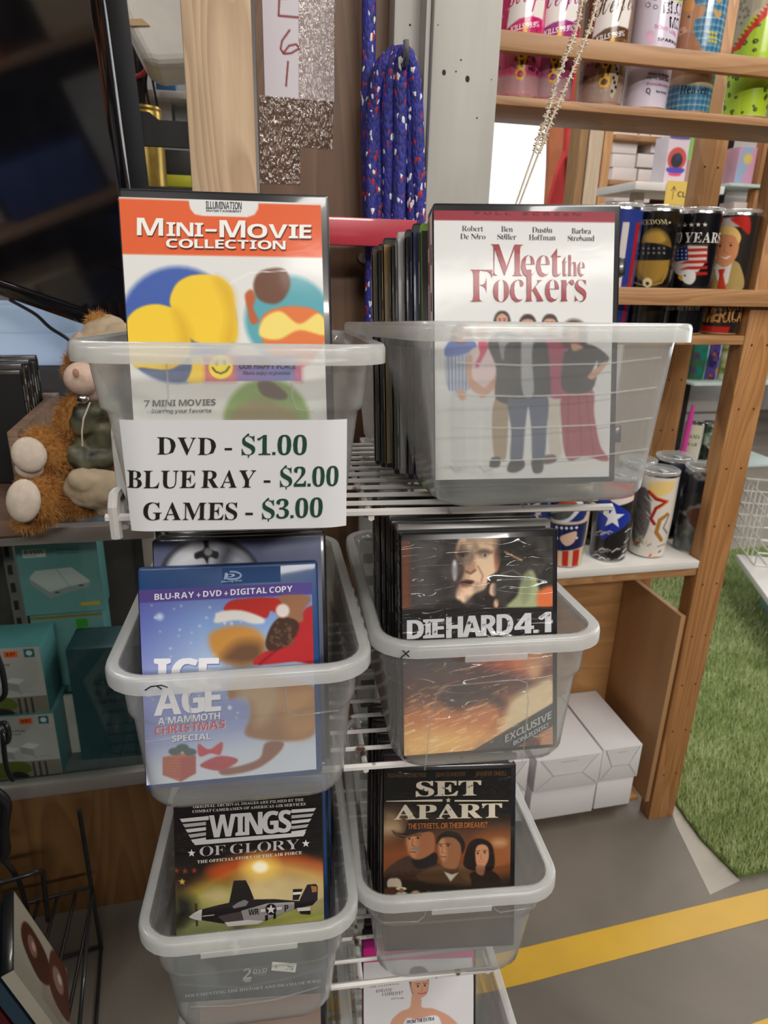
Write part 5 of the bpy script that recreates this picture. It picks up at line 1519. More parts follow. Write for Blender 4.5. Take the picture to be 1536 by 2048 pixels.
# burning road below
a4.blotch((0.25, 0.13, 0.11), 16, .5, .7, 0.8, np.clip((a4.Y - 92) / 15, 0, 1))
a4.poly([(1220, 1020), (1220, 1200), (1040, 1290), (800, 1430), (900, 1330), (950, 1240), (990, 1150), (1100, 1080)], (0.83, 0.75, 0.6), f=8, al=0.95)
a4.poly([(690, 880), (960, 870), (1220, 880), (1220, 1000), (1100, 1010), (960, 1000), (800, 960)], (0.5, 0.22, 0.14), f=10, al=0.9)
for (x, y, r_, c_) in ((960, 920, 60, (0.66, 0.3, 0.18)), (1040, 950, 50, (0.75, 0.42, 0.25)), (1120, 940, 55, (0.7, 0.5, 0.35)), (1180, 930, 40, (0.6, 0.45, 0.35)), (1120, 1000, 40, (0.8, 0.62, 0.45))):
    a4.ell((x, y), r_, c_, f=7, al=0.8)
a4.poly([(380, 1230), (520, 1190), (700, 1200), (950, 1150), (960, 1190), (930, 1290), (900, 1350), (760, 1440), (400, 1480)], (0.74, 0.45, 0.25), f=14, al=0.85)
a4.poly([(400, 1330), (700, 1320), (850, 1340), (740, 1440), (400, 1480)], (0.86, 0.7, 0.42), f=16, al=0.8)
for i in range(150):
    x, y = rs.uniform(400, 950), rs.uniform(1080, 1450)
    l = rs.uniform(20, 60)
    a4.line([(x, y), (x + l, y - l * .42)], rs.uniform(.4, .9), rs.choice(((0.93, 0.78, 0.5), (0.9, 0.62, 0.38), (0.95, 0.86, 0.66))), f=1.2, al=rs.uniform(.4, .9))
for i in range(26):
    x, y = rs.uniform(560, 1100), rs.uniform(890, 1080)
    l = rs.uniform(30, 110)
    a4.line([(x, y), (x + l, y + l * rs.uniform(-.5, .1))], 0.6, (0.85, 0.5, 0.38), f=1.2, al=0.6)
a4.poly([(600, 1120), (700, 1060), (800, 1070), (960, 1150), (940, 1200), (850, 1160), (680, 1200)], (0.2, 0.13, 0.11), f=6, al=0.8)
a4.poly([(760, 1440), (1225, 1165), (1225, 1290), (1000, 1425)], (0.17, 0.19, 0.21), sm=False)
SI = (0.78, 0.78, 0.79)
for s_, x0, x1, y0, y1, hh in (('DIE', 425, 622, 818, 808, 104), ('HARD', 640, 1000, 812, 792, 116), ('4.1', 1014, 1208, 790, 778, 112)):
    for dx in (-4, 4):
        a4.text(s_, 'B', (x0 + dx, y0), (x1 + dx, y1), hh, SI, gap=14)
for i in range(46):
    x, y = rs.uniform(430, 1195), rs.uniform(690, 812)
    a4.shape([(x, y), (x + rs.uniform(6, 26), y - rs.uniform(2, 22)), (x + rs.uniform(8, 28), y - rs.uniform(0, 18))], (0.3, 0.3, 0.31))
a4.text('BEYOND THE ACTION', 'B', (440, 858), (1188, 826), 34, (0.42, 0.42, 0.2), gap=20, space=90)
a4.text('EXCLUSIVE', 'B', (955, 1380), (1208, 1245), 40, (0.7, 0.72, 0.74), gap=20)
a4.text('BONUS DISC!', 'B', (1000, 1396), (1190, 1293), 24, (0.72, 0.74, 0.76), gap=24, space=90)
a4.a[:] = np.clip(a4.a * 1.2, 0, 1)
make_case('film_case', M4, 'black film case in crinkled wrap, a face above flames on it', 'film case', a4, sleeve=SHRINK, spine=(0.16, 0.09, 0.07), right=0.005, ox=0.001)

# --- air force documentary, a card box
M5 = pose(-9.0, 18.8, -1.2, (-0.068, 0.524, -0.463))
g = cr(250, 1540, 3.0118)
a5 = film(M5, g, top=0.0004, right=0.0004, bottom=0.0004, ox=0.0004, bg=(0.05, 0.045, 0.045), seed=5)
a5.vgrad([(0, (0.035, 0.035, 0.037)), (55, (0.06, 0.05, 0.05)), (72, (0.42, 0.24, 0.12)), (88, (0.74, 0.62, 0.36)), (104, (0.62, 0.6, 0.45)), (122, (0.55, 0.58, 0.36)), (150, (0.26, 0.3, 0.32)), (190, (0.16, 0.19, 0.22))])
a5.blotch((0.03, 0.03, 0.03), 30, .5, .8, 0.5)
a5.poly([(290, 480), (600, 560), (700, 640), (520, 760), (290, 860)], (0.07, 0.055, 0.05), f=26, al=0.8)
a5.poly([(620, 560), (800, 520), (1000, 530), (1190, 600), (1190, 700), (1000, 660), (800, 640), (600, 690), (420, 780), (300, 800), (500, 640)], (0.86, 0.6, 0.2), f=18, al=0.75)
a5.poly([(500, 600), (620, 545), (800, 510), (1000, 510), (1180, 560), (1190, 610), (1000, 560), (850, 545), (700, 580), (560, 650)], (0.78, 0.26, 0.08), f=12, al=0.8)
a5.poly([(760, 600), (900, 590), (1190, 640), (1190, 850), (900, 900), (700, 760)], (0.82, 0.74, 0.54), f=26, al=0.8)
a5.ell((815, 583), 95, (0.98, 0.82, 0.35), f=16, ry=60); a5.ell((815, 583), 46, (1, 0.97, 0.86), f=4, ry=34)
a5.poly([(300, 800), (480, 700), (700, 720), (640, 800), (460, 850), (300, 900)], (0.6, 0.6, 0.28), f=14, al=0.8)
a5.poly([(460, 760), (560, 710), (640, 760), (560, 810)], (0.75, 0.68, 0.5), f=10, al=0.8)
a5.poly([(780, 860), (1200, 840), (1200, 900), (1000, 950), (800, 930)], (0.62, 0.64, 0.26), f=12, al=0.7)
a5.poly([(300, 760), (400, 770), (420, 860), (340, 930), (300, 940)], (0.09, 0.09, 0.1), f=14, al=0.9)
a5.blotch((0.5, 0.52, 0.52), 24, .55, .8, 0.4, np.clip((a5.Y - 120) / 25, 0, 1))
for x, y in ((310, 605), (362, 608), (418, 605)):
    a5.star((x, y), 20, (0.55, 0.2, 0.12), crisp=False)
for x, y in ((345, 672),):
    a5.star((x, y), 22, (0.82, 0.66, 0.3), crisp=False)
for x, y in ((330, 410), (360, 390), (345, 480), (600, 490)):
    a5.star((x, y), 20, (0.14, 0.1, 0.11), crisp=False)
# the aeroplane
PL = (0.12, 0.1, 0.11)
a5.shape([(655, 665), (728, 662), (750, 705), (778, 775), (625, 812)], (0.1, 0.085, 0.085))
a5.shape([(1012, 716), (1070, 714), (1045, 780), (1010, 782)], (0.1, 0.09, 0.1)); a5.shape([(1012, 735), (1064, 732), (1058, 746), (1012, 750)], (0.85, 0.82, 0.8))
a5.shape([(1098, 688), (1150, 684), (1162, 700), (1160, 780), (1130, 810), (1050, 785)], (0.14, 0.11, 0.15))
a5.shape([(1120, 695), (1156, 700), (1156, 730), (1128, 736)], (0.62, 0.42, 0.2))
a5.shape([(460, 838), (560, 812), (660, 790), (740, 778), (900, 775), (1020, 785), (1100, 790), (1150, 790), (1130, 812), (1040, 830), (960, 858), (870, 895), (780, 918), (640, 928), (560, 918), (450, 900)], PL, sm=False)
a5.shape([(560, 880), (640, 860), (760, 840), (860, 845), (830, 900), (740, 922), (620, 930)], (0.3, 0.27, 0.27))
a5.shape([(700, 845), (860, 800), (1020, 792), (1020, 835), (930, 868), (850, 900), (720, 915)], (0.62, 0.6, 0.6))
a5.shape([(600, 915), (740, 900), (840, 905), (800, 925), (620, 940)], (0.86, 0.85, 0.84))
a5.shape([(648, 818), (680, 795), (720, 778), (745, 790), (730, 815), (655, 832)], (0.45, 0.43, 0.45))
a5.line([(680, 826), (700, 788)], 0.8, (0.1, 0.1, 0.1)); a5.line([(712, 822), (726, 780)], 0.8, (0.1, 0.1, 0.1))
a5.shape([(385, 882), (410, 862), (440, 845), (465, 836), (462, 905), (430, 900), (400, 890)], (0.82, 0.81, 0.79), sm=False)
a5.line([(428, 808), (432, 870), (434, 935)], 1.6, (0.1, 0.09, 0.09), f=1.5)
a5.shape([(468, 874), (540, 866), (540, 872), (468, 880)], (0.75, 0.74, 0.7))
a5.text('WR', 'B', (745, 872), (808, 866), 36, (0.04, 0.04, 0.04)); a5.text('P', 'B', (962, 850), (985, 848), 40, (0.04, 0.04, 0.04))
a5.shape([(818, 836), (945, 820), (945, 836), (818, 852)], (0.9, 0.9, 0.9))
n_ = [(880 + 34 * math.cos(i * .4189), 835 + 34 * math.sin(i * .4189)) for i in range(15)]
a5.shape(n_, (0.07, 0.07, 0.1)); a5.star((880, 836), 30, (0.93, 0.92, 0.9))
a5.shape([(845, 872), (862, 868), (862, 900), (845, 904)], (0.06, 0.06, 0.06)); a5.shape([(895, 860), (910, 856), (910, 890), (895, 893)], (0.06, 0.06, 0.06))
a5.shape([(1036, 826), (1116, 820), (1116, 842), (1040, 846)], (0.9, 0.88, 0.86)); a5.shape([(1050, 846), (1118, 842), (1118, 866), (1058, 862)], (0.1, 0.08, 0.09))
a5.shape([(618, 960), (790, 945), (740, 1120), (608, 1140)], (0.24, 0.25, 0.27))
a5.shape([(652, 1018), (680, 1015), (678, 1108), (654, 1112)], (0.75, 0.75, 0.74)); a5.star((670, 1062), 40, (0.85, 0.85, 0.84))
a5.ell((588, 1018), 26, (0.75, 0.76, 0.74), f=3, ry=14)
# lettering
SV = (0.66, 0.64, 0.64); SV2 = (0.78, 0.77, 0.77)
LW = (0.82, 0.8, 0.78)
a5.text('ORIGINAL ARCHIVAL IMAGES ARE FILMED BY THE', 'S', (412, 226), (1076, 182), 16, LW, gap=50)
a5.text('COMBAT CAMERAMEN OF AMERICAS AIR SERVICES', 'S', (408, 254), (1088, 208), 16, LW, gap=50)
for i in range(5):
    q0 = i / 4.6; x0 = 332 + q0 * 78; y0 = 290 + i * 31
    a5.shape([(x0, y0), (506 if i == 0 else 490, y0 - 14 - (0 if i else 4)), (506 if i == 0 else 490, y0 + 6), (x0 + 14, y0 + 20)], SV if i % 2 else SV2)
    x1 = 1152 - q0 * 66; y1 = 224 + i * 32
    a5.shape([(1003, y1 + 10 + (i > 0) * 2), (x1, y1), (x1 - 14, y1 + 20), (1003, y1 + 31)], SV if i % 2 else SV2)
a5.shape([(410, 420), (1090, 368), (1076, 392), (424, 446)], SV2)
for dx in (-3, 3):
    a5.text('WINGS', 'B', (512 + dx, 402), (1000 + dx, 366), 134, SV2, gap=16)
a5.text('OF GLORY', 'R', (452, 514), (1050, 468), 58, (0.72, 0.71, 0.72), gap=24, space=130)
a5.star((404, 494), 24, (0.86, 0.85, 0.83)); a5.star((1090, 436), 24, (0.86, 0.85, 0.83))
a5.text('THE OFFICIAL STORY OF THE AIR FORCE', 'S', (438, 555), (1066, 498), 17, (0.88, 0.86, 0.8), gap=50)
a5.text('2', 'B', (712, 1252), (765, 1246), 64, (0.66, 0.67, 0.68)); a5.text('DVD', 'B', (770, 1215), (855, 1206), 24, (0.66, 0.67, 0.68), slant=0.2)
a5.ell((735, 1265), 26, (0.6, 0.61, 0.62), f=1.2, ry=12); a5.line([(776, 1226), (850, 1218)], 1.0, (0.6, 0.61, 0.62)); a5.line([(780, 1238), (848, 1230)], 0.5, (0.55, 0.56, 0.57))
a5.text('DOCUMENTING THE HISTORY AND DRAMA OF WWII', 'S', (365, 1360), (1180, 1268), 17, (0.7, 0.72, 0.74), gap=60)
a5.line([(330, 1290), (700, 1310), (1000, 1250), (1195, 1190)], 1.4, (0.4, 0.42, 0.44), f=2)


def card_box(M, label, art, w=0.136, h=0.19, d=0.022):
    t = thing('film_box', label, 'film box', mw=M)
    b = MB(); b.box(0, w, 0, d, -h, 0, bev=0.0008)
    obj('card_box', b, mat('black_card', (0.02, 0.02, 0.022), 0.45, var=0.2, coat=0.5), t)
    art.mesh('printed_front', flat(0.0004, -0.0004, -0.0003), SHRINK2, t)
    return t


t5 = card_box(M5, 'black card film box with an aeroplane at sunset on its front', a5)
# small price sticker on the box
f5 = cover_tr(M5)
p5 = [f5(*g(*p)) for p in ((888, 1148), (1036, 1158), (1026, 1212), (882, 1200))]
a6 = Art(15.5, 5.6, 0.6, bg=(0.9, 0.9, 0.88))
a6.text('$', 'R', (2.2, 4.0), (3.4, 4.0), 2.0, (0.15, 0.15, 0.2)); a6.text('.75', 'R', (8.3, 4.4), (13.5, 4.4), 2.4, (0.15, 0.15, 0.2), slant=0.2)
c0 = p5[0]; 


def fst(u, v, off):
    u = np.asarray(u) / 15.5; v = np.asarray(v) / 5.6
    P = [np.array(q) for q in p5]
    q = ((P[0][None] * (1 - u)[:, None] + P[1][None] * u[:, None]) * (1 - v)[:, None] + (P[3][None] * (1 - u)[:, None] + P[2][None] * u[:, None]) * v[:, None]) / 1000
    return np.stack([q[:, 0], np.full(len(q), -0.0016) - off, -q[:, 1]], -1)


o = a6.mesh('price_sticker', fst, PAPER, t5)
o['label'] = 'white price sticker'

# --- western
M6 = pose(-8.5, 18.3, 0.2, (0.133, 0.539, -0.472))
g = cr(660, 1480, 3.072)
a7 = film(M6, g, top=0.0045, right=0.0055, bg=(0.1, 0.07, 0.05), seed=6)
a7.vgrad([(0, (0.05, 0.045, 0.04)), (45, (0.09, 0.075, 0.065)), (62, (0.3, 0.19, 0.12)), (85, (0.5, 0.27, 0.14)), (105, (0.42, 0.24, 0.12)), (116, (0.13, 0.1, 0.07)), (140, (0.3, 0.22, 0.12)), (186, (0.2, 0.15, 0.09))])
a7.poly([(318, 440), (420, 420), (520, 480), (440, 560), (318, 600)], (0.62, 0.5, 0.36), f=16, al=0.8)
a7.poly([(900, 600), (1130, 570), (1130, 800), (960, 830)], (0.6, 0.36, 0.2), f=16, al=0.7)
a7.ell((1040, 630), 40, (0.8, 0.66, 0.48), f=9, al=0.8, ry=18); a7.ell((370, 540), 60, (0.78, 0.68, 0.55), f=12, al=0.7, ry=20)
a7.poly([(320, 400), (480, 430), (480, 560), (400, 440)], (0.2, 0.14, 0.1), f=10, al=0.6)
a7.poly([(330, 820), (400, 750), (500, 705), (600, 720), (690, 780), (680, 840), (420, 850)], (0.25, 0.17, 0.13), f=1.5)
for i in range(6):
    a7.line([(400 + i * 40, 740), (390 + i * 46, 830)], 0.6, (0.32, 0.23, 0.17), al=0.7)
a7.poly([(500, 690), (560, 720), (650, 690), (650, 760), (540, 790), (500, 740)], (0.12, 0.1, 0.1), f=1.5)
a7.poly([(470, 600), (490, 575), (590, 560), (635, 575), (645, 640), (630, 690), (560, 730), (510, 725), (480, 680)], (0.6, 0.38, 0.25), f=1.3)
a7.poly([(470, 590), (530, 580), (540, 640), (520, 720), (485, 690)], (0.78, 0.54, 0.38), f=6, al=0.7)
a7.ell((487, 605), 6, (0.08, 0.05, 0.04)); a7.ell((540, 600), 7, (0.08, 0.05, 0.04))
a7.line([(474, 592), (500, 590)], 0.8, (0.2, 0.13, 0.1)); a7.line([(520, 586), (560, 584)], 0.8, (0.2, 0.13, 0.1))
a7.poly([(488, 668), (530, 655), (560, 668), (530, 676)], (0.5, 0.44, 0.42), f=1.5); a7.line([(492, 686), (526, 688)], 0.9, (0.35, 0.17, 0.14))
a7.line([(508, 610), (502, 645), (520, 650)], 0.7, (0.4, 0.24, 0.16))
a7.poly([(380, 552), (400, 580), (460, 600), (560, 570), (660, 545), (720, 520), (650, 530), (640, 480), (600, 440), (530, 450), (480, 500), (460, 565), (420, 570)], (0.17, 0.12, 0.09), f=1.4)
a7.line([(384, 556), (420, 582), (470, 592), (560, 565)], 0.8, (0.5, 0.38, 0.26))
# man in the middle
a7.poly([(530, 830), (640, 780), (700, 770), (800, 780), (880, 850), (860, 900), (600, 880)], (0.34, 0.24, 0.15), f=1.5)
a7.poly([(670, 640), (690, 590), (740, 575), (790, 590), (805, 650), (795, 740), (770, 790), (700, 780), (680, 730)], (0.55, 0.36, 0.24), f=1.3)
a7.poly([(668, 620), (700, 610), (715, 700), (700, 740), (676, 700)], (0.78, 0.56, 0.4), f=5, al=0.8)
a7.poly([(655, 640), (665, 590), (720, 560), (790, 575), (830, 640), (812, 700), (800, 640), (760, 600), (690, 600)], (0.13, 0.1, 0.08), f=1.3)
a7.ell((682, 650), 5, (0.08, 0.05, 0.04)); a7.ell((725, 648), 6, (0.08, 0.05, 0.04))
a7.line([(668, 640), (692, 638)], 0.8, (0.15, 0.1, 0.08)); a7.line([(708, 636), (742, 638)], 0.8, (0.15, 0.1, 0.08))
a7.line([(694, 655), (686, 690), (704, 694)], 0.7, (0.4, 0.24, 0.16)); a7.line([(682, 715), (712, 716)], 0.9, (0.35, 0.18, 0.15))
a7.poly([(700, 808), (750, 825), (790, 812), (740, 868)], (0.82, 0.78, 0.72), f=1.2, sm=False)
a7.poly([(790, 780), (840, 760), (880, 830), (850, 870), (800, 830)], (0.4, 0.29, 0.18), f=1.5)
# woman
a7.poly([(820, 740), (850, 640), (900, 605), (960, 615), (1000, 660), (1010, 770), (970, 810), (880, 800), (830, 780)], (0.12, 0.075, 0.06), f=1.5)
a7.poly([(870, 870), (860, 820), (930, 800), (1010, 810), (1060, 880), (1050, 930), (880, 910)], (0.17, 0.12, 0.09), f=1.5)
a7.poly([(892, 690), (905, 650), (940, 640), (970, 660), (975, 720), (955, 770), (930, 790), (900, 765)], (0.74, 0.52, 0.38), f=1.3)
a7.poly([(900, 770), (950, 775), (940, 830), (900, 815)], (0.6, 0.4, 0.29), f=1.5)
a7.ell((908, 695), 6, (0.06, 0.04, 0.03)); a7.ell((950, 690), 6, (0.06, 0.04, 0.03)); a7.line([(898, 682), (920, 679)], 0.6, (0.15, 0.09, 0.07)); a7.line([(938, 678), (962, 678)], 0.6, (0.15, 0.09, 0.07))
a7.line([(912, 745), (930, 752), (950, 742)], 1.1, (0.75, 0.42, 0.36)); a7.line([(928, 700), (924, 728), (936, 730)], 0.6, (0.55, 0.36, 0.26))
# riders at the foot
a7.poly([(318, 850), (520, 870), (1130, 920), (1130, 980), (318, 1000)], (0.14, 0.11, 0.07), f=6)
a7.poly([(355, 860), (400, 845), (432, 860), (435, 905), (360, 910)], (0.8, 0.74, 0.66), f=1.3); a7.ell((392, 838), 18, (0.25, 0.2, 0.15), ry=10)
a7.poly([(340, 910), (430, 908), (440, 960), (390, 1000), (345, 980)], (0.3, 0.18, 0.11), f=1.5)
a7.poly([(405, 945), (450, 930), (480, 950), (485, 1000), (400, 1000)], (0.82, 0.77, 0.7), f=1.3); a7.ell((438, 912), 32, (0.86, 0.8, 0.7), ry=10); a7.ell((438, 924), 15, (0.55, 0.38, 0.26))
a7.poly([(500, 935), (540, 925), (560, 960), (540, 1000), (500, 990)], (0.7, 0.6, 0.45), f=1.5); a7.poly([(585, 940), (615, 925), (625, 970), (600, 1000), (582, 980)], (0.4, 0.3, 0.2), f=1.5)
CR_ = (0.8, 0.76, 0.68)
for s_, x0, x1 in (('RICHARD ROUNDTREE', 356, 590), ('JOHN SCHNEIDER', 648, 832), ('JENNIFER ONEILL', 892, 1086)):
    a7.text(s_, 'B', (x0, 230 - (x0 - 356) * .02), (x1, 226 - (x0 - 356) * .02), 26, (0.34, 0.23, 0.13), gap=26)
a7.text('SET', 'S', (526, 345), (922, 338), 92, CR_, gap=20); a7.text('SET', 'S', (532, 345), (928, 338), 92, CR_, gap=20)
a7.text('APART', 'S', (392, 487), (1050, 474), 88, CR_, gap=10); a7.text('APART', 'S', (398, 487), (1056, 474), 88, CR_, gap=10)
a7.shape([(345, 372), (690, 362), (690, 376), (345, 376)], CR_); a7.shape([(765, 366), (1095, 368), (1095, 374), (765, 376)], CR_)
a7.star((726, 368), 17, CR_)
for i in range(34):
    x, y = rs.choice(((rs.uniform(540, 900), rs.uniform(260, 340)), (rs.uniform(420, 1040), rs.uniform(400, 485))))
    a7.shape([(x, y), (x + rs.uniform(3, 14), y - rs.uniform(2, 9)), (x + rs.uniform(5, 15), y + rs.uniform(0, 6))], (0.12, 0.1, 0.09))
a7.text('THE STREETS...OR THEIR DREAMS?', 'B', (476, 540), (964, 530), 34, (0.62, 0.38, 0.2), gap=24, space=80)
make_case('film_case', M6, 'dark brown western film case with a hatted man and two others, low right bin', 'film case', a7, sleeve=SHRINK2, spine=(0.12, 0.08, 0.06), top=0.0045)

# --- white film with the magenta edge, bottom
M7 = pose(-7.0, 17.0, 0.0, (0.119, 0.553, -0.738))
g = cr(660, 1480, 3.072)
a8 = film(M7, g, w=0.13, bg=(0.84, 0.83, 0.84), top=0.0004, right=0.0004, ox=0.0004, bottom=0.0004, seed=7, res=0.8)
MG = (0.78, 0.13, 0.5)
a8.poly([(120, 1255), (1000, 1255), (1000, 1330), (420, 1350), (120, 1375)], MG, sm=False)
a8.poly([(868, 1300), (990, 1300), (1100, 2400), (1040, 2400), (905, 1745)], (0.9, 0.1, 0.55), sm=False)
tx = (0.25, 0.24, 0.26)
a8.text('"THE ULTIMATE', 'R', (232, 1522), (424, 1500), 22, tx, slant=0.2, gap=60); a8.text('ROMANTIC', 'R', (280, 1552), (382, 1542), 20, tx, slant=0.2, gap=60)
a8.text('COMEDY!"', 'R', (318, 1572), (446, 1560), 20, tx, slant=0.2, gap=60); a8.text('Jeff Craig', 'R', (372, 1592), (452, 1586), 9, tx, slant=0.2)
a8.poly([(488, 1440), (500, 1400), (560, 1390), (600, 1420), (606, 1480), (590, 1560), (520, 1580), (490, 1500)], (0.3, 0.2, 0.15), f=1.5)
a8.poly([(496, 1500), (510, 1455), (560, 1445), (600, 1470), (600, 1530), (575, 1575), (540, 1588), (510, 1560)], (0.8, 0.6, 0.5), f=1.3)
a8.ell((488, 1466), 17, MG, f=2)
a8.ell((540, 1510), 6, (0.1, 0.08, 0.08)); a8.ell((582, 1506), 6, (0.1, 0.08, 0.08)); a8.line([(540, 1555), (565, 1558), (585, 1550)], 1.2, (0.7, 0.3, 0.32)); a8.line([(566, 1515), (568, 1535), (558, 1540)], 0.6, (0.62, 0.44, 0.36))
a8.line([(528, 1497), (552, 1494)], 0.7, (0.25, 0.16, 0.12)); a8.line([(572, 1492), (594, 1492)], 0.7, (0.25, 0.16, 0.12))
a8.poly([(505, 1565), (560, 1590), (565, 1640), (640, 1650), (740, 1700), (800, 1780), (780, 1900), (700, 1850), (460, 1850), (360, 1900), (370, 1740), (430, 1670), (490, 1640)], (0.8, 0.6, 0.5), f=1.5)
a8.poly([(462, 1720), (540, 1715), (640, 1690), (680, 1730), (700, 1900), (440, 1900)], (0.88, 0.87, 0.88), f=1.5)
a8.text('FROM THE EXTRA', 'B', (470, 1742), (640, 1720), 22, (0.2, 0.22, 0.3), slant=0.1)
make_case('film_case', M7, 'white film case with a magenta edge and a woman in white, bottom right bin', 'film case', a8, w=0.13, spine=(0.7, 0.15, 0.5), top=0.0004, right=0.0004, ox=0.0004, bottom=0.0004,
          shell=mat('magenta_case', (0.5, 0.02, 0.25), 0.3, var=0.1))

# ---------------------------------------------------------------- rows of films behind the front ones
def row(M, n, spines, label, group, w=0.136, h=0.19, gap=0.0012, d0=0.0155, jit=0.0, dz=None, dx=0.0, shells=None, labels=None, rise=0.003, seed=0, sl=SLEEVE):
    r = random.Random(seed)
    first = {}
    for i in range(n):
        sp = spines[i % len(spines)]
        sh = (shells or [BLACKP])[i % len(shells or [BLACKP])]
        Mi = M @ Matrix.Translation((r.uniform(-1, 1) * jit + dx * i, d0 + i * (0.0145 + gap), r.uniform(-1, 1) * jit + (dz[i] if dz else 0) + rise * (i + 1)))
        lb = (labels or {}).get(i, label)
        key = (sp, sh.name)
        if key in first:
            dup(first[key], Mi, lb, group)
        else:
            first[key] = make_case('film_case', Mi, lb, 'film case', spine=sp, cover=tuple(0.3 + 0.5 * c for c in sp), w=w, h=h, group=group, shell=sh, sleeve=sl)


row(M1, 6, [(0.1, 0.13, 0.2), (0.5, 0.5, 0.5), (0.05, 0.05, 0.06), (0.2, 0.05, 0.05)], 'film case in the row hidden behind the orange banded film', 'films behind the orange banded one',
    dx=0.0006, jit=0.001, labels={0: 'navy film case close behind the orange banded one, its right edge showing'}, dz=[-0.006, -0.01, -0.012, -0.008, -0.012, -0.012], d0=0.0165)
PK, GY, GB, BS, BK, WT_, GD = (0.62, 0.34, 0.36), (0.45, 0.43, 0.41), (0.2, 0.2, 0.21), (0.1, 0.14, 0.32), (0.03, 0.03, 0.035), (0.7, 0.7, 0.7), (0.48, 0.36, 0.14)
row(M2, 9, [PK, GB, BS, BK, WT_, (0.12, 0.1, 0.09), GD, (0.05, 0.05, 0.05), (0.4, 0.35, 0.28)], 'x', 'films behind the white comedy', w=0.130, d0=0.0152,
    shells=[BLACKP, GREENP, BLACKP, BLACKP, GREYP, BLACKP, BLACKP, BLACKP, BLACKP], dz=[0.0, -0.006, -0.003, -0.004, -0.003, -0.005, -0.002, -0.003, -0.004], dx=-0.0042, jit=0.0008, rise=0.0013,
    labels={0: 'pink spined film case right behind the white comedy', 1: 'dark grey film case with a green top edge, third in the top right bin',
            2: 'blue and white starred film case, fourth in the top right bin', 3: 'black spined film case behind the blue starred one',
            4: 'white spined film case behind the black one in the top right bin', 5: 'brown black film case behind the white spined one, top right bin',
            6: 'gold spined film case near the back of the top right bin', 7: 'thin black film case, last but one in the top right bin', 8: 'tan film case at the very back of the top right bin'})
row(M4, 10, [BK, (0.05, 0.05, 0.06), BK, (0.08, 0.08, 0.09), BK, (0.3, 0.3, 0.3), BK, (0.2, 0.16, 0.1), BK, (0.25, 0.22, 0.2)], 'black film case in the row behind the crinkle wrapped action film',
    'black films behind the action film', shells=[GREYP] + [BLACKP] * 9, dz=[0.004, 0, -0.001, 0, -0.002, 0, -0.001, -0.002, 0, -0.003], dx=0.0, jit=0.0008,
    labels={0: 'clear grey film case right behind the crinkle wrapped action film'}, d0=0.016)
M3b = M3 @ Matrix.Translation((0.008, 0.024, 0.0195))
g = cr(180, 1040, 2.6483)
a9 = film(M3b, g, res=1.0, top=0.002, right=0.004, bg=(0.3, 0.33, 0.45), seed=9)
a9.vgrad([(0, (0.34, 0.37, 0.5)), (40, (0.48, 0.5, 0.6)), (180, (0.2, 0.22, 0.3))])
a9.poly([(1000, 100), (1240, 90), (1240, 160), (960, 180)], (0.55, 0.57, 0.66), f=12, al=.6)
a9.ell((640, 300), 262, (0.05, 0.06, 0.08), f=3, ry=208)
a9.ell((640, 306), 240, (0.72, 0.73, 0.76), f=4, ry=196)
a9.poly([(430, 250), (500, 150), (560, 120), (580, 240)], (0.9, 0.9, 0.92), f=14)
a9.poly([(690, 240), (720, 130), (790, 160), (860, 240)], (0.24, 0.25, 0.3), f=10)
a9.poly([(740, 240), (760, 180), (820, 190), (850, 240)], (0.7, 0.71, 0.75), f=10)
a9.poly([(596, 90), (622, 90), (634, 150), (680, 172), (672, 205), (634, 196), (622, 232), (600, 200), (560, 206), (556, 176), (604, 150)], (0.05, 0.05, 0.06), f=1.2)
a9.ell((626, 168), 22, (0.55, 0.56, 0.58), f=1.5)
make_case('film_case', M3b, 'grey blue film case with a pale helmet on it, behind the blue plastic case', 'film case', a9, w=0.136, h=0.19, spine=(0.3, 0.31, 0.36), top=0.002, right=0.004)
row(M3b, 8, [BK, (0.1, 0.1, 0.11), (0.15, 0.05, 0.05)], 'film case in the row behind the pale helmet film', 'films behind the helmet film', dx=0.0012, jit=0.001, d0=0.0165,
    dz=[-0.002] * 8, labels={0: 'red edged film case right behind the pale helmet film'}, shells=[BLACKP])
M5b = M5 @ Matrix.Translation((0.002, 0.0235, 0.003))
row(M5b, 6, [(0.08, 0.2, 0.4), BK, (0.3, 0.3, 0.3)], 'film case in the row behind the aeroplane box', 'films behind the aeroplane box', dx=0.0012, jit=0.001, d0=0.0,
    shells=[BLUEP, BLACKP, BLACKP], labels={0: 'blue film case whose edge shows behind the aeroplane box'}, dz=[0.0, 0.004, -0.004, -0.006, -0.004, -0.006])
row(M6, 8, [(0.3, 0.05, 0.09), (0.4, 0.4, 0.4), BK, (0.2, 0.2, 0.25)], 'film case in the row behind the western film', 'films behind the western', dx=-0.0012, jit=0.001, d0=0.0158,
    labels={0: 'maroon film case right behind the western', 1: 'grey film case behind the maroon one in the low right bin'}, dz=[0.003, 0.002, 0, 0, 0, -0.002, 0, -0.002])
row(M7, 4, [(0.2, 0.15, 0.45), BK, (0.4, 0.1, 0.1)], 'film case in the row behind the magenta edged film', 'films behind the magenta edged one', dx=0.004, jit=0.0005, d0=0.0158,
    labels={0: 'purple film case right behind the magenta edged one'})
M8 = pose(-5.0, 18.0, 0.0, (-0.0635, 0.545, -0.727))
row(M8, 5, [(0.55, 0.42, 0.35), (0.1, 0.25, 0.45), BK, (0.4, 0.36, 0.3)], 'film case standing in the bottom left bin', 'films in the bottom left bin', d0=0.0, dx=0.001,
    labels={0: 'tan film case at the front of the bottom left bin'})
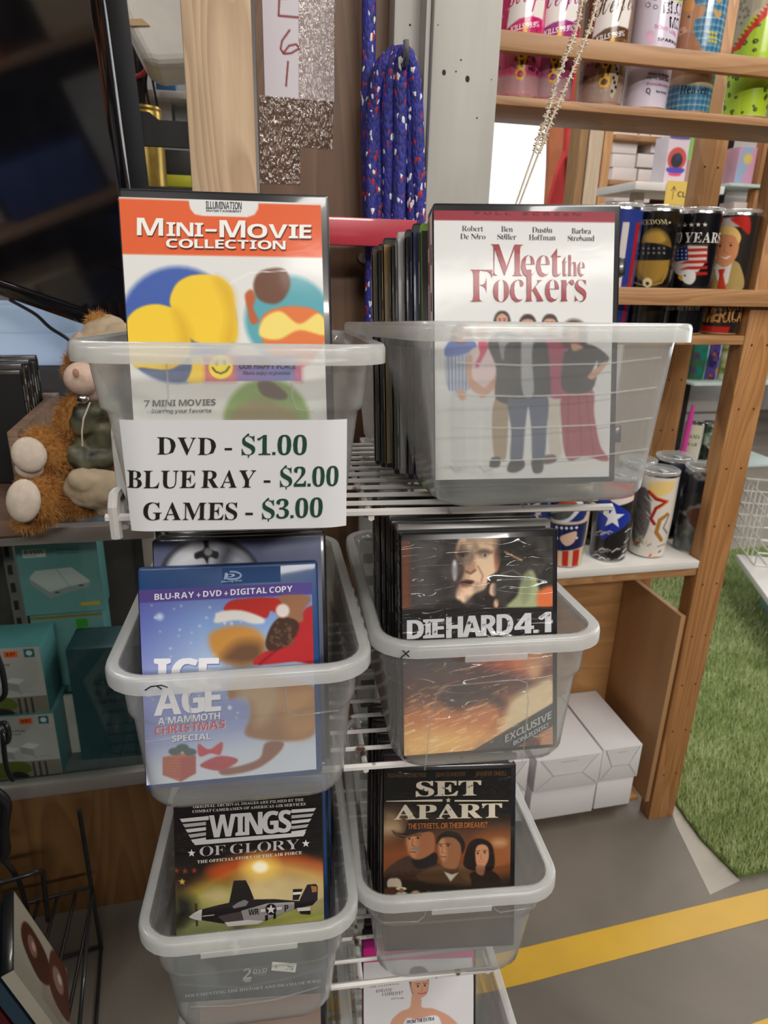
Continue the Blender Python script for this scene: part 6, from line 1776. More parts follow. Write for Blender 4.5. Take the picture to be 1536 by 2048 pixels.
# ================================================================ RACK AND POSTS
ENAMEL = mat('white_enamel_wire', (0.7, 0.69, 0.66), 0.35, var=0.06, scale=60, coat=0.3)
RUSTY = mat('white_enamel_rust_specks', (0.72, 0.7, 0.67), 0.4, col2=(0.12, 0.06, 0.04), scale=55, detail=2, stretch=(1, 1, 0.5))
RUSTY.node_tree.nodes['Color Ramp'].color_ramp.elements[0].position = 0.3
RUSTY.node_tree.nodes['Color Ramp'].color_ramp.elements[1].position = 0.36
RM = Matrix.Rotation(R(-5), 4, 'Z'); RM.translation = Vector((-0.088, 0.478, 0))
rack = thing('wire_rack', 'white wire shelf rack with rust specks carrying the clear bins', 'rack', mw=RM)
RW, RD = 0.375, 0.285
SL = math.tan(R(4.4))
for zf in (-0.171, -0.4015, -0.6645, -0.924):
    z0 = zf + CAM_H
    top_one = zf > -0.2
    xa_, xb_ = (0.0, RW) if top_one else (0.03, RW - 0.055)
    b = MB()
    for i in range(12):
        y = RD * i / 11
        b.tube([(xa_, y, z0 - y * SL), (xb_, y, z0 - y * SL)], 0.0021 if i else 0.003, 6)
    for x in (xa_ + 0.004, RW / 2, xb_ - 0.004):
        b.tube([(x, 0, z0 - 0.0045), (x, RD, z0 - 0.0045 - RD * SL)], 0.0026, 6)
    obj('wire_shelf', b, RUSTY, rack)
    if not top_one:
        continue
    b = MB()
    for y, zt, h in ((0.03, 0.058, 0.02), (0.0, 0.014, 0.03)):
        x = 0.006
        b.tube([(x, y, z0 - h * .5), (x, y, z0 + zt - 0.006), (x, y + 0.005, z0 + zt), (x, y + 0.014, z0 + zt), (x, y + 0.019, z0 + zt - 0.006), (x, y + 0.019, z0 - h * .5)], 0.0042, 8)
    obj('side_loop', b, RUSTY, rack)
for x in (0.02, 0.21):
    b = MB()
    b.box(x, x + 0.004, RD + 0.002, RD + 0.022, 0, CAM_H - 0.19)
    b.box(x + 0.022, x + 0.026, RD + 0.002, RD + 0.022, 0, CAM_H - 0.19)
    b.box(x, x + 0.026, RD + 0.02, RD + 0.024, 0, CAM_H - 0.19)
    z = 0.02
    while z < CAM_H - 0.22:
        b.box(x + 0.003, x + 0.023, RD + 0.004, RD + 0.006, z, z + 0.016)
        z += 0.03
    obj('upright', b, ENAMEL, rack)
b = MB(); b.box(-0.01, RW + 0.01, 0.05, RD + 0.03, 0, 0.03, bev=0.003)
obj('base', b, ENAMEL, rack)

# ---- posts and boards behind the rack
pine = wood('pale_pine', (0.46, 0.31, 0.185), (0.6, 0.44, 0.28), axis='Z')
brownw = wood('brown_board', (0.125, 0.065, 0.034), (0.17, 0.09, 0.047), 0.55, 'Z', 0.7, knots=False)
whitew = mat('old_white_paint', (0.5, 0.48, 0.44), 0.55, col2=(0.4, 0.38, 0.345), scale=7, stretch=(4, 4, 0.35), detail=8, bump=0.25)
Zt = 3.3
YP = 0.86
xa, xb = onY(366, 100, YP).x, onY(505, 100, YP).x
b = MB(); b.box(xa, xb, YP, YP + 0.04, 0, Zt, bev=0.002)
b.box(xa - 0.001 - 0.0, xa + 0.012, YP + 0.042, YP + 0.1, 0, Zt, bev=0.002)
solo('timber_post', b, pine, 'pale pine stud standing behind the orange banded film', 'post')
YB = 0.93
xa, xb = onY(516, 200, YB).x, onY(792, 200, YB).x
b = MB(); b.box(xa, xb, YB, YB + 0.02, 0, Zt)
o = struct('wall_panel', b, brownw, 0); o.name = 'trim_4'
YW = 0.90
xc, xd = onY(788, 60, YW).x, onY(868, 60, YW).x
b = MB(); b.box(xc, xd, YW, YW + 0.03, 0, Zt, bev=0.002)
o = struct('trim_5', b, whitew)
YV = 0.865
xe, xf = onY(866, 60, YV).x, onY(1004, 60, YV).x
b = MB(); b.box(xe, xf, YV, YV + 0.09, 0, Zt, bev=0.003)
b.box(xe - 0.006, xe - 0.001, YV + 0.008, YV + 0.05, 0, Zt)
o = struct('trim_6', b, whitew)
# knots and nail marks in the paint
HOLE = mat('dark_nail_hole', (0.03, 0.02, 0.015), 0.9, var=0.2)
b = MB()
for x, y, r_ in ((935, 158, 8), (888, 145, 7), (912, 143, 3), (922, 120, 3), (876, 50, 2), (983, 159, 2), (954, 236, 3), (820, 50, 4)):
    p = onY(x, y, YV if x > 866 else YW)
    rr_ = r_ * 0.0003
    b.lathe([(0, -0.0004), (rr_, -0.0003), (rr_ * 1.2, 0.0002)], 12, 0, (0, 0, 0))
    k = len(b.v) - 36
    for i in range(k, len(b.v)):
        vx, vy, vz = b.v[i]
        b.v[i] = (p.x + vx, p.y + vz, p.z + vy * (1.3 if r_ > 6 else 1))
o = struct('trim_7', b, HOLE)

# red rail
YR = 0.84
p0, p1 = onY(560, 434, YR), onY(800, 490, YR)
b = MB(); b.box(onY(430, 434, YR).x, onY(835, 434, YR).x, YR, YR + 0.018, onY(710, 491, YR).z, onY(710, 435, YR).z, bev=0.001)
solo('red_rail', b, mat('red_paint', (0.42, 0.03, 0.05), 0.4, var=0.12, coat=0.3), 'red painted rail across the brown board between the top bins', 'rail')
b = MB(); pg_ = onY(718, 516, YB)
b.tube([(pg_.x, YB, pg_.z), (pg_.x, YB - 0.03, pg_.z)], 0.004, 8); b.tube([(pg_.x, YB - 0.03, pg_.z), (pg_.x, YB - 0.036, pg_.z)], 0.0065, 8, 1)
solo('peg', b, [BLACKP, ENAMEL], 'small white capped peg in the brown board under the red rail', 'peg')

# paper with handwritten numbers and its shiny tape
def on_board(x, y):
    p = onY(x, y, YB)
    return p.x, p.z


x0, z0 = on_board(523, -40); x1, _ = on_board(668, 60); _, z1 = on_board(590, 198)
ah = Art((x1 - x0) * 1000, (z0 - z1) * 1000, 1.0, bg=(0.78, 0.76, 0.79), tr=lambda x, y: ((on_board(x, y)[0] - x0) * 1000, (z0 - on_board(x, y)[1]) * 1000))
HR = (0.45, 0.05, 0.1)
for ln in ([(560, -38), (557, 32), (602, 36)], [(560, -36), (604, -38)], [(559, -2), (598, -4)], [(579, 61), (564, 82), (561, 98), (567, 108), (582, 107), (599, 97), (592, 89), (578, 92), (567, 106)], [(576, 124), (572, 172)]):
    ah.line(ln, 2.0, HR, f=1.0)
o = ah.mesh('paper_note', lambda u, v, off: np.stack([x0 + u / 1000, np.full(np.shape(u), YB - 0.0008) - off, z0 - v / 1000], -1), PAPER)
tag(o, 'white paper strip with red handwritten figures taped to the brown board', 'note')


def tape_mat():
    m = bpy.data.materials.new('crinkled_clear_tape')
    m.use_nodes = True; nt = m.node_tree; N, L = nt.nodes, nt.links; N.clear()
    out = N.new('ShaderNodeOutputMaterial'); tr = N.new('ShaderNodeBsdfTransparent'); tr.inputs[0].default_value = (0.93, 0.9, 0.88, 1)
    gl = N.new('ShaderNodeBsdfGlossy'); gl.inputs['Roughness'].default_value = 0.16
    tc = N.new('ShaderNodeTexCoord'); mp = N.new('ShaderNodeMapping'); mp.inputs['Scale'].default_value = (1.0, 1, 0.4)
    vo = N.new('ShaderNodeTexNoise'); vo.inputs['Scale'].default_value = 300; vo.inputs['Detail'].default_value = 2.0
    L.new(tc.outputs['Object'], mp.inputs[0]); L.new(mp.outputs[0], vo.inputs['Vector'])
    bp = N.new('ShaderNodeBump'); bp.inputs['Strength'].default_value = 1.0; bp.inputs['Distance'].default_value = 0.006
    L.new(vo.outputs['Fac'], bp.inputs['Height']); L.new(bp.outputs[0], gl.inputs['Normal'])
    mx = N.new('ShaderNodeMixShader'); mx.inputs[0].default_value = 0.13
    L.new(tr.outputs[0], mx.inputs[1]); L.new(gl.outputs[0], mx.inputs[2]); L.new(mx.outputs[0], out.inputs[0])
    return m


TAPE = tape_mat()
P = [on_board(*q) for q in ((597, -60), (671, -60), (668, 120), (665, 300), (600, 293), (600, 370), (520, 366), (519, 190), (597, 196))]
b = MB(); n = len(P)
b.prism(P, YB - 0.0014, YB - 0.0011)
solo('packing_tape', b, TAPE, 'shiny crinkled clear tape over the paper strip on the brown board', 'tape', smooth=0)

# rope on its hook
ROPE = bpy.data.materials.new('braided_rope')
nt, bs = nodes_of(ROPE)
N, L = nt.nodes, nt.links
tc = N.new('ShaderNodeTexCoord'); mp = N.new('ShaderNodeMapping'); mp.inputs['Scale'].default_value = (1.0, 1.0, 0.5); mp.inputs['Rotation'].default_value = (0, 0.5, 0)
vo = N.new('ShaderNodeTexVoronoi'); vo.inputs['Scale'].default_value = 360
L.new(tc.outputs['Object'], mp.inputs[0]); L.new(mp.outputs[0], vo.inputs['Vector'])
sp = N.new('ShaderNodeSeparateColor'); L.new(vo.outputs['Color'], sp.inputs[0])
rp = N.new('ShaderNodeValToRGB'); rp.color_ramp.interpolation = 'CONSTANT'
e = rp.color_ramp.elements; e[0].position = 0; e[0].color = (0.028, 0.03, 0.27, 1); e[1].position = 0.5; e[1].color = (0.02, 0.025, 0.16, 1)
q = e.new(0.88); q.color = (0.4, 0.025, 0.03, 1); q = e.new(0.945); q.color = (0.75, 0.75, 0.78, 1)
L.new(sp.outputs[0], rp.inputs[0]); L.new(rp.outputs[0], bs.inputs['Base Color'])
bs.inputs['Roughness'].default_value = 0.7
bp = N.new('ShaderNodeBump'); bp.inputs['Strength'].default_value = 0.6; bp.inputs['Distance'].default_value = 0.002; bp.invert = True
L.new(vo.outputs['Distance'], bp.inputs['Height']); L.new(bp.outputs[0], bs.inputs['Normal'])


def P3(pts):
    return [onY(x, y, Y) for x, y, Y in pts]


def smooth_path(P, n=6):
    P = [Vector(p) for p in P]; out = []
    for i in range(len(P) - 1):
        a, b_, c, d = P[max(i - 1, 0)], P[i], P[i + 1], P[min(i + 2, len(P) - 1)]
        for j in range(n):
            t = j / n
            out.append(0.5 * ((2 * b_) + (c - a) * t + (2 * a - 5 * b_ + 4 * c - d) * t * t + (3 * b_ - a - 3 * c + d) * t ** 3))
    out.append(P[-1])
    return out


rr = 0.0083
b = MB()
b.tube(smooth_path(P3([(738, -80, 0.90), (738, 0, 0.90), (737, 120, 0.90), (735, 240, 0.90), (738, 420, 0.90), (748, 640, 0.895), (745, 900, 0.895), (740, 1080, 0.895)])), rr, 10)
for pts in ([(752, 900, .89), (756, 430, .89), (752, 240, .885), (757, 150, .88), (778, 117, .876), (800, 122, .88), (800, 300, .885), (808, 500, .885), (800, 900, .885)],
            [(768, 900, .88), (778, 430, .88), (776, 240, .875), (781, 150, .87), (797, 110, .866), (815, 118, .868), (822, 200, .87), (822, 300, .875), (826, 500, .875), (815, 900, .88)],
            [(776, 900, .87), (796, 430, .87), (800, 260, .868), (800, 160, .864), (806, 112, .86), (818, 118, .862), (831, 190, .866), (836, 320, .868), (838, 480, .87), (820, 900, .87)],
            [(740, 900, .885), (743, 430, .885), (745, 260, .885), (757, 160, .877), (775, 125, .872), (790, 150, .875), (788, 300, .877), (786, 480, .88), (780, 900, .88)]):
    b.tube(smooth_path(P3(pts)), rr, 10)
solo('rope', b, ROPE, 'blue braided rope with red and white flecks coiled on the steel hook', 'rope', smooth=60)
b = MB(); hk = P3([(806, 140, 0.885), (808, 134, 0.858), (811, 122, 0.846), (813, 105, 0.843), (812, 80, 0.843)])
b.tube(smooth_path([Vector((hk[0].x, YW, hk[0].z))] + hk), 0.0032, 8)
solo('hook', b, mat('grey_steel', (0.2, 0.2, 0.21), 0.4, metal=0.9, var=0.2), 'grey steel hook in the white board, holding the rope', 'hook')

# cords hanging across to the right
CORD = mat('pale_twisted_cord', (0.66, 0.56, 0.44), 0.7, var=0.12, scale=200)
YC = 0.72
for k, pts in enumerate(([(1172, -40, YC), (1152, 60, YC), (1118, 150, YC), (1094, 230, YC), (1066, 310, YC), (1034, 402, YC), (1010, 470, YC)],
                         [(1205, -40, YC + .01), (1178, 60, YC + .01), (1137, 160, YC + .01), (1104, 236, YC + .01), (1076, 310, YC + .01), (1042, 400, YC + .01), (1016, 475, YC + .01)])):
    path = smooth_path(P3(pts), 30)
    b = MB(); b.tube(path, 0.0011, 6)
    rg_ = random.Random(k)
    for i, p in enumerate(path[:118]):
        if i % 1 == 0:
            for _ in range(3):
                d = Vector((rg_.uniform(-1, 1), rg_.uniform(-.5, .5), rg_.uniform(-.6, .6))) * 0.0042
                b.tube([p, p + d], [0.0009, 0.0006], 4)
    solo('trim_cord', b, CORD, ('pale fringed cord hanging in front of the tumblers, left of two', 'pale fringed cord hanging in front of the tumblers, right of two')[k], 'cord', 'fringed cords')

# ================================================================ LEFT SIDE: TELEVISION, DISPLAY CASE
TC = CAMP + ray(300, 693) * 1.16
TM = Matrix(((0.778, 0.628, -0.01, TC.x), (-0.597, 0.734, -0.325, TC.y), (-0.197, 0.258, 0.946, TC.z), (0, 0, 0, 1)))
tv = thing('television', 'large glossy black flat television tilted forward at the upper left', 'television', mw=TM)
GLOSS = mat('gloss_black_plastic', (0.008, 0.008, 0.009), 0.16, var=0.2, coat=0.8)
SCREEN = mat('dark_screen_glass', (0.01, 0.01, 0.013), 0.07, var=0.2, coat=1.0)
TWd, THt = 0.92, 0.56
b = MB(); b.box(-TWd, 0, 0.004, 0.045, 0, THt, bev=0.004)
obj('housing', b, mat('matt_black_housing', (0.012, 0.012, 0.013), 0.55, var=0.2, spec=0.15), tv)
b = MB()
for x0_, x1_, z0_, z1_ in ((-TWd, 0, 0, 0.03), (-TWd, 0, THt - 0.018, THt), (-TWd, -TWd + 0.018, 0.03, THt - 0.018), (-0.02, 0, 0.03, THt - 0.018)):
    b.box(x0_, x1_, -0.004, 0.006, z0_, z1_, bev=0.0015)
obj('bezel', b, GLOSS, tv)
b = MB(); b.box(-TWd + 0.018, -0.02, 0.0, 0.004, 0.03, THt - 0.018)
obj('screen', b, SCREEN, tv)
b = MB()
pl = [onY(*q, 1.24) for q in ((225, 214), (298, 224), (318, 240), (420, 246), (420, 298), (225, 288))]
b.prism([(p.x, p.z) for p in pl], 1.24, 1.25)
obj('mount_plate', b, mat('matt_black_steel', (0.012, 0.012, 0.012), 0.5, var=0.2), tv)
for o_ in tv.children:
    if o_.name.startswith('mount_plate'):
        o_.matrix_parent_inverse = TM.inverted()

# display case
YD = 1.09
xl, xr = -1.35, -0.13
zt0, zt1 = onY(100, 1088, YD).z, onY(100, 1056, YD).z
zb0, zb1 = onY(100, 1592, YD).z, onY(100, 1566, YD).z
DD = 0.46
case = thing('display_case', 'glass fronted metal framed counter case standing at the left', 'display case', (xl, YD, 0))
ALU = mat('satin_aluminium', (0.42, 0.39, 0.36), 0.4, metal=0.6, var=0.12, scale=30, stretch=(0.1, 1, 1))


def cbox(name, m_, *bs, bev=0.001):
    b = MB()
    for q in bs:
        b.box(q[0] - xl, q[1] - xl, q[2] - YD, q[3] - YD, q[4], q[5], bev=bev)
    return obj(name, b, m_, case)


cbox('top_rail', ALU, (xl, xr, YD, YD + 0.02, zt0, zt1))
cbox('bottom_rail', ALU, (xl, xr, YD, YD + 0.02, zb0, zb1))
cbox('corner_post', ALU, (xr - 0.02, xr, YD, YD + 0.02, zb1, zt0))
cbox('corner_post', ALU, (xr - 0.02, xr, YD + DD - 0.02, YD + DD, zb1, zt0))
cbox('case_floor', mat('grey_green_shelf', (0.1, 0.12, 0.12), 0.5, var=0.1), (xl, xr, YD + 0.02, YD + DD, zb0, zb0 + 0.012))
kick = wood('stained_brown_ply', (0.15, 0.07, 0.022), (0.2, 0.1, 0.033), 0.45, 'Z', 0.35, knots=False)
cbox('base_panel', kick, (xl, xr, YD + 0.015, YD + 0.035, 0, zb0), (xr - 0.02, xr, YD + 0.035, YD + DD, 0, zb0))
cbox('back_panel', mat('dark_case_back', (0.06, 0.055, 0.05), 0.7, var=0.2), (xl, xr, YD + DD - 0.012, YD + DD, zb0, zt1))
GLASS = bpy.data.materials.new('pane_glass'); GLASS.use_nodes = True
N, L = GLASS.node_tree.nodes, GLASS.node_tree.links; N.clear()
out = N.new('ShaderNodeOutputMaterial'); tr_ = N.new('ShaderNodeBsdfTransparent'); tr_.inputs[0].default_value = (0.92, 0.95, 0.94, 1)
gl = N.new('ShaderNodeBsdfGlossy'); gl.inputs['Roughness'].default_value = 0.02; fr = schlick(N, L, 0.035)
mx = N.new('ShaderNodeMixShader'); L.new(fr.outputs[0], mx.inputs[0]); L.new(tr_.outputs[0], mx.inputs[1]); L.new(gl.outputs[0], mx.inputs[2]); L.new(mx.outputs[0], out.inputs[0])
cbox('front_pane', GLASS, (xl, xr - 0.02, YD + 0.008, YD + 0.012, zb1, zt0), bev=0)
cbox('top_pane', GLASS, (xl, xr, YD + 0.02, YD + DD, zt1 - 0.008, zt1), bev=0)
ZT = zt1  # top of the counter


# cartons inside the case
TEAL = (0.30, 0.52, 0.53)


def carton(name, label, w, d, h, loc, rz, art, side, group=None, sleeve=PAPER):
    t = thing(name, label, 'carton', loc, rz, group)
    b = MB(); b.box(-w / 2, w / 2, 0, d, 0, h, bev=0.001)
    obj('card_body', b, mat('card_' + '_'.join(str(int(c * 100)) for c in side), srgb(side).tolist(), 0.5, var=0.06), t)
    if art is not None:
        art.mesh('printed_front', flat(-w / 2 + 0.0005, h - 0.0005, -0.0004), sleeve, t)
    return t


def face_px(Y, x0, y0, x1, y1):
    """width, height and place of a carton front seen between two pixel corners"""
    a = onY((x0 + x1) / 2, y1, Y); w = onY(x1, y1, Y).x - onY(x0, y1, Y).x; h = onY((x0 + x1) / 2, y0, Y).z - a.z
    return w, h, (a.x, Y, a.z)


zf = zb0 + 0.012
# two stacked extender cartons at the front


def plug_art(w, h):
    a = Art(w * 1000 - 1, h * 1000 - 1, 1.2, bg=(0.72, 0.7, 0.68))
    W_, H_ = a.w, a.h
    a.poly([(0, H_ * .74), (W_, H_ * .74), (W_, H_), (0, H_)], (0.5, 0.47, 0.42), sm=False)
    a.poly([(W_ * .1, H_ * .76), (W_ * .5, H_ * .74), (W_ * .6, H_ * .9), (W_ * .3, H_ * .99), (W_ * .1, H_ * .96)], (0.35, 0.38, 0.12), f=3)
    for q in (.62, .7, .78):
        a.poly([(W_ * q, H_ * .76), (W_ * (q + .03), H_ * .76), (W_ * (q + .03), H_), (W_ * q, H_)], (0.22, 0.2, 0.19), sm=False)
    a.poly([(W_ * .3, H_ * .96), (W_ * .38, H_ * .9), (W_ * .5, H_ * .93), (W_ * .55, H_), (W_ * .3, H_)], (0.1, 0.11, 0.13), f=1.5)
    for dx in (0, .26):
        x = W_ * (.24 + dx); y = H_ * (.5 if dx else .54)
        a.poly([(x, y), (x + W_ * .1, y - H_ * .06), (x + W_ * .26, y - H_ * .02), (x + W_ * .17, y + H_ * .05)], (0.82, 0.81, 0.8), sm=False)
        a.poly([(x, y), (x + W_ * .17, y + H_ * .05), (x + W_ * .17, y + H_ * .17), (x, y + H_ * .1)], (0.6, 0.59, 0.58), sm=False)
        a.poly([(x + W_ * .17, y + H_ * .05), (x + W_ * .26, y - H_ * .02), (x + W_ * .26, y + H_ * .1), (x + W_ * .17, y + H_ * .17)], (0.7, 0.69, 0.68), sm=False)
    a.poly([(W_ * .55, H_ * .05), (W_ * .72, H_ * .05), (W_ * .72, H_ * .14), (W_ * .55, H_ * .14)], (0.95, 0.4, 0.15), sm=False)
    a.text('8.97', 'B', (W_ * .58, H_ * .115), (W_ * .69, H_ * .115), H_ * .045, (0.15, 0.08, 0.05))
    a.poly([(W_ * .8, H_ * .03), (W_ * .93, H_ * .03), (W_ * .93, H_ * .15), (W_ * .8, H_ * .15)], (0.15, 0.38, 0.4), sm=False)
    a.ell((W_ * .865, H_ * .09), W_ * .04, (0.8, 0.85, 0.85))
    a.text('tp-link', 'B', (W_ * .2, H_ * .17), (W_ * .42, H_ * .165), H_ * .05, (0.1, 0.16, 0.17))
    a.text('Smart Plug', 'B', (W_ * .28, H_ * .26), (W_ * .6, H_ * .255), H_ * .035, (0.4, 0.4, 0.4))
    a.text('Mini 2-Pack', 'B', (W_ * .28, H_ * .31), (W_ * .55, H_ * .305), H_ * .03, (0.45, 0.45, 0.45))
    a.ell((W_ * .68, H_ * .68), W_ * .025, (0.55, 0.55, 0.55)); a.ell((W_ * .68, H_ * .68), W_ * .016, (0.72, 0.7, 0.68))
    a.line([(W_ * .73, H_ * .67), (W_ * .86, H_ * .67)], 1.5, (0.6, 0.6, 0.6))
    return a


Yc = YD + 0.045
w1, h1, l1 = face_px(Yc, -28, 1412, 130, 1552)
l1 = (l1[0], Yc, zf)
w2, h2, l2 = face_px(Yc, -38, 1252, 112, 1395)
h1 = 0.136
carton('carton', 'white and teal plug carton, lower of two stacked at the front of the glass case', w1, 0.085, h1, l1, R(-4), plug_art(w1, h1), TEAL, 'plug cartons')
carton('carton', 'white and teal plug carton, upper of two stacked in the glass case', w1, 0.085, h1, (l1[0] - 0.006, Yc + 0.004, zf + h1), R(-3), plug_art(w1, h1), TEAL, 'plug cartons')
# hang tab on the upper carton's top is printed foil
Yk = YD + 0.17


def teal_art(w, h, words, dark=False, router=False):
    a = Art(w * 1000 - 1, h * 1000 - 1, 1.3, bg=(0.13, 0.27, 0.29) if dark else (0.42, 0.62, 0.61))
    W_, H_ = a.w, a.h
    for (s_, x0_, x1_, y_, hh_, c_) in words:
        a.text(s_, 'B', (W_ * x0_, H_ * y_), (W_ * x1_, H_ * y_), H_ * hh_, c_)
    if router:
        a.poly([(W_ * .08, H_ * .06), (W_ * .36, H_ * .06), (W_ * .36, H_ * .17), (W_ * .08, H_ * .17)], (0.85, 0.86, 0.84), sm=False)
        a.text('AV600', 'B', (W_ * .1, H_ * .12), (W_ * .34, H_ * .12), H_ * .055, (0.15, 0.25, 0.25))
        a.line([(W_ * .1, H_ * .145), (W_ * .25, H_ * .145)], 1.2, (0.5, 0.55, 0.55))
        a.poly([(W_ * .12, H_ * .45), (W_ * .2, H_ * .36), (W_ * .65, H_ * .34), (W_ * .86, H_ * .55), (W_ * .84, H_ * .62), (W_ * .56, H_ * .66), (W_ * .5, H_ * .7), (W_ * .34, H_ * .74), (W_ * .12, H_ * .52)], (0.78, 0.8, 0.79), f=2, sm=False)
        a.poly([(W_ * .12, H_ * .47), (W_ * .34, H_ * .68), (W_ * .56, H_ * .62), (W_ * .86, H_ * .57), (W_ * .84, H_ * .64), (W_ * .5, H_ * .72), (W_ * .34, H_ * .77), (W_ * .12, H_ * .55)], (0.6, 0.63, 0.62), f=2, sm=False)
        a.line([(W_ * .46, H_ * .35), (W_ * .6, H_ * .62)], 0.9, (0.5, 0.53, 0.52))
        a.ell((W_ * .43, H_ * .69), W_ * .03, (0.2, 0.24, 0.24), ry=H_ * .012); a.ell((W_ * .74, H_ * .61), W_ * .03, (0.2, 0.24, 0.24), ry=H_ * .012)
        a.poly([(W_ * .7, H_ * .86), (W_ * .95, H_ * .86), (W_ * .95, H_ * .91), (W_ * .7, H_ * .91)], (0.8, 0.7, 0.2), sm=False)
        a.line([(W_ * .5, H_ * .08), (W_ * .7, H_ * .08)], 1.2, (0.2, 0.4, 0.42)); a.line([(W_ * .5, H_ * .14), (W_ * .76, H_ * .14)], 1.2, (0.2, 0.4, 0.42))
    return a


w3, h3, l3 = face_px(Yk, 52, 1086, 212, 1226)
ws, hs, ls = face_px(Yk, 118, 1232, 205, 1400)
hs = l3[2] - zf
carton('carton', 'pale teal carton with a white powerline box pictured, back of the glass case', w3, 0.06, h3, l3, R(0), teal_art(w3, h3, [], router=True), TEAL)
carton('carton', 'pale teal carton with a green sticker, under the pictured white box carton', w3 * .92, 0.07, hs - 0.001, (l3[0], Yk, zf), R(0),
       (lambda a: (a.poly([(a.w * .62, a.h * .05), (a.w * .78, a.h * .05), (a.w * .78, a.h * .12), (a.w * .62, a.h * .12)], (0.2, 0.6, 0.1), sm=False),
                   a.poly([(0, a.h * .01), (a.w, a.h * .01), (a.w, a.h * .03), (0, a.h * .03)], (0.55, 0.45, 0.12), sm=False), a)[2])(teal_art(w3 * .92, hs, [('powerline', .5, .7, .3, .03, (0.15, 0.35, 0.37))])), TEAL)
Ym = YD + 0.07
w4, h4, l4 = face_px(Ym, 168, 1292, 330, 1545)
tl = (0.06, 0.14, 0.15)
carton('carton', 'tall dark teal carton with black lines of print, right corner of the glass case', w4, 0.08, l4[2] + h4 - zf, (l4[0], Ym, zf), R(-3),
       teal_art(w4, h4, [('AC1750', .25, .6, .28, .05, tl), ('Wi-Fi Router', .25, .85, .36, .045, tl), ('Dual Band', .25, .6, .42, .03, tl), ('MU-MIMO Technology', .32, .8, .5, .022, tl),
                         ('Works with home', .34, .8, .6, .018, tl), ('Parental Controls', .36, .8, .68, .018, tl), ('Gigabit Ports', .36, .75, .76, .018, tl), ('Easy Setup', .36, .7, .84, .018, tl)], dark=True), (0.12, 0.26, 0.28))
b = MB(); b.box(-0.012, 0.012, 0, 0.006, 0, 0.13)
pw = onY(148, 1480, YD + 0.10)
solo('leaflet', b, mat('cream_leaflet', (0.5, 0.47, 0.42), 0.7, var=0.1), 'narrow cream leaflet between the white and dark teal cartons', 'leaflet', loc=(pw.x, pw.y, zf))
b = MB()
pk = onY(14, 1100, YD + 0.3)
b.box(-0.01, 0.01, 0, 0.02, 0, pk.z + 0.1 - zf)
for i in range(10):
    b.box(-0.004, 0.004, -0.004, 0, 0.02 + i * 0.04, 0.04 + i * 0.04, 1)
solo('slotted_strip', b, [ALU, HOLE], 'slotted metal strip upright at the back of the glass case', 'strip', loc=(pk.x, pk.y, zf))

# ---- plush animal sitting on the counter
FUR = mat('orange_brown_fur', (0.52, 0.25, 0.07), 0.9, col2=(0.3, 0.12, 0.03), scale=26, detail=8, bump=0.9, spec=0.1)
PADM = mat('cream_plush', (0.66, 0.56, 0.46), 0.95, var=0.1, scale=90, bump=0.3, spec=0.1)
PINKP = mat('pink_cream_plush', (0.68, 0.5, 0.4), 0.95, var=0.08, scale=90, bump=0.3, spec=0.1)
CAMO = mat('dark_camouflage_cloth', (0.2, 0.19, 0.11), 0.5, col2=(0.01, 0.015, 0.012), scale=38, detail=1, bump=0.4)
KHAKI = mat('khaki_cloth', (0.5, 0.39, 0.26), 0.85, var=0.12, scale=14, bump=0.3)
YPl = 1.03
k4 = cr(0, 600, 4.551)
pb = onZ(60, 1056, ZT)
plush = thing('plush_animal', 'tan plush toy in khaki sunhat and camouflage jacket sitting on the glass counter', 'plush toy', (onY(110, 1000, YPl).x, YPl, ZT))
PO = Vector(plush.location)


def pc(x, y, dy=0.0):
    p = onY(*k4(x, y), YPl + dy)
    return p - PO


PXM = 1.09 / F_PX / 4.551  # metres per crop pixel at the toy


def blobs(name, lst, m_, vox=0.004, parent=None, rough=None):
    b = MB()
    for (x, y, rx, rz, dy, ry, rot) in lst:
        b.ellipsoid(pc(x, y, dy), (rx * PXM, ry * PXM, rz * PXM), 20, 14, 0, Matrix.Rotation(R(rot), 3, 'Y'))
    o = obj(name, b, m_, parent or plush, smooth=0)
    md = o.modifiers.new('join', 'REMESH'); md.mode = 'VOXEL'; md.voxel_size = vox; md.use_smooth_shade = True
    if rough:
        tx_ = bpy.data.textures.new(name + '_nap', 'CLOUDS'); tx_.noise_scale = rough[0]
        d = o.modifiers.new('nap', 'DISPLACE'); d.texture = tx_; d.strength = rough[1]; d.mid_level = 0.5
    return o


blobs('body', [(900, 1250, 230, 330, .06, 190, 0), (820, 620, 190, 190, .05, 170, 0), (900, 210, 90, 70, .05, 70, 0),
               (650, 1060, 110, 190, .0, 100, 28), (430, 1380, 190, 200, .0, 170, -10), (620, 1560, 180, 130, .03, 130, 35), (380, 1800, 190, 220, -.02, 190, 0), (680, 1800, 260, 150, .0, 150, 8), (280, 2020, 130, 60, -.02, 110, 0)],
      FUR, 0.0035, rough=(0.006, 0.006))


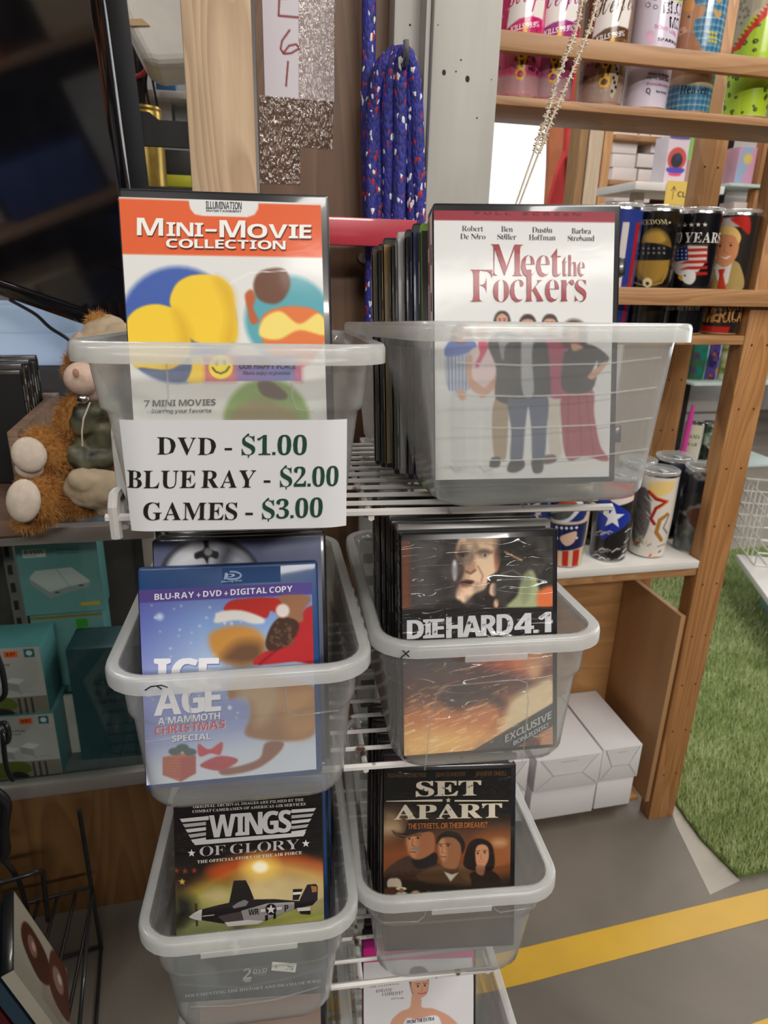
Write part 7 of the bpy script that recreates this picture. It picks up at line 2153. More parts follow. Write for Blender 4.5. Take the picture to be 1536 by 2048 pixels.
def fur_strands(src, n, ln):
    dg = bpy.context.evaluated_depsgraph_get(); dg.update()
    ev = src.evaluated_get(dg); me0 = ev.to_mesh()
    N = len(me0.polygons)
    ce = np.zeros(N * 3, np.float32); no = np.zeros(N * 3, np.float32)
    me0.polygons.foreach_get('center', ce); me0.polygons.foreach_get('normal', no)
    ce = ce.reshape(-1, 3); no = no.reshape(-1, 3)
    rng = np.random.default_rng(3)
    k = rng.integers(0, N, n)
    p = ce[k] + rng.normal(0, .0012, (n, 3)); nn = no[k] + rng.normal(0, .45, (n, 3)); nn[:, 2] -= .35
    nn /= np.linalg.norm(nn, axis=1)[:, None]
    sd = np.cross(nn, rng.normal(size=(n, 3))); sd /= np.linalg.norm(sd, axis=1)[:, None] + 1e-9
    V = np.zeros((n, 3, 3), np.float32)
    V[:, 0] = p - sd * .0005; V[:, 1] = p + sd * .0005; V[:, 2] = p + nn * (ln * (.5 + rng.random(n)))[:, None]
    ev.to_mesh_clear()
    me = bpy.data.meshes.new('fur')
    me.from_pydata(V.reshape(-1, 3).tolist(), [], np.arange(n * 3).reshape(-1, 3).tolist())
    me.materials.append(mat('orange_fur_strands', (0.62, 0.33, 0.11), 0.8, col2=(0.38, 0.17, 0.05), scale=22, spec=.15))
    o = bpy.data.objects.new('fur', me); C.objects.link(o); o.parent = plush; o['kind'] = 'stuff'


fur_strands(plush.children[0], 26000, .0085)
blobs('muzzle', [(745, 715, 135, 130, -.02, 120, 0), (850, 820, 110, 95, .0, 100, 0)], PINKP, 0.003)
b = MB(); b.ellipsoid(pc(690, 665, -.052), (24 * PXM, 10 * PXM, 34 * PXM), 12, 8)
obj('nostril', b, mat('brown_thread', (0.4, 0.2, 0.14), 0.9, var=0.1), plush)
blobs('foot_pad', [(265, 1410, 130, 145, -.045, 70, 0), (270, 1530, 110, 90, -.03, 60, 0)], PADM, 0.003)
blobs('foot_pad', [(215, 1830, 125, 180, -.072, 70, 12)], PADM, 0.003)
blobs('jacket', [(900, 1190, 230, 250, .02, 190, 0), (760, 1090, 110, 150, -.01, 90, 20), (880, 1000, 180, 90, .0, 140, 0), (880, 1420, 220, 110, .01, 180, 0), (730, 1440, 90, 130, -.01, 70, -30)], CAMO, 0.0035, rough=(0.02, 0.008))
blobs('trouser_leg', [(880, 1720, 250, 170, -.03, 150, 12), (1010, 1830, 170, 150, -.02, 130, 0), (780, 1660, 130, 110, -.04, 100, 30)], KHAKI, 0.0035, rough=(0.03, 0.012))
blobs('sunhat', [(930, 330, 250, 60, .04, 210, -8), (960, 270, 170, 110, .05, 150, 0), (700, 420, 60, 130, .0, 90, 14), (1080, 290, 100, 80, .03, 120, 0)], KHAKI, 0.0035, rough=(0.03, 0.01))
b = MB(); b.ellipsoid(pc(750, 905, -.03), (46 * PXM, 20 * PXM, 34 * PXM), 14, 8)
obj('button', b, STEEL, plush)
b = MB(); b.tube([pc(820, 930, -.035), pc(760, 1080, -.045), pc(745, 1200, -.05), pc(750, 1330, -.045)], 0.0011, 6)
obj('piping', b, PADM, plush)

# ---- open wooden tray of dark film cases on the counter
tray_w = wood('dull_brown_tray', (0.2, 0.12, 0.08), (0.3, 0.19, 0.13), 0.6, 'Y', 0.8, knots=False)
zr = ZT + 0.162
A = onZ(118, 785, zr); B_ = onZ(-30, 925, zr)
B_ = A + (B_ - A) * ((A.y - 1.06) / (A.y - B_.y))
ang = math.atan2(A.y - B_.y, A.x - B_.x)
ln_ = math.hypot(A.y - B_.y, A.x - B_.x)
TT = thing('wooden_tray', 'open brown wooden tray on the counter holding dark film cases', 'tray', (B_.x, B_.y, ZT + 0.002), ang)
b = MB(); b.box(0, ln_, 0.0, 0.014, 0.0, zr - ZT - 0.002, bev=0.001)
obj('side_board', b, tray_w, TT)
b = MB(); b.box(0, ln_, 0.18, 0.194, 0.0, zr - ZT - 0.002, bev=0.001)
obj('side_board', b, tray_w, TT)
b = MB(); b.box(ln_ - 0.014, ln_, 0.014, 0.18, 0.0, zr - ZT - 0.002, bev=0.001)
obj('cross_board', b, tray_w, TT)
b = MB(); b.box(0, ln_ - 0.014, 0.014, 0.18, 0.0, 0.034)
obj('bottom_board', b, tray_w, TT)
TMx = Matrix.Translation(TT.location) @ Matrix.Rotation(ang, 4, 'Z')
sps = [(0.04, 0.045, 0.06), (0.05, 0.06, 0.1), (0.3, 0.26, 0.2), (0.06, 0.06, 0.07), (0.25, 0.22, 0.2), (0.03, 0.03, 0.04), (0.35, 0.3, 0.22), (0.05, 0.05, 0.06)]
nm = ['first', 'second', 'third', 'fourth', 'fifth', 'sixth', 'seventh', 'eighth']
for i in range(8):
    M_ = TMx @ Matrix.Translation((ln_ - 0.03 - i * 0.0175, 0.022, 0.228 + (0.006 if i % 3 == 0 else -0.002))) @ Matrix.Rotation(R(90), 4, 'Z')
    make_case('film_case', M_, 'dark spined film case in the wooden tray, %s from its far side' % nm[i], 'film case', spine=sps[i], cover=(0.1, 0.1, 0.12), group='films in the wooden tray')

# ---- pale plastic tub behind, cable, black box
tubp = mat('bluish_white_polythene', (0.74, 0.82, 0.92), 0.4, var=0.04, scale=8)
nt = tubp.node_tree
tlb = nt.nodes.new('ShaderNodeBsdfTranslucent'); tlb.inputs[0].default_value = (0.8, 0.88, 0.98, 1)
mxs = nt.nodes.new('ShaderNodeMixShader'); mxs.inputs[0].default_value = 0.6
nt.links.new(nt.nodes['Principled BSDF'].outputs[0], mxs.inputs[1]); nt.links.new(tlb.outputs[0], mxs.inputs[2])
nt.links.new(mxs.outputs[0], nt.nodes['Material Output'].inputs[0])
YT = 1.66
w5, h5, l5 = face_px(YT, -70, 612, 158, 732)
b = MB()
rg = [ring(w5 / 2 - 0.02, 0.012, 0.18, 0.03, 0.0), ring(w5 / 2 - 0.008, 0.004, 0.19, 0.03, h5 * .55), ring(w5 / 2, 0.0, 0.2, 0.03, h5 * .56), ring(w5 / 2, 0.0, 0.2, 0.03, h5), ring(w5 / 2 - 0.004, 0.004, 0.196, 0.03, h5), ring(w5 / 2 - 0.02, 0.02, 0.18, 0.03, 0.004)]
loft(b, rg, cap0=True, cap1=True)
solo('plastic_tub', b, tubp, 'bluish white plastic tub behind the wooden tray, under the television', 'tub', loc=(l5[0], YT, l5[2]))
b = MB(); b.box(-0.3, 0.12, -0.05, 0.3, 0, l5[2] - 0.001, bev=0.004)
solo('black_cabinet', b, mat('matt_black_crate', (0.02, 0.02, 0.022), 0.6, var=0.2), 'black cabinet behind the counter holding up the bluish tub', 'cabinet', loc=(l5[0], YT, 0))
b = MB(); b.tube(smooth_path(P3([(20, 600, 1.25), (70, 628, 1.22), (100, 655, 1.2), (140, 682, 1.2), (170, 720, 1.22), (180, 800, 1.25)])), 0.0028, 8)
solo('cable', b, BLACKP, 'black cable hanging from the television behind the plush toy', 'cable')

# ---- shelf with clutter behind the television
YS = 1.75
sx0, sx1 = onY(190, 180, YS).x, onY(420, 180, YS).x
zsh = onY(300, 178, YS).z
b = MB(); b.box(sx0, sx1, YS, YS + 0.3, zsh - 0.014, zsh, bev=0.001)
b.box(sx0, sx0 + 0.015, YS, YS + 0.3, 0, zsh - 0.014); b.box(sx1 - 0.015, sx1, YS, YS + 0.3, 0, zsh - 0.014)
zlo = onY(300, 240, YS).z
b.box(sx0 + 0.015, sx1 - 0.015, YS, YS + 0.3, zlo - 0.014, zlo)
zl2 = onY(300, 372, YS).z
b.box(sx0 + 0.015, sx1 - 0.015, YS, YS + 0.3, zl2 - 0.014, zl2)
solo('back_shelf', b, mat('white_melamine', (0.6, 0.58, 0.54), 0.4, var=0.05), 'white edged shelf behind the television and pine stud', 'shelf')


def stand(name, label, cat, px0, py0, px1, py1, Y, d, m_, z=None, bev=0.003, group=None):
    w, h, l = face_px(Y, px0, py0, px1, py1)
    if z is not None:
        h = l[2] + h - z; l = (l[0], l[1], z)
    b = MB(); b.box(-w / 2, w / 2, 0, d, 0, h, bev=bev)
    return solo(name, b, m_, label, cat, group, loc=l)


stand('storage_box', 'blue storage box on the shelf behind the pine stud', 'box', 312, 134, 352, 176, YS + .03, .1, mat('blue_box', (0.02, 0.09, 0.22), 0.5, var=0.15), zsh)
stand('storage_box', 'grey storage box beside the blue one behind the television', 'box', 243, 122, 268, 176, YS + .05, .1, mat('grey_box', (0.16, 0.16, 0.17), 0.6, var=0.15), zsh)
stand('paper_ream', 'upright white paper bundle beside the television edge', 'paper', 208, 60, 220, 176, YS + .02, .1, mat('cream_paper', (0.6, 0.55, 0.48), 0.8, var=0.1), zsh)
stand('black_binder', 'black binder next to the white paper bundle', 'binder', 221, 72, 240, 176, YS + .03, .12, mat('black_binder_cover', (0.015, 0.013, 0.013), 0.5, var=0.2), zsh)
stand('storage_box', 'pale box with a grey front under the shelf behind the cables', 'box', 252, 186, 345, 240, YS + .04, .15, mat('pale_box', (0.55, 0.54, 0.53), 0.6, var=0.08), zlo)
stand('storage_box', 'small white box under the shelf beside the television', 'box', 226, 180, 246, 240, YS + .04, .15, mat('pale_box', (0.55, 0.54, 0.53), 0.6, var=0.08), zlo)
stand('black_carton', 'black carton with a yellow stripe beside the gold canister', 'carton', 322, 300, 400, 372, YS - .05 + .06, .1, mat('black_carton_card', (0.02, 0.02, 0.02), 0.5, var=0.2), zl2)
stand('yellow_strip', 'yellow strip leaning low behind the pine stud', 'strip', 330, 350, 398, 358, YS - .01, .008, mat('neon_yellow', (0.6, 0.6, 0.03), 0.5, var=0.1), zl2)
b = MB()
for k, pts in enumerate(([(268, 80, YS - .02), (274, 130, YS - .03), (276, 200, YS - .03), (262, 214, YS - .03), (240, 222, YS - .02)], [(276, 90, YS - .02), (284, 150, YS - .03), (285, 208, YS - .03)],
                         [(300, 130, YS - .02), (306, 165, YS - .03), (315, 212, YS - .03)], [(296, 128, YS - .02), (292, 170, YS - .03), (300, 214, YS - .03)])):
    b.tube(smooth_path(P3(pts)), 0.006 if k < 2 else 0.0025, 8)
solo('cable_bundle', b, BLACKP, 'black cable bundle hanging from the shelf behind the television', 'cable')
b = MB(); b.tube(smooth_path(P3([(255, 158, YS - .03), (270, 154, YS - .04), (285, 148, YS - .04), (300, 130, YS - .035)])), 0.005, 8)
solo('screwdriver', b, mat('red_grip', (0.4, 0.03, 0.03), 0.4, var=0.1), 'red screwdriver lying across the black cables', 'tool')
b = MB(); q = onY(254, 120, YS + 0.0)
b.lathe([(0, 0), (0.016, 0), (0.016, 0.035), (0.009, 0.046), (0.009, 0.055), (0, 0.055)], 16)
solo('bottle', b, mat('milky_bottle', (0.5, 0.45, 0.42), 0.2, var=0.1, coat=0.4), 'small milky bottle standing on the grey storage box', 'bottle', loc=(q.x, YS + .07, onY(255, 122, YS + .05).z))
# gold canister
YG = 1.62
wG = onY(330, 300, YG).x - onY(252, 300, YG).x
zG0, zG1 = onY(290, 378, YG).z, onY(290, 216, YG).z
b = MB(); r_ = wG / 2
b.lathe([(0, 0), (r_, 0), (r_, zG1 - zG0 - .012), (r_ * .96, zG1 - zG0 - .008), (r_ * 1.0, zG1 - zG0 - .004), (r_ * .97, zG1 - zG0), (0, zG1 - zG0)], 36)
solo('canister', b, mat('gold_foil', (0.38, 0.26, 0.05), 0.3, metal=0.7, col2=(0.2, 0.13, 0.03), scale=16, bump=0.1), 'gold coloured canister behind the black television mount', 'canister', loc=(onY(291, 300, YG).x, YG, zG0))
b = MB(); b.box(-0.09, 0.16, -0.09, 0.1, 0, zG0 - 0.001 - 0.0, bev=0.003)
solo('cabinet', b, mat('dark_cabinet', (0.035, 0.033, 0.032), 0.6, var=0.2), 'dark cabinet under the gold canister behind the television', 'cabinet', loc=(onY(291, 300, YG).x, YG, 0))
# leaning pale hull at the top
hp = [onY(*q, 1.55) for q in ((222, -60), (236, 20), (262, 76), (290, 128), (318, 134), (400, 130), (400, -60))]
hb = MB(); hb.prism([(p.x, p.z) for p in hp], 1.55, 1.72)
o = solo('plastic_hull', hb, mat('cream_moulding', (0.78, 0.74, 0.68), 0.45, var=0.06), 'cream moulded hull hanging at the top behind the pine stud', 'hull', smooth=0)
md = o.modifiers.new('round', 'BEVEL'); md.width = 0.02; md.segments = 4; md.limit_method = 'ANGLE'
tp_ = [onY(*q, 1.546) for q in ((250, 38), (284, 37), (300, 51), (262, 51))]
hb = MB(); hb.prism([(p.x, p.z) for p in tp_], 1.546, 1.5495)
solo('tape_patch', hb, mat('tan_tape', (0.6, 0.4, 0.2), 0.5, var=0.1), 'tan tape patch stuck on the cream hull', 'tape', smooth=0)

# ---- bottom left: wire rack with two film cases
LC = CAMP + ray(26.8, 1939) * 0.87
LM = Matrix(((0.937, 0.246, -0.247, LC.x), (0.243, 0.048, 0.969, LC.y), (0.25, -0.968, -0.016, LC.z), (0, 0, 0, 1)))


def side_case(dx, label, cover, art=None):
    t = thing('film_case', label, 'film case', mw=LM @ Matrix.Translation((dx, 0, 0)))
    b = MB(); b.box(-0.0155, -0.0004, 0, 0.19, 0.0004, 0.135, bev=0.0015)
    obj('case_shell', b, BLACKP, t)
    a = art or Art(188, 131, 4, bg=cover)
    # front cover: x = 0 plane; u runs down the case, v runs from the spine outward
    sp_ = [[(-0.0155, 0.001, 0.0), (-0.0155, 0.189, 0.0), (0, 0.189, 0.0), (0, 0.001, 0.0)], [(0, 1, 2, 3)], (0.66, 0.64, 0.58) if art else cover]
    a.mesh('printed_sleeve', lambda u, v, off: np.stack([np.full(np.shape(u), 0.0) + off, 0.001 + u / 1000, 0.0005 + v / 1000], -1), SLEEVE, t, extra=[sp_])
    return t


al_ = Art(188, 131, 1.2, bg=(0.68, 0.66, 0.6), seed=4)
al_.poly([(30, 60), (80, 40), (120, 60), (110, 100), (50, 110), (25, 90)], (0.3, 0.16, 0.11), f=4)
al_.ell((60, 80), 16, (0.55, 0.42, 0.36), f=4); al_.ell((64, 82), 7, (0.78, 0.66, 0.58), f=3)
for i in range(5):
    al_.line([(90, 20 + i * 6), (160, 18 + i * 6)], 1.2, (0.45, 0.3, 0.25))
al_.poly([(118, 50), (186, 40), (186, 128), (130, 124)], (0.36, 0.2, 0.15), f=5)
al_.ell((150, 85), 20, (0.6, 0.48, 0.42), f=5); al_.ell((156, 90), 8, (0.82, 0.75, 0.7), f=3)
side_case(0, 'black film case with a white and brown cover in the wire rack at bottom left', (0.68, 0.66, 0.6), al_)
side_case(-0.019, 'dull blue film case left of the white covered one, bottom left corner', (0.16, 0.24, 0.3))
side_case(-0.038, 'dark red film case at the extreme bottom left corner', (0.3, 0.08, 0.1))
BW = mat('black_coated_wire', (0.012, 0.012, 0.013), 0.35, var=0.2, coat=0.3)
wr = thing('wire_stand', 'black wire stand at the lower left holding film cases', 'stand', (-0.4, 0.85, 0))
WO = Vector(wr.location)
for nme, lines in (('wire_hook', [[(-20, 1460, 1.0), (4, 1446, .98), (14, 1452, .97), (18, 1475, .97), (12, 1484, .97), (6, 1462, .98), (8, 1500, 1.0), (14, 1540, 1.02), (26, 1560, 1.03)],
                                  [(-10, 1300, .95), (4, 1340, .95), (10, 1385, .96), (0, 1400, .97)]]),
                   ('wire_frame', [[(-30, 1772, .95), (0, 1766, .95), (60, 1748, .96), (84, 1744, .97), (88, 1765, .97), (96, 1842, .98)],
                                   [(-20, 1706, .96), (0, 1714, .96), (26, 1742, .96), (44, 1780, .97), (60, 1850, .98)]]),
                   ('wire_loop', [[(-10, 1585, .96), (4, 1596, .96), (12, 1612, .96), (6, 1660, .96), (10, 1700, .96), (0, 1716, .96)]])):
    b = MB()
    for pts in lines:
        b.tube([p - WO for p in smooth_path(P3(pts))], 0.0042 if nme != 'wire_loop' else 0.009, 8)
    obj(nme, b, BW, wr, smooth=60)
b = MB()
for x, y in ((-0.05, -0.1), (0.14, -0.1), (-0.05, 0.14), (0.115, 0.16)):
    b.tube([(x, y, 0.0), (x, y, 0.33 if y > 0 else 0.16)], 0.004, 8)
for z in (0.005, 0.155):
    b.tube([(-0.05, -0.1, z), (0.14, -0.1, z), (0.115, 0.16, z), (-0.05, 0.14, z)], 0.004, 8, closed=True)
for i in range(6):
    b.tube([(-0.03 + i * .03, -0.1, 0.155), (-0.03 + i * .03, 0.15, 0.155)], 0.003, 6)
obj('wire_base', b, BW, wr, smooth=60)
# ================================================================ RIGHT SIDE: TUMBLER SHELVES
YF = 1.095
fir = wood('orange_fir', (0.35, 0.175, 0.07), (0.46, 0.25, 0.11), 0.5, 'X', 0.9, knots=False)
firz = wood('orange_fir_upright', (0.34, 0.15, 0.048), (0.47, 0.23, 0.083), 0.5, 'Z', 0.9)
ply = wood('honey_plywood', (0.4, 0.2, 0.075), (0.5, 0.26, 0.1), 0.5, 'X', 0.4, knots=False)
WHB = mat('white_shelf_board', (0.68, 0.66, 0.62), 0.35, var=0.03)
SX0 = onY(930, 300, YF).x
PX0 = onY(1395, 1150, YF).x
PX1 = PX0 + 0.066
SX1 = PX1 + 0.45
zT1, zT0 = onY(1268, 213, YF).z, onY(1268, 231, YF).z
zR1, zR0 = onY(1268, 94, YF).z, onY(1268, 134, YF).z
zM1, zM0 = onY(1400, 672, YF).z, onY(1400, 690, YF).z
zQ1, zQ0 = onY(1390, 577, YF).z, onY(1390, 611, YF).z
zW1, zW0 = onY(1225, 1135, YF).z, onY(1225, 1150, YF).z
zA0 = onY(1225, 1166, YF).z
YBk = 1.33
unit = thing('tumbler_shelf', 'orange timber shelf unit with rails, full of printed tumblers, at the right', 'shelf unit', (PX0, YF, 0))


def ubox(name, m_, *bs, bev=0.0015, smooth=35):
    b = MB()
    for q in bs:
        b.box(q[0] - PX0, q[1] - PX0, q[2] - YF, q[3] - YF, q[4], q[5], bev=bev)
    return obj(name, b, m_, unit, smooth)


ubox('top_board', fir, (SX0, SX1, YF, YF + 0.13, zT0, zT1))
ubox('top_rail', fir, (SX0, SX1, YF - 0.016, YF - 0.001, zR0, zR1))
ubox('middle_board', fir, (SX0, PX0 + 0.02, YF + 0.002, YF + 0.13, zM0, zM1))
ubox('middle_rail', fir, (SX0, SX1, YF - 0.016, YF - 0.001, zQ0, zQ1))
ubox('white_board', WHB, (SX0, PX0 - 0.001, YF, YBk, zW0, zW1))
ubox('apron', fir, (SX0, PX0 - 0.001, YF + 0.004, YF + 0.022, zA0, zW0 - 0.0005))
ubox('back_panel', ply, (SX0, PX0 + 0.03, YBk - 0.01, YBk, 0.05, zA0 + 0.02))
zS = onY(1376, 1232, 1.1).z
ubox('side_panel', mat('shaded_side_ply', (0.4, 0.22, 0.1), 0.6, var=0.1, scale=6, stretch=(3, 3, 0.4)), (PX0 - 0.014, PX0 - 0.002, YF + 0.006, YBk - 0.011, 0.05, zS))
ubox('bottom_board', fir, (SX0, PX0 - 0.015, YF + 0.03, YBk - 0.011, 0.035, 0.05))
ubox('bottom_board', fir, (SX0, PX0 - 0.015, YF + 0.06, YBk - 0.02, 0.0, 0.034))
# uprights with their nail pairs
b = MB(); b.box(0, PX1 - PX0, 0, 0.038, 0, zT0 - 0.001, bev=0.002)
for y in (690, 820, 940, 1055, 1170, 1272, 1367, 1456, 1540, 1625):
    p = onY(1395, y, YF)
    for fx in (0.017, 0.05):
        q = MB(); q.lathe([(0, 0), (0.0021, 0), (0.0021, 0.0006)], 10)
        b.add([(fx + vx, -0.0004 + vz * -0.3, p.z + vy) for vx, vy, vz in q.v], q.f, 1)
o = obj('front_upright', b, [firz, HOLE], unit)
bx0 = onY(1337, 695, YBk + 0.002).x
b = MB(); b.box(bx0 - PX0, bx0 + 0.06 - PX0, YBk + 0.002 - YF, YBk + 0.03 - YF, 0, zT0 + 0.3, bev=0.002)
for y in (330, 410, 760, 860):
    p = onY(1360, y, YBk)
    for fx in (0.015, 0.045):
        q = MB(); q.lathe([(0, 0), (0.002, 0), (0.002, 0.0006)], 10)
        b.add([(bx0 - PX0 + fx + vx, YBk + 0.002 - YF - 0.0004 - vz * .3, p.z + vy) for vx, vy, vz in q.v], q.f, 1)
obj('rear_upright', b, [wood('rear_fir', (0.38, 0.18, 0.07), (0.5, 0.26, 0.1), 0.5, 'Z', 0.9), HOLE], unit)
ubox('front_upright', firz, (SX0, SX0 + 0.03, YF + 0.003, YF + 0.04, 0, zT0 - 0.001))

CLEAR = clear_plastic('clear_lid_plastic', 0.12, rough=0.05)
TUMB = {}


class Tum:
    """a printed tumbler seen round pixel column cx (at cy); art laid out from photograph pixels"""
    def __init__(self, cx, cy, Y, z, label, r=0.0365, h=0.205, bg=(0.1, 0.1, 0.12), res=1.35, base_taper=0.93, lid=True, seed=0, slide=(0.02, 0.02, 0.02), name='tumbler'):
        c = onY(cx, cy, Y)
        self.c = Vector((c.x, Y, z)); self.r, self.h, self.tp = r, h, base_taper
        self.label, self.lid, self.slide, self.name = label, lid, slide, name
        d = (CAMP - self.c); d.z = 0; d.normalize()
        self.f = d; self.rt = Vector((-d.y, d.x, 0)) * 1.0
        if self.rt.dot(RT) < 0:
            self.rt = -self.rt
        self.U = 2 * math.pi * r * 1000
        self.art = Art(self.U, h * 1000 - 8, res, bg=bg, tr=self.px, seed=seed)

    def px(self, x, y):
        # project the pixel's ray onto the upright plane through the axis facing the camera
        o = CAMP - self.c; d = ray(x, y)
        t = -(o.dot(self.f)) / d.dot(self.f)
        p = o + d * t
        s = max(-0.97, min(0.97, p.dot(self.rt) / self.r))
        return (self.U / 2 + math.asin(s) * self.r * 1000, (self.h - 0.004) * 1000 - p.z * 1000)

    def n(self, s, t):
        """drawing coordinates -1..1 across what shows, 0..1 down"""
        return (self.U / 2 + math.asin(max(-.98, min(.98, s))) * self.r * 1000, t * self.art.h)

    def build(self, group=None, mat_=None):
        t = thing(self.name, self.label, 'tumbler', self.c, 0, group)
        r, h, tp, f, rt = self.r, self.h, self.tp, self.f, self.rt

        def fm(u, v, off):
            u = np.asarray(u); v = np.asarray(v)
            ph = (u / self.U - 0.5) * 2 * np.pi
            z = h - 0.004 - v / 1000
            rad = r * (tp + (1 - tp) * np.clip(z / (h * .45), 0, 1)) + 0.0002 + off
            return np.stack([rad * (np.cos(ph) * f.x + np.sin(ph) * rt.x), rad * (np.cos(ph) * f.y + np.sin(ph) * rt.y), z], -1)
        self.art.mesh('printed_wrap', fm, mat_ or WRAP, t, smooth=True)
        b = MB()
        b.lathe([(0, 0.0), (r * tp - 0.004, 0.0), (r * tp - 0.001, 0.003), (r * tp - 0.0003, 0.006), (r - 0.0004, h * .45), (r - 0.0004, h - 0.004), (r - 0.0012, h), (r - 0.003, h), (r - 0.0035, h - 0.02)], 40)
        obj('steel_body', b, STEEL, t, smooth=50)
        if self.lid:
            b = MB()
            b.lathe([(r - 0.0034, h - 0.014), (r - 0.0034, h + 0.001), (r + 0.0006, h + 0.001), (r + 0.0008, h + 0.005), (r - 0.002, h + 0.0065), (r - 0.005, h + 0.006), (r - 0.0055, h + 0.0015), (0, h + 0.001)], 40)
            l = obj('lid', b, CLEAR, t, smooth=50)
            b = MB(); b.box(-0.006, 0.006, -0.022, 0.0, h + 0.002, h + 0.0055, bev=0.001)
            obj('slider', b, mat('lid_slider', (0.3, 0.3, 0.3), 0.3, var=0.1), l)
        return t


k3 = cr(980, 0, 2.7626)
zTop, zMid, zWh = zT1 + 0.0005, zM1 + 0.0005, zW1 + 0.0005
YT_ = YF + 0.045


def leopard(a, y0, y1, base, spot, n, seed):
    r = random.Random(seed)
    tr0 = a.tr; a.tr = lambda x, y: (x, y)
    a.poly([(0, y0), (a.w, y0), (a.w, y1), (0, y1)], base, f=6, sm=False)
    for _ in range(n):
        x, y = r.uniform(0, a.w), r.uniform(y0, y1); q = r.uniform(2.2, 4.2)
        a.ell((x, y), q, spot, f=1.2, ry=q * .8); a.ell((x + .5, y), q * .45, tuple(c * .75 for c in base), f=1.2)
    a.tr = tr0


def glitter(a, cols, n, seed, y0=0, y1=None):
    r = random.Random(seed); tr0 = a.tr; a.tr = lambda x, y: (x, y)
    for _ in range(n):
        a.ell((r.uniform(0, a.w), r.uniform(y0, y1 or a.h)), r.uniform(.7, 1.8), r.choice(cols), f=1.2)
    a.tr = tr0


def flower(a, c, q):
    a.star(c, q, (0.93, 0.75, 0.1), crisp=False, k=.75); a.star(c, q, (0.9, 0.68, 0.06), rot=.3, crisp=False, k=.75)
    a.ell(c, q * .5, (0.2, 0.1, 0.05))


# --- upper shelf
hx = [(1034, (0.75, 0.2, 0.38), (0.78, 0.1, 0.42), 'pink glitter tumbler at the left of the upper shelf, next to the white post'),
      (1100, (0.62, 0.22, 0.42), (0.6, 0.15, 0.48), 'pink and purple glitter tumbler, second from the left on the upper shelf'),
      (1203, (0.45, 0.32, 0.2), (0.36, 0.24, 0.14), 'brown glitter tumbler with gold lettering on the upper shelf')]
for i, (cx, gcol, tcol, lb) in enumerate(hx):
    tb = Tum(cx, 160, YT_, zTop, lb, bg=gcol, seed=i, lid=False)
    a = tb.art
    tb.art.tr = lambda s, t, tb=tb: tb.n(s, t)
    glitter(a, [tuple(min(1, c * 1.35) for c in gcol), tuple(c * .6 for c in gcol), (0.9, 0.75, 0.7)], 420, i)
    leopard(a, a.h * .63, a.h * .84, tuple(c * .8 + .1 for c in gcol), (0.15, 0.08, 0.09), 60, i)
    a.vg = None
    a.poly([(-.98, .86), (.98, .86), (.98, 1.0), (-.98, 1.0)], (0.66, 0.58, 0.55), f=6, sm=False, al=.8)
    off = -.12 if i == 1 else 0
    a.poly([(-.55 + off, .2), (.75, .12), (.86, .35), (.8, .55), (0.1, .55), (-.6 + off, .62), (-.5, .42)], (0.9, 0.88, 0.86), f=1.2, sm=False)
    a.text('Heifer', 'C', (-.55 + off, .43), (.9, .37), .15, tcol, gap=2, shcol=(1, 1, 1))
    a.poly([(-.6 + off, .57), (-.1, .51), (.4, .49), (.86, .5), (.86, .57), (.4, .565), (0, .585), (-.55 + off, .66)], tcol, f=1.2, sm=False)
    a.text('KILLS 99.9%', 'B', (-.4, .59), (.7, .55), .035, (0.93, 0.9, 0.9), gap=30)
    if i == 2:
        a.text('BULLSHIT' if False else 'of the bull', 'B', (-.3, .65), (.6, .61), .03, (0.25, 0.2, 0.15))
    flower(a, (.15 + i * .05, .72), .2 if False else .2)
    fl = tb.n
    for (s, t, q) in ((.1, .74, 6.5), (.12, .86, 8.5)):
        a.tr = lambda x, y: (x, y)
        flower(a, fl(s, t), q)
        a.tr = lambda s, t, tb=tb: tb.n(s, t)
    a.poly([(-.02, .855), (.26, .845), (.26, .87), (-.02, .88)], tcol, sm=False)
    if i == 2:
        a.poly([(.45, .7), (.62, .68), (.7, .8), (.62, .95), (.45, .95), (.4, .8)], (0.75, 0.68, 0.6), f=2)
        for q in range(7):
            a.ell((.5 + (q % 3) * .07, .74 + q * .03), .05, (0.12, 0.1, 0.1), f=1.2, ry=.012)
    tb.build()
tb = Tum(1294, 160, YT_, zTop, 'pale lilac tumbler with black bubble lettering on the upper shelf', bg=(0.84, 0.8, 0.86), lid=False)
a = tb.art; a.tr = lambda x, y: tb.px(*k3(x, y))
a.poly([(945, 10), (1060, 5), (1060, 30), (960, 45)], (0.75, 0.82, 0.25), sm=False); a.text('WHAT DONT', 'B', (966, 34), (1056, 26), 16, (0.1, 0.1, 0.1))
blk = (0.06, 0.05, 0.06)
a.text('BLO', 'B', (948, 118), (1066, 100), 66, blk, gap=6); a.text('BLO', 'B', (958, 110), (1058, 94), 46, (0.86, 0.82, 0.88), gap=40)
a.text('MO', 'B', (985, 186), (1070, 176), 58, blk, gap=6); a.text('MO', 'B', (993, 178), (1064, 170), 40, (0.86, 0.82, 0.88), gap=40)
for c_, q in (((908, 28), 20), ((868, 70), 14), ((908, 84), 12), ((868, 26), 12)):
    a.ell(c_, q, blk, ry=q); a.ell(c_, q - 3.5, (0.86, 0.82, 0.88))
a.ell((880, 230), 24, (0.86, 0.7, 0.8)); a.ell((880, 255), 26, (0.9, 0.74, 0.84))
a.text('DON\'T LOSE', 'B', (905, 196), (1020, 222), 20, (0.85, 0.55, 0.72)); a.text('SPARKLE', 'B', (920, 262), (1030, 264), 16, blk)
a.text('Shine So Bright', 'B', (868, 446), (985, 446), 14, (0.2, 0.2, 0.25), slant=.2); a.text('YOU\'RE AMAZING', 'B', (862, 468), (984, 468), 13, (0.2, 0.2, 0.25))
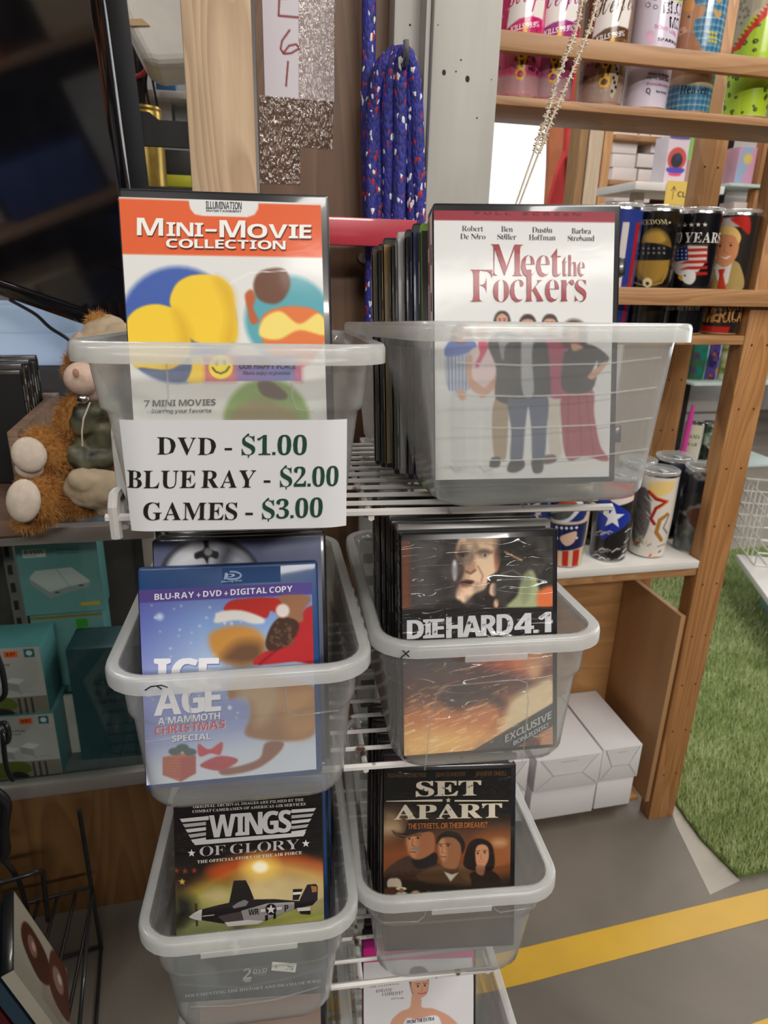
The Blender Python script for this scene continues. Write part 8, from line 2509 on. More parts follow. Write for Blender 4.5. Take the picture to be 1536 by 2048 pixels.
a.text('SPARKLING WATER', 'B', (860, 500), (985, 500), 13, (0.75, 0.45, 0.6)); a.text('Q', 'B', (858, 545), (884, 545), 30, (0.3, 0.3, 0.35)); a.text('be kind', 'B', (916, 536), (972, 536), 13, (0.3, 0.3, 0.35))
tb.build()
tb = Tum(1383, 160, YT_, zTop, 'blue plaid tumbler with a tan calf on the upper shelf', bg=(0.25, 0.46, 0.58), lid=False)
a = tb.art
for i in range(0, int(a.w), 9):
    a.tr = lambda x, y: (x, y); a.line([(i, 0), (i, a.h)], 0.9, (0.62, 0.76, 0.82)); a.line([(i + 4, 0), (i + 4, a.h)], 2.2, (0.2, 0.38, 0.52), al=.6)
for j in range(0, int(a.h), 9):
    a.line([(0, j), (a.w, j)], 0.9, (0.62, 0.76, 0.82)); a.line([(0, j + 4), (a.w, j + 4)], 2.2, (0.2, 0.38, 0.52), al=.6)
a.tr = lambda x, y: tb.px(*k3(x, y))
a.poly([(1040, 120), (1060, 50), (1110, 40), (1140, 70), (1185, 80), (1170, 130), (1130, 150), (1110, 220), (1060, 240), (1035, 200)], (0.72, 0.52, 0.36), f=1.5)
a.poly([(1060, 70), (1080, 30), (1120, 45), (1125, 85), (1090, 100)], (0.82, 0.58, 0.28), f=1.5)
a.poly([(1040, 190), (1075, 180), (1085, 225), (1050, 240)], (0.85, 0.66, 0.55), f=1.5); a.ell((1095, 130), 7, (0.1, 0.07, 0.05)); a.ell((1055, 205), 5, (0.3, 0.18, 0.14))
a.poly([(1030, 240), (1110, 215), (1160, 300), (1230, 430), (1200, 470), (1000, 470), (1010, 330)], (0.66, 0.46, 0.32), f=2)
a.poly([(990, 460), (1100, 440), (1230, 470), (1235, 500), (990, 490)], (0.8, 0.7, 0.55), f=3)
for c_, q in (((1255, 20), 34), ((1250, 110), 24)):
    a.poly([(c_[0], c_[1] + q), (c_[0] - q, c_[1] - q * .2), (c_[0] - q * .6, c_[1] - q), (c_[0], c_[1] - q * .5), (c_[0] + q * .6, c_[1] - q), (c_[0] + q, c_[1] - q * .2)], (0.74, 0.6, 0.38), f=1.3)
for i in range(9):
    a.ell((1205 + (i % 3) * 18, 215 + (i // 3) * 22), 8, (0.78, 0.7, 0.25), f=1.3)
a.text('Heaven', 'S', (1040, 545), (1200, 540), 44, (0.08, 0.1, 0.12), slant=.3)
tb.build()
tb = Tum(1500, 160, YT_, zTop, 'lime leopard print tumbler with a red jagged edge on the upper shelf', bg=(0.8, 0.75, 0.62), lid=False)
a = tb.art; leopard(a, a.h * .3, a.h * 1.0, (0.68, 0.8, 0.2), (0.1, 0.1, 0.07), 110, 4)
a.tr = lambda x, y: tb.px(*k3(x, y))
a.poly([(1300, 300), (1340, 300), (1390, 200), (1460, 100), (1540, 60), (1600, 0), (1300, -60)], (0.72, 0.66, 0.55), f=2, sm=False)
leo = [(1330, 310)]
for i in range(13):
    x = 1345 + i * 17; y = 280 - i * 19
    leo += [(x - 16, y - 8), (x + 12, y - 4)]
leo += [(1600, 60), (1600, 100), (1520, 130), (1440, 210), (1380, 300)]
a.poly(leo, (0.82, 0.2, 0.12), sm=False)
for i in range(30):
    a.ell((1310 + (i * 37) % 120, (i * 53) % 200 - 40), 9, (0.55, 0.48, 0.38), f=1.5)
tb.build()
tb = Tum(1590, 160, YT_, zTop, 'cream tumbler at the right border of the upper shelf', bg=(0.75, 0.7, 0.6), lid=False); tb.build()

# --- middle shelf
tb = Tum(1224, 560, YT_, zMid, 'blue and white striped tumbler half hidden by the white comedy case', bg=(0.16, 0.22, 0.5))
a = tb.art; a.tr = lambda x, y: (x, y)
for i in range(10):
    a.poly([(i * 24, 20), (i * 24 + 11, 20), (i * 24 + 11, a.h), (i * 24, a.h)], (0.8, 0.76, 0.74) if i % 2 else (0.6, 0.12, 0.14), sm=False)
tb.build()
tb = Tum(1299, 560, YT_, zMid, 'black and gold tumbler with a flag blindfolded helmet, middle shelf', bg=(0.05, 0.05, 0.05))
a = tb.art; a.blotch((0.2, 0.15, 0.07), 16, .5, .8, .7)
a.tr = lambda x, y: tb.px(*k3(x, y))
a.text('FREEDOM', 'S', (812, 1248), (980, 1246), 26, (0.72, 0.66, 0.5)); a.star((990, 1236), 9, (0.8, 0.75, 0.6))
a.poly([(830, 1360), (850, 1300), (890, 1270), (940, 1270), (985, 1310), (1000, 1370), (990, 1460), (975, 1530), (920, 1575), (870, 1570), (810, 1530), (780, 1470), (790, 1420)], (0.45, 0.35, 0.14), f=4)
a.poly([(860, 1310), (900, 1285), (945, 1290), (970, 1330), (930, 1350), (870, 1350)], (0.72, 0.56, 0.24), f=5, al=.8)
a.poly([(800, 1440), (850, 1420), (960, 1430), (985, 1450), (960, 1520), (900, 1560), (830, 1510)], (0.62, 0.48, 0.2), f=6, al=.8)
a.poly([(760, 1370), (880, 1345), (1010, 1380), (1010, 1430), (880, 1440), (760, 1430)], (0.07, 0.08, 0.1), f=2)
for i in range(12):
    a.star((820 + (i % 6) * 28, 1375 + (i // 6) * 26), 7, (0.75, 0.72, 0.64), crisp=False)
a.line([(765, 1490), (800, 1560), (870, 1580), (950, 1560), (980, 1480)], 1.6, (0.7, 0.58, 0.3)); a.ell((870, 1560), 26, (0.85, 0.8, 0.62)); a.ell((870, 1565), 10, (0.2, 0.16, 0.1))
tb.build()
tb = Tum(1381, 560, YT_, zMid, 'black tumbler with a flag, eagle and white stars, middle shelf', bg=(0.05, 0.05, 0.07))
a = tb.art; a.tr = lambda x, y: tb.px(*k3(x, y))
for i in range(4):
    a.star((1078 + i * 36, 1248), 14, (0.85, 0.82, 0.76), crisp=True)
a.text('50 YEARS', 'S', (985, 1345), (1300, 1345), 54, (0.82, 0.8, 0.76)); a.line([(1010, 1358), (1205, 1358)], .8, (0.6, 0.5, 0.3))
a.poly([(1000, 1380), (1100, 1360), (1200, 1365), (1195, 1440), (1150, 1500), (1070, 1540), (1020, 1500), (1000, 1440)], (0.8, 0.74, 0.7), f=1.5, sm=False)
for i in range(5):
    y = 1378 + i * 32
    a.poly([(1090, y), (1200, y - 4), (1198, y + 13), (1050 if i > 1 else 1090, y + 17)], (0.66, 0.14, 0.12), sm=False)
a.poly([(1000, 1385), (1092, 1362), (1096, 1440), (1010, 1450)], (0.1, 0.15, 0.36), sm=False)
for i in range(12):
    a.ell((1018 + (i % 4) * 22, 1388 + (i // 4) * 20), 4, (0.85, 0.85, 0.85))
a.poly([(1050, 1520), (1090, 1490), (1130, 1500), (1135, 1540), (1110, 1570), (1075, 1560)], (0.85, 0.84, 0.82), f=1.5); a.poly([(1040, 1530), (1065, 1520), (1060, 1550)], (0.85, 0.6, 0.15), f=1.2); a.ell((1078, 1522), 5, (0.1, 0.1, 0.1))
a.text('IN GOD WE TRUST', 'S', (930, 1712), (1160, 1710), 22, (0.75, 0.74, 0.72))
tb.build()
tb = Tum(1455, 560, YT_, zMid, 'tumbler with a fair haired man in tan suit and red tie, middle shelf', bg=(0.16, 0.14, 0.13))
a = tb.art; a.tr = lambda x, y: tb.px(*k3(x, y))
a.poly([(1250, 1215), (1420, 1205), (1420, 1260), (1250, 1260)], (0.74, 0.7, 0.66), f=3, sm=False); a.poly([(1330, 1215), (1430, 1205), (1430, 1300), (1380, 1260)], (0.7, 0.15, 0.12), f=3)
a.poly([(1165, 1590), (1190, 1470), (1240, 1440), (1340, 1440), (1385, 1480), (1390, 1600)], (0.66, 0.56, 0.34), f=1.5)
a.poly([(1235, 1440), (1290, 1480), (1340, 1440), (1315, 1560), (1280, 1590), (1255, 1540)], (0.86, 0.84, 0.8), f=1.2, sm=False)
a.poly([(1262, 1490), (1300, 1485), (1290, 1520), (1305, 1600), (1255, 1600), (1268, 1520)], (0.76, 0.22, 0.12), f=1.2, sm=False)
a.poly([(1232, 1340), (1245, 1290), (1300, 1270), (1350, 1280), (1375, 1330), (1365, 1410), (1330, 1460), (1290, 1475), (1250, 1440), (1235, 1390)], (0.82, 0.55, 0.38), f=1.3)
a.poly([(1230, 1340), (1240, 1280), (1290, 1255), (1350, 1262), (1385, 1310), (1372, 1350), (1350, 1310), (1290, 1300), (1250, 1310)], (0.9, 0.74, 0.45), f=1.3)
a.ell((1272, 1362), 6, (0.15, 0.1, 0.08)); a.ell((1330, 1360), 6, (0.15, 0.1, 0.08)); a.line([(1258, 1348), (1286, 1350)], .8, (0.6, 0.42, 0.25)); a.line([(1316, 1348), (1346, 1345)], .8, (0.6, 0.42, 0.25))
a.line([(1300, 1365), (1294, 1395), (1310, 1400)], .7, (0.6, 0.35, 0.24)); a.poly([(1275, 1418), (1300, 1424), (1332, 1414), (1305, 1434)], (0.93, 0.88, 0.84), f=1.2)
a.poly([(1120, 1690), (1330, 1690), (1310, 1790), (1120, 1770)], (0.2, 0.12, 0.08), f=2, sm=False)
a.text('AMERICA', 'B', (1090, 1775), (1420, 1775), 80, (0.85, 0.62, 0.35), gap=14); a.poly([(1100, 1790), (1330, 1800), (1310, 1850), (1110, 1840)], (0.7, 0.14, 0.1), sm=False)
tb.build()
tb = Tum(1532, 560, YT_, zMid, 'yellow tumbler with dark lettering at the right border, middle shelf', bg=(0.62, 0.52, 0.22))
a = tb.art; a.blotch((0.4, 0.32, 0.12), 14, .45, .75, .7); a.tr = lambda x, y: tb.px(*k3(x, y))
a.poly([(1390, 1190), (1450, 1190), (1420, 1900), (1350, 1900)], (0.07, 0.08, 0.12), sm=False)
a.text('DON\'T', 'S', (1474, 1440), (1640, 1440), 64, (0.1, 0.08, 0.05)); a.text('TREAD', 'S', (1478, 1540), (1640, 1540), 44, (0.1, 0.08, 0.05))
a.line([(1460, 1600), (1480, 1570), (1540, 1560)], 2, (0.1, 0.1, 0.06))
tb.build()

# --- white shelf
k9 = cr(1000, 600, 2.8657)
YA = YF + 0.055
HS = 0.172


def low(cx, cy, Y, label, bg, seed=0, **kw):
    t_ = Tum(cx, cy, Y, zWh, label, r=kw.pop('r', 0.0385), h=kw.pop('h', HS), bg=bg, lid=True, base_taper=0.92, seed=seed)
    t_.art.tr = lambda x, y: t_.px(*k9(x, y))
    return t_


t_ = low(1134, 1060, YA - .01, 'tumbler with an eagle over stars and red stripes, left on the white shelf', (0.82, 0.74, 0.62)); a = t_.art
a.poly([(250, 1250), (500, 1250), (480, 1390), (300, 1400)], (0.06, 0.1, 0.3), f=3, sm=False)
a.poly([(200, 1080), (500, 1080), (480, 1230), (300, 1200)], (0.1, 0.16, 0.42), f=3)
a.poly([(280, 1200), (340, 1140), (440, 1110), (480, 1140), (440, 1200), (380, 1240), (300, 1240)], (0.82, 0.83, 0.84), f=2)
a.poly([(290, 1215), (350, 1180), (440, 1150), (400, 1210), (330, 1230)], (0.3, 0.33, 0.33), f=2); a.poly([(345, 1130), (430, 1120), (445, 1150), (400, 1180), (350, 1160)], (0.66, 0.3, 0.2), f=2)
for i in range(10):
    a.ell((330 + (i % 5) * 28, 1270 + (i // 5) * 60), 8, (0.86, 0.86, 0.88), f=1.3)
a.poly([(350, 1320), (440, 1290), (430, 1350), (380, 1370)], (0.84, 0.7, 0.62), f=2)
for i in range(6):
    a.poly([(300 + i * 62, 1400), (336 + i * 62, 1400), (332 + i * 60, 1540), (296 + i * 60, 1540)], (0.74, 0.16, 0.1), sm=False)
t_.build()
t_ = low(1224, 1040, YA, 'tumbler with a white star on blue over silver scrolls, white shelf', (0.1, 0.1, 0.1)); a = t_.art
a.poly([(590, 1000), (770, 1000), (770, 1130), (600, 1150)], (0.78, 0.18, 0.14), f=2, sm=False); a.poly([(640, 1110), (770, 1100), (765, 1130), (650, 1150)], (0.86, 0.84, 0.82), f=2, sm=False)
a.poly([(570, 1130), (640, 1120), (745, 1200), (740, 1250), (640, 1310), (580, 1330)], (0.1, 0.2, 0.6), f=1.5)
a.star((652, 1212), 66, (0.9, 0.9, 0.92), rot=.1, crisp=False)
rq = random.Random(3)
for i in range(26):
    x, y = rq.uniform(520, 740), rq.uniform(1300, 1480); l = rq.uniform(20, 50)
    a.line([(x, y), (x + l * .6, y - l * .35), (x + l, y - l * .2)], rq.uniform(1.5, 3.5), rq.choice(((0.75, 0.74, 0.74), (0.45, 0.44, 0.45), (0.86, 0.84, 0.84))), f=1.4)
t_.build()
t_ = low(1303, 1040, YA + .004, 'white topped tumbler with a grey bird and red snakes, white shelf', (0.85, 0.82, 0.78), h=HS + .004); a = t_.art
a.poly([(860, 1020), (1000, 1020), (980, 1080), (880, 1090)], (0.9, 0.78, 0.5), f=6)
a.poly([(790, 1080), (850, 1060), (870, 1200), (830, 1330), (770, 1380), (750, 1240)], (0.42, 0.4, 0.39), f=3)
for i in range(22):
    x, y = rq.uniform(770, 860), rq.uniform(1090, 1360)
    a.line([(x, y), (x + 22, y + 26)], 1.2, rq.choice(((0.75, 0.73, 0.71), (0.25, 0.24, 0.24))), f=1.3)
a.line([(860, 1070), (900, 1110), (960, 1130), (900, 1160), (870, 1220), (890, 1250)], 6, (0.6, 0.14, 0.1), f=2); a.line([(866, 1064), (905, 1100), (968, 1128), (912, 1166)], 2.4, (0.88, 0.45, 0.16), f=1.5)
a.line([(960, 1205), (920, 1230), (900, 1300), (930, 1350)], 8, (0.66, 0.45, 0.2), f=2); a.line([(970, 1210), (940, 1280), (960, 1320)], 4, (0.5, 0.5, 0.48), f=2)
for i in range(26):
    x, y = rq.uniform(750, 960), rq.uniform(1340, 1480)
    a.line([(x, y), (x + rq.uniform(10, 40), y - rq.uniform(-10, 25))], rq.uniform(1.5, 4), rq.choice(((0.85, 0.35, 0.16), (0.25, 0.35, 0.22), (0.88, 0.7, 0.4), (0.6, 0.6, 0.55), (0.4, 0.2, 0.35))), f=1.6)
t_.build()
t_ = low(1392, 1035, YA + .008, 'smoky black and brown tumbler beside the tall nailed post', (0.12, 0.11, 0.11), h=HS + .006); a = t_.art
a.blotch((0.55, 0.54, 0.53), 18, .45, .7, .8); a.poly([(1050, 1010), (1260, 1010), (1260, 1080), (1050, 1090)], (0.05, 0.06, 0.1), f=5, sm=False)
a.poly([(1080, 1190), (1150, 1160), (1210, 1190), (1200, 1280), (1120, 1280)], (0.3, 0.17, 0.11), f=4); a.poly([(1180, 1090), (1250, 1080), (1250, 1160), (1200, 1160)], (0.7, 0.55, 0.42), f=6)
a.poly([(1010, 1290), (1080, 1260), (1180, 1330), (1160, 1420), (1040, 1420)], (0.3, 0.32, 0.3), f=6, al=.7)
t_.build()
t_ = low(1338, 985, YF + .145, 'dark navy tumbler in the second row on the white shelf', (0.05, 0.06, 0.12), h=HS + .006); t_.art.blotch((0.5, 0.52, 0.56), 30, .5, .75, .5); t_.build()
t_ = low(1266, 990, YF + .15, 'navy and white tumbler behind the star printed one on the white shelf', (0.07, 0.09, 0.18), h=HS + .0); t_.art.blotch((0.75, 0.76, 0.8), 14, .55, .7, .8); t_.build()
t_ = low(1062, 1040, YA + .02, 'blue white tumbler partly behind the black film cases on the white shelf', (0.12, 0.16, 0.34)); t_.art.blotch((0.72, 0.66, 0.64), 12, .5, .65, .9); t_.build()
t_ = low(1178, 1000, YF + .15, 'black tumbler standing behind the eagle printed one on the white shelf', (0.05, 0.05, 0.06)); t_.art.blotch((0.4, 0.34, 0.24), 10, .55, .7, .8); t_.build()

# --- white cartons on the bottom board
WC = mat('white_carton_card', (0.66, 0.65, 0.66), 0.55, var=0.03, scale=6)
SEAM = mat('carton_seam_shadow_gap', (0.35, 0.34, 0.34), 0.8, var=0.1)


def wcarton(x0, x1, z0, z1, y0, d, label, flap=True):
    t = thing('white_carton', label, 'carton', ((x0 + x1) / 2, y0, z0), 0, 'white cartons on the bottom board')
    w, h = x1 - x0 - 0.0015, z1 - z0 - 0.0008
    b = MB(); b.box(-w / 2, w / 2, 0, d, 0, h, bev=0.0012)
    obj('carton_body', b, WC, t)
    if flap:
        b = MB()
        b.prism([(-w * .42, h * .98), (w * .42, h * .98), (w * .22, h * .45), (-w * .22, h * .45)], -0.0007, -0.0001)
        obj('tuck_flap', b, WC, t, smooth=0)
        b = MB(); b.tube([(-w * .12, -0.0009, h * .86), (w * .12, -0.0009, h * .86)], 0.0006, 5)
        for (xa_, za_), (xb_, zb_) in (((-w * .44, h * .97), (-w * .22, h * .45)), ((-w * .22, h * .45), (w * .22, h * .45)), ((w * .22, h * .45), (w * .44, h * .97)), ((-w * .22, h * .45), (-w * .46, h * .06)), ((w * .22, h * .45), (w * .46, h * .06))):
            b.tube([(xa_, -0.0009, za_), (xb_, -0.0009, zb_)], 0.0005, 5)
        obj('flap_slot', b, SEAM, t)
    return t


YX = 1.1
zc = 0.0505
pA, pB, pC, pD = onY(1066, 1560, YX), onY(1194, 1560, YX), onY(1198, 1560, YX), onY(1274, 1560, YX)
hC = 0.086
wcarton(pA.x, pB.x, zc, zc + hC, YX, .21, 'white carton, lower one of the wide pair right of the western film', False)
wcarton(pA.x, pB.x, zc + hC, zc + 2 * hC, YX - .006, .21, 'white carton, upper one of the wide pair right of the western film')
wcarton(pC.x, pD.x - .006, zc, zc + hC * .93, YX + .004, .2, 'narrow white carton, lower one of the pair nearest the nailed post', False)
wcarton(pC.x, pD.x, zc + hC * .93, zc + 1.98 * hC, YX + .002, .21, 'narrow white carton, upper one of the pair nearest the nailed post')
pE = onY(1056, 1560, YX)
wcarton(pE.x - .12, pE.x, zc, zc + hC, YX + .004, .2, 'white carton, lower one of the pair half behind the western film bin', False)
wcarton(pE.x - .12, pE.x, zc + hC, zc + 2 * hC, YX + .002, .2, 'white carton, upper one of the pair half behind the western film bin')

# ================================================================ FURTHER BACK ON THE RIGHT
# cloth strips by the bright doorway
YC2 = 2.7


def cloth(pts, Y, m_, label, d=0.03):
    P = [onY(*q, Y) for q in pts]
    b = MB(); b.prism([(p.x, p.z) for p in P], Y, Y + d)
    return solo('cloth_strip', b, m_, label, 'cloth', 'hanging cloths by the doorway', smooth=0)


cloth([(1112, -505), (1146, -505), (1140, 180), (1134, 300), (1120, 420), (1092, 430), (1098, 330)], YC2 + .2, mat('orange_cloth', (0.62, 0.22, 0.1), 0.8, var=0.2, scale=8), 'orange cloth hanging right of the bright doorway')
cloth([(1146, -530), (1166, -530), (1160, 180), (1150, 280), (1142, 340), (1146, 430), (1094, 430), (1114, 350), (1132, 300), (1140, 180)], YC2, mat('red_cloth', (0.75, 0.06, 0.06), 0.7, var=0.2, scale=8), 'red cloth gathered beside the orange one')
cloth([(1142, 310), (1153, 300), (1152, 430), (1144, 430)], YC2 - .05, mat('navy_cloth', (0.03, 0.04, 0.13), 0.8, var=0.2), 'navy cloth strip beside the red one')
for k, (x0, x1, m_, lb) in enumerate(((1155, 1172, wood('dark_back_post', (0.3, 0.16, 0.06), (0.4, 0.22, 0.09), axis='Z'), 'brown back post next to the navy cloth'),
                                      (1173, 1203, wood('pale_back_post', (0.55, 0.42, 0.3), (0.68, 0.54, 0.4), axis='Z'), 'pale tan back post between two browner ones'),
                                      (1203, 1222, wood('orange_back_post', (0.52, 0.26, 0.1), (0.66, 0.36, 0.16), axis='Z'), 'orange back post beside the white carton shelf'))):
    Y = 2.3
    a_, b_ = onY(x0, 330, Y).x, onY(x1, 330, Y).x
    b = MB(); b.box(0, b_ - a_ - .004, 0, 0.08, 0, 2.6, bev=.002)
    solo('timber_post', b, m_, lb, 'post', loc=(a_, Y, 0))
b = MB(); b.box(onY(1080, 330, 2.9).x, onY(1222, 330, 2.3).x, 2.28, 2.95, 2.601, 2.65, bev=.002)
solo('timber_header', b, fir, 'orange timber header over the three back posts and hanging cloths', 'beam')
# shelf of white cartons
Y2 = 2.4
xs0, xs1 = onY(1224, 330, Y2).x, onY(1395, 330, Y2).x
fs = thing('carton_shelf', 'far brown shelf stacked with small white cartons behind the tumblers', 'shelf', (xs0, Y2, 0))
zs_ = []
for y in (272, 363, 470):
    z = onY(1300, y, Y2).z; zs_.append(z)
    b = MB(); b.box(0, xs1 - xs0, 0, .3, z - .018, z, bev=.002)
    obj('board', b, fir, fs)
b = MB(); b.box(0.0, xs1 - xs0, .3, .315, 0, 2.4)
obj('back', b, mat('shelf_back_card', (0.5, 0.4, 0.32), 0.8, var=0.1), fs)
for xx in (xs1 - xs0 + 0.0005,):
    b = MB(); b.box(xx, xx + .03, 0, .3, 0, 2.4, bev=.002)
    obj('side', b, firz, fs)
FB = mat('far_white_card', (0.74, 0.68, 0.68), 0.6, var=0.04)
rowsb = [(1224, 1275, 272, 252), (1278, 1300, 272, 254), (1302, 1360, 272, 252), (1222, 1272, 363, 336), (1274, 1308, 363, 337), (1310, 1352, 363, 336), (1222, 1270, 335, 308), (1272, 1322, 335, 308), (1224, 1274, 307, 280),
         (1300, 1350, 307, 279), (1226, 1286, 470, 436), (1288, 1340, 470, 434), (1232, 1284, 435, 405), (1226, 1300, 404, 372)]
wd = ['first', 'second', 'third']
names_ = ['on the top row left', 'on the top row middle', 'on the top row right', 'low in the middle stack at left', 'low in the middle stack at centre', 'low in the middle stack at right', 'halfway up the middle stack at left',
          'halfway up the middle stack at right', 'at the top of the middle stack, left', 'at the top of the middle stack, right', 'at the bottom left', 'at the bottom right', 'second up at bottom left', 'topmost at bottom left']
lvl = {}
for (x0, x1, y1, y0), nm_ in zip(rowsb, names_):
    a_ = onY((x0 + x1) / 2, y1, Y2 + .03); w = onY(x1, y1, Y2 + .03).x - onY(x0, y1, Y2 + .03).x - .003
    hh = onY((x0 + x1) / 2, y0, Y2 + .03).z - a_.z
    zb = a_.z
    for zz in zs_:
        if abs(zb - zz) < .02:
            zb = zz + .0005
    b = MB(); b.box(-w / 2, w / 2, 0, .16, 0, hh, bev=.002)
    solo('small_carton', b, FB, 'small white carton %s of the far shelf' % nm_, 'carton', 'small white cartons on the far shelf', loc=(a_.x, Y2 + .03, zb))

# white stand, tall printed carton, yellow notice
Y3 = 1.75
p0, p1 = onY(1272, 362, Y3), onY(1345, 362, Y3)
st = thing('white_stand', 'white flat topped stand carrying a tall printed carton', 'stand', ((p0.x + p1.x) / 2, Y3, 0))
zt3 = p0.z
b = MB(); b.box(-(p1.x - p0.x) / 2, (p1.x - p0.x) / 2 + .16, 0, .2, zt3 - .02, zt3, bev=.002); obj('top', b, WHB, st)
b = MB(); b.box(-.012, .016, .06, .09, 0.02, zt3 - .02, bev=.002); obj('column', b, WHB, st)
b = MB(); b.box(-.1, .1, 0, .2, 0, .02, bev=.002); obj('foot', b, WHB, st)
pw_ = face_px(Y3 + .03, 1327, 256, 1369, 355)
aa = Art(pw_[0] * 1000 - 1, zt3 * 0 + pw_[1] * 1000 - 1, 2.0, bg=(0.82, 0.76, 0.8), seed=2)
aa.ell((aa.w * .5, aa.h * .47), aa.w * .45, (0.75, 0.3, 0.28), f=2); aa.ell((aa.w * .5, aa.h * .5), aa.w * .28, (0.15, 0.14, 0.2), f=3); aa.ell((aa.w * .55, aa.h * .42), aa.w * .14, (0.2, 0.2, 0.3), f=3)
aa.poly([(aa.w * .1, aa.h * .66), (aa.w * .9, aa.h * .66), (aa.w * .8, aa.h * .76), (aa.w * .2, aa.h * .76)], (0.3, 0.28, 0.7), f=2); aa.poly([(aa.w * .2, aa.h * .77), (aa.w * .8, aa.h * .77), (aa.w * .7, aa.h * .82), (aa.w * .3, aa.h * .82)], (0.85, 0.25, 0.45), f=2)
aa.poly([(aa.w * .1, 0), (aa.w * .9, 0), (aa.w * .9, aa.h * .06), (aa.w * .1, aa.h * .06)], (0.35, 0.3, 0.55), f=2)
carton('carton', 'tall pale carton with a red round print standing on the white stand', pw_[0], .06, pw_[1], (pw_[2][0], Y3 + .03, zt3 + .0005), 0, aa, (0.8, 0.76, 0.78))
pg = face_px(Y3 + .12, 1391, 200, 1414, 300)
b = MB(); b.box(-pg[0] / 2, pg[0] / 2, 0, .05, 0, pg[1] + pg[2][2] - zt3 - .001, bev=.002)
stn = solo('carton', b, mat('lime_card', (0.3, 0.62, 0.16), 0.5, var=0.05), 'lime green carton behind the rear post of the tumbler shelf', 'carton', loc=(pg[2][0], Y3 + .12, zt3 + .0005))
pg = face_px(Y3 + .05, 1382, 300, 1402, 358)
b = MB(); b.box(-pg[0] / 2, pg[0] / 2, 0, .05, 0, pg[1], bev=.002)
solo('carton', b, mat('rosy_card', (0.75, 0.5, 0.46), 0.5, var=0.05), 'rosy carton beside the tall printed one on the white stand', 'carton', loc=(pg[2][0], Y3 + .05, zt3 + .0005))
pn = face_px(Y3 - .002, 1324, 363, 1412, 436)
an = Art(pn[0] * 1000, pn[1] * 1000, 1.6, bg=(0.86, 0.74, 0.36))
ik = (0.2, 0.2, 0.22)
an.line([(an.w * .17, an.h * .5), (an.w * .17, an.h * .16)], 1.8, ik); an.line([(an.w * .12, an.h * .26), (an.w * .17, an.h * .15), (an.w * .22, an.h * .26)], 1.8, ik)
an.text('CLEAR', 'B', (an.w * .27, an.h * .42), (an.w * .8, an.h * .46), an.h * .15, ik, gap=60); an.text('TOP SHELF', 'B', (an.w * .1, an.h * .84), (an.w * .86, an.h * .88), an.h * .15, ik, gap=60)
tn = an.mesh('yellow_notice', flat(pn[2][0] - pn[0] / 2, pn[2][2] + pn[1], Y3 - .0016), PAPER)
tag(tn, 'yellow handwritten notice with an arrow, hung behind the middle tumblers', 'notice')

# glass shelving with more tumblers behind the rear post
Y4 = 2.25
gx0, gx1 = xs1 + .035, onY(1600, 800, Y4).x
gs = thing('glass_shelving', 'glass shelving with chrome strip and panelled back behind the nailed post', 'shelving', (gx0, Y4, 0))
GLS = MATS.get('x') or GLASS
zg = [onY(1440, y, Y4).z for y in (364, 448, 766, 932)]
for z in zg:
    b = MB(); b.box(0, gx1 - gx0, 0, .25, z - .01, z, bev=.001)
    obj('glass_shelf', b, mat('green_glass_edge', (0.55, 0.66, 0.62), 0.1, var=0.03), gs)
b = MB()
for i in range(12):
    b.box(0, gx1 - gx0, .3, .32, 0.02 + i * .16, .17 + i * .16, bev=.003)
obj('slat_panel', b, mat('grey_wood_slat', (0.42, 0.38, 0.36), 0.6, var=0.12, scale=4, stretch=(1, 1, 8)), gs)
cx_ = onY(1449, 800, Y4).x - gx0
b = MB(); b.box(cx_ - .012, cx_ + .012, .27, .299, 0, 2.0, bev=.002); obj('chrome_strip', b, STEEL, gs)
b = MB(); b.box(cx_ + .014, cx_ + .05, .275, .299, 0, 2.0); obj('dark_gap_strip', b, BLACKP, gs)


def far_t(cx, cy, z, label, bg, cols, h=0.2, r=.037, dY=.08, seed=0):
    t_ = Tum(cx, cy, Y4 + dY, z + .0005, label, r=r, h=h, bg=bg, res=3.0, lid=False, seed=seed)
    for i, c in enumerate(cols):
        t_.art.blotch(c, 26, .5, .68, .85)
    return t_


for i, (cx, bg, cols, lb) in enumerate(((1392, (0.2, 0.36, 0.25), [(0.1, 0.45, 0.4), (0.3, 0.2, 0.4)], 'green and teal tumbler on the far glass shelf, leftmost of four'),
                                        (1416, (0.3, 0.24, 0.5), [(0.7, 0.35, 0.1), (0.12, 0.12, 0.3)], 'purple and orange tumbler on the far glass shelf'),
                                        (1452, (0.62, 0.66, 0.42), [(0.3, 0.42, 0.15), (0.8, 0.8, 0.7)], 'white and green vine tumbler on the far glass shelf'),
                                        (1486, (0.5, 0.6, 0.4), [(0.2, 0.35, 0.15)], 'leafy green tumbler on the far glass shelf, beside the nailed post'))):
    far_t(cx, 740, zg[2], lb, bg, cols, seed=i).build('tumblers on the far glass shelves')
t_ = far_t(1380, 900, zg[3], 'cream tumbler with dark lettering on the lower far glass shelf', (0.8, 0.78, 0.7), [], h=.16)
t_.art.tr = t_.n; t_.art.text('MAMA', 'S', (-.7, .35), (.7, .35), .1, (0.2, 0.2, 0.18)); t_.art.text('BEAR', 'S', (-.6, .55), (.6, .55), .08, (0.2, 0.2, 0.18)); t_.build('tumblers on the far glass shelves')
t_ = far_t(1416, 900, zg[3], 'black and white leaf print tumbler on the lower far glass shelf', (0.1, 0.11, 0.11), [(0.75, 0.76, 0.74), (0.3, 0.45, 0.35)], h=.16); t_.build('tumblers on the far glass shelves')
t_ = far_t(1452, 900, zg[3], 'pink and white tumbler on the lower far glass shelf', (0.82, 0.22, 0.34), [], h=.16); t_.art.tr = t_.n
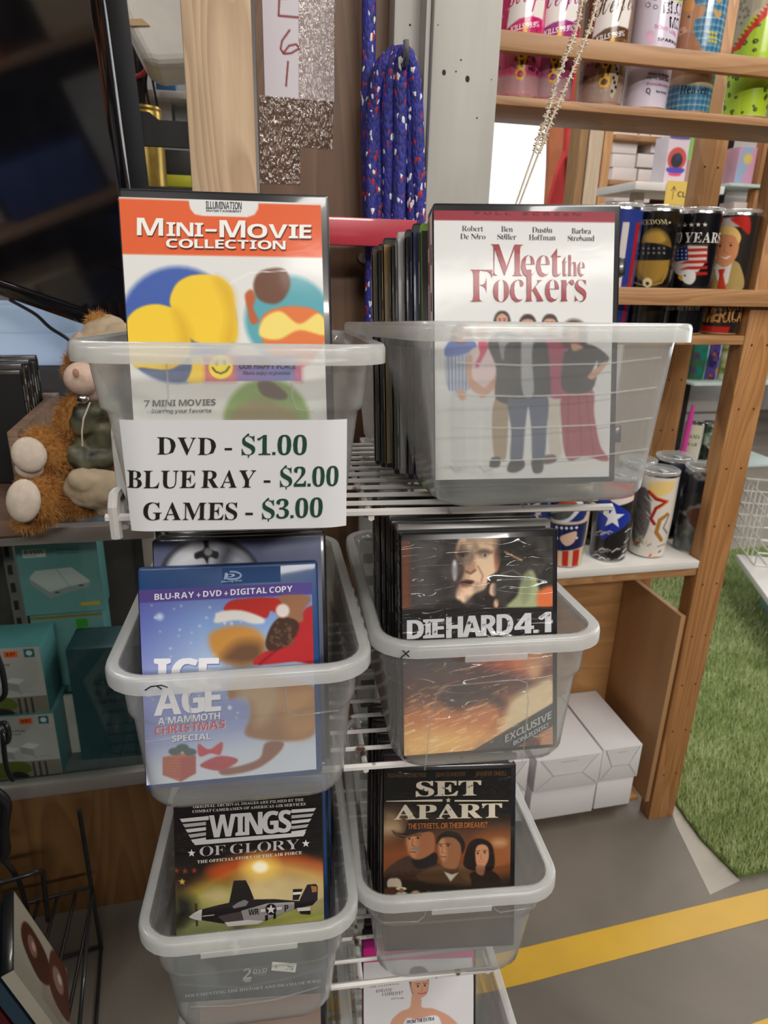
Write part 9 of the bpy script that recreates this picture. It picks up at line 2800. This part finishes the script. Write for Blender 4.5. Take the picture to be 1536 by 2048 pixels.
t_.art.poly([(-.7, .3), (.8, .3), (.8, .75), (-.7, .75)], (0.86, 0.8, 0.78), sm=False); t_.art.text('THE', 'B', (-.4, .6), (.4, .6), .18, (0.25, 0.3, 0.25)); t_.build('tumblers on the far glass shelves')
pk_ = onY(1378, 830, Y4 + .06)
b = MB(); b.tube([(0, 0, 0), (.01, 0, .2)], .011, 12); b.tube([(.01, 0, .2), (.0115, 0, .235)], .007, 12)
solo('pink_marker', b, mat('magenta_gloss', (0.65, 0.05, 0.35), 0.3, var=0.05, coat=.4), 'magenta marker pen upright beside the rear post', 'marker', loc=(pk_.x, Y4 + .06, zg[3] + .0005))
pi = face_px(Y4 + .05, 1468, 284, 1506, 362)
ai = Art(pi[0] * 1000, pi[1] * 1000, 3, bg=(0.8, 0.6, 0.72)); ai.poly([(ai.w * .2, 0), (ai.w * .7, 0), (ai.w * .3, ai.h), (0, ai.h * .8)], (0.6, 0.68, 0.8), f=12); ai.ell((ai.w * .5, ai.h * .3), ai.w * .22, (0.85, 0.75, 0.4), f=8)
carton('carton', 'iridescent pink carton on the glass shelf right of the rear post', pi[0], .08, pi[1], (pi[2][0], Y4 + .05, zg[0] + .0005), 0, ai, (0.75, 0.6, 0.7))
for k, (x0, x1, c, lb) in enumerate(((1462, 1490, (0.62, 0.52, 0.52), 'pale grey carton on the second far glass shelf'), (1508, 1530, (0.7, 0.5, 0.5), 'pale pink carton on the second far glass shelf'))):
    pi = face_px(Y4 + .05, x0, 398, x1, 446)
    b = MB(); b.box(-pi[0] / 2, pi[0] / 2, 0, .08, 0, pi[1], bev=.002)
    solo('carton', b, mat('far_card_%s' % ('grey' if k == 0 else 'pink'), c, 0.6, var=0.05), lb, 'carton', loc=(pi[2][0], Y4 + .05, zg[1] + .0005))
b = MB(); q0 = onY(1506, 410, Y4 + .02); b.box(0, .07, 0, .04, 0, zg[0] - .0105 - zg[1] - .0005, bev=.002)
solo('timber_block', b, firz, 'orange timber block between two far glass shelves at the right border', 'block', loc=(q0.x, Y4 + .02, zg[1] + .0005))
b = MB(); b.box(0, .07, 0, .04, 0, .2, bev=.002)
solo('timber_block', b, firz, 'orange timber block on the top far glass shelf beside the iridescent carton', 'block', loc=(q0.x, Y4 + .02, zg[0] + .0005))

# white table with wire basket at the right border
tA = onZ(1472, 1108, .17)
tb_ = thing('white_table', 'low white table with a teal base on the grass at the right border', 'table', (tA.x, tA.y, 0), R(-24))
b = MB(); b.box(0, .8, -.9, 0, .145, .17, bev=.003)
obj('table_top', b, WHB, tb_)
b = MB(); b.box(.09, .7, -.8, -.09, .012, .145, bev=.004)
obj('base', b, mat('teal_base', (0.2, 0.36, 0.4), 0.5, var=0.08), tb_)
bq = onZ(1509, 1132, .17)
bk = thing('wire_basket', 'white wire basket standing on the low white table', 'basket', (bq.x, bq.y, .1735), R(-24))
b = MB(); w_, d_, h_ = .3, .3, .26
for i in range(6):
    z = i * h_ / 5
    b.tube([(0, 0, z), (w_, 0, z), (w_, d_, z), (0, d_, z)], .003, 6, closed=True)
obj('hoops', b, ENAMEL, bk)
b = MB()
for i in range(7):
    for (x, y) in ((i * w_ / 6, 0), (i * w_ / 6, d_), (0, i * d_ / 6), (w_, i * d_ / 6)):
        b.tube([(x, y, 0), (x, y, h_)], .0022, 6)
    b.tube([(i * w_ / 6, 0, 0), (i * w_ / 6, d_, 0)], .0022, 6)
obj('uprights', b, ENAMEL, bk)

# tall goods shelving along the aisle to the left of where the photo was taken
gd = thing('goods_shelving', 'tall brown goods shelving along the aisle left of the view', 'shelving', (-2.0, 0.05, 0))
gw, gl_ = .45, 2.7
dkb = wood('aisle_brown_board', (0.2, 0.11, 0.06), (0.28, 0.16, 0.09), axis='Y', knots=False)
b = MB()
for z in (.08, .5, .92, 1.34, 1.76, 2.18):
    b.box(0, gw, 0, gl_, z - .02, z, bev=.002)
obj('boards', b, dkb, gd)
b = MB(); b.box(-.02, 0, 0, gl_, 0, 2.3)
obj('back_sheet', b, mat('dim_back_sheet', (0.07, 0.06, 0.055), 0.8, var=.2), gd)
b = MB(); b.box(0, gw, -.02, 0, 0, 2.3); b.box(0, gw, gl_, gl_ + .02, 0, 2.3)
obj('sides', b, dkb, gd)
gr_ = random.Random(2)
cl_ = [('orange', (0.6, 0.14, 0.03)), ('dark blue', (0.03, 0.06, 0.2)), ('buff', (0.45, 0.35, 0.24)), ('charcoal', (0.04, 0.04, 0.045)), ('white', (0.55, 0.54, 0.52))]
for lv, z in enumerate((.08, .5, .92, 1.34, 1.76)):
    y = .06
    while y < gl_ - .35:
        nm_, c_ = cl_[gr_.randrange(5)]
        w = gr_.uniform(.15, .32); h = gr_.uniform(.14, .36)
        b = MB(); b.box(0, gr_.uniform(.25, .38), 0, w, 0, h, bev=.003)
        solo('storage_box', b, mat('goods_' + nm_.replace(' ', '_'), c_, 0.5, var=.1), nm_ + ' box on the goods shelving left of the view', 'box', nm_ + ' goods boxes', loc=(-2.0 + .04, 0.05 + y, z + .0005))
        y += w + gr_.uniform(.02, .2)

# unseen shelving added behind the camera to keep lamp light off the floor
ad = thing('goods_shelving', 'brown shelving of boxes added unseen behind the camera to block light', 'shelving', (-1.1, -1.75, 0))
b = MB()
for z in (.08, .55, 1.02, 1.5):
    b.box(0, 2.9, 0, .5, z - .02, z, bev=.002)
b.box(-.02, 0, 0, .5, 0, 1.75); b.box(2.9, 2.92, 0, .5, 0, 1.75); b.box(0, 2.9, -.02, 0, 0, 1.75)
obj('boards', b, dkb, ad)
for lv, z in enumerate((.08, .55)):
    x = .06
    while x < 2.5:
        nm_, c_ = cl_[gr_.randrange(5)]
        w = gr_.uniform(.18, .36); h = gr_.uniform(.18, .4)
        b = MB(); b.box(0, w, 0, .4, 0, h, bev=.003)
        solo('storage_box', b, mat('goods_' + nm_.replace(' ', '_'), c_, 0.5, var=.1), nm_ + ' box on the added shelving behind the view', 'box', nm_ + ' added shelving boxes', loc=(-1.1 + x, -1.75 + .05, z + .0005))
        x += w + gr_.uniform(.02, .15)

# tall black rack added out of view on the left, shading the floor
fr_ = thing('shade_rack', 'tall empty black rack added unseen on the left to block light', 'rack', (-1.0, -0.1, 0))
b = MB()
for z in (.05, .45, .85, 1.28):
    b.box(0, .48, 0, .98, z - .015, z, bev=.002)
b.box(-.015, 0, 0, .98, 0, 1.28); b.box(0, .48, -.015, 0, 0, 1.28); b.box(0, .48, .98, .995, 0, 1.28)
obj('boards', b, BW, fr_)
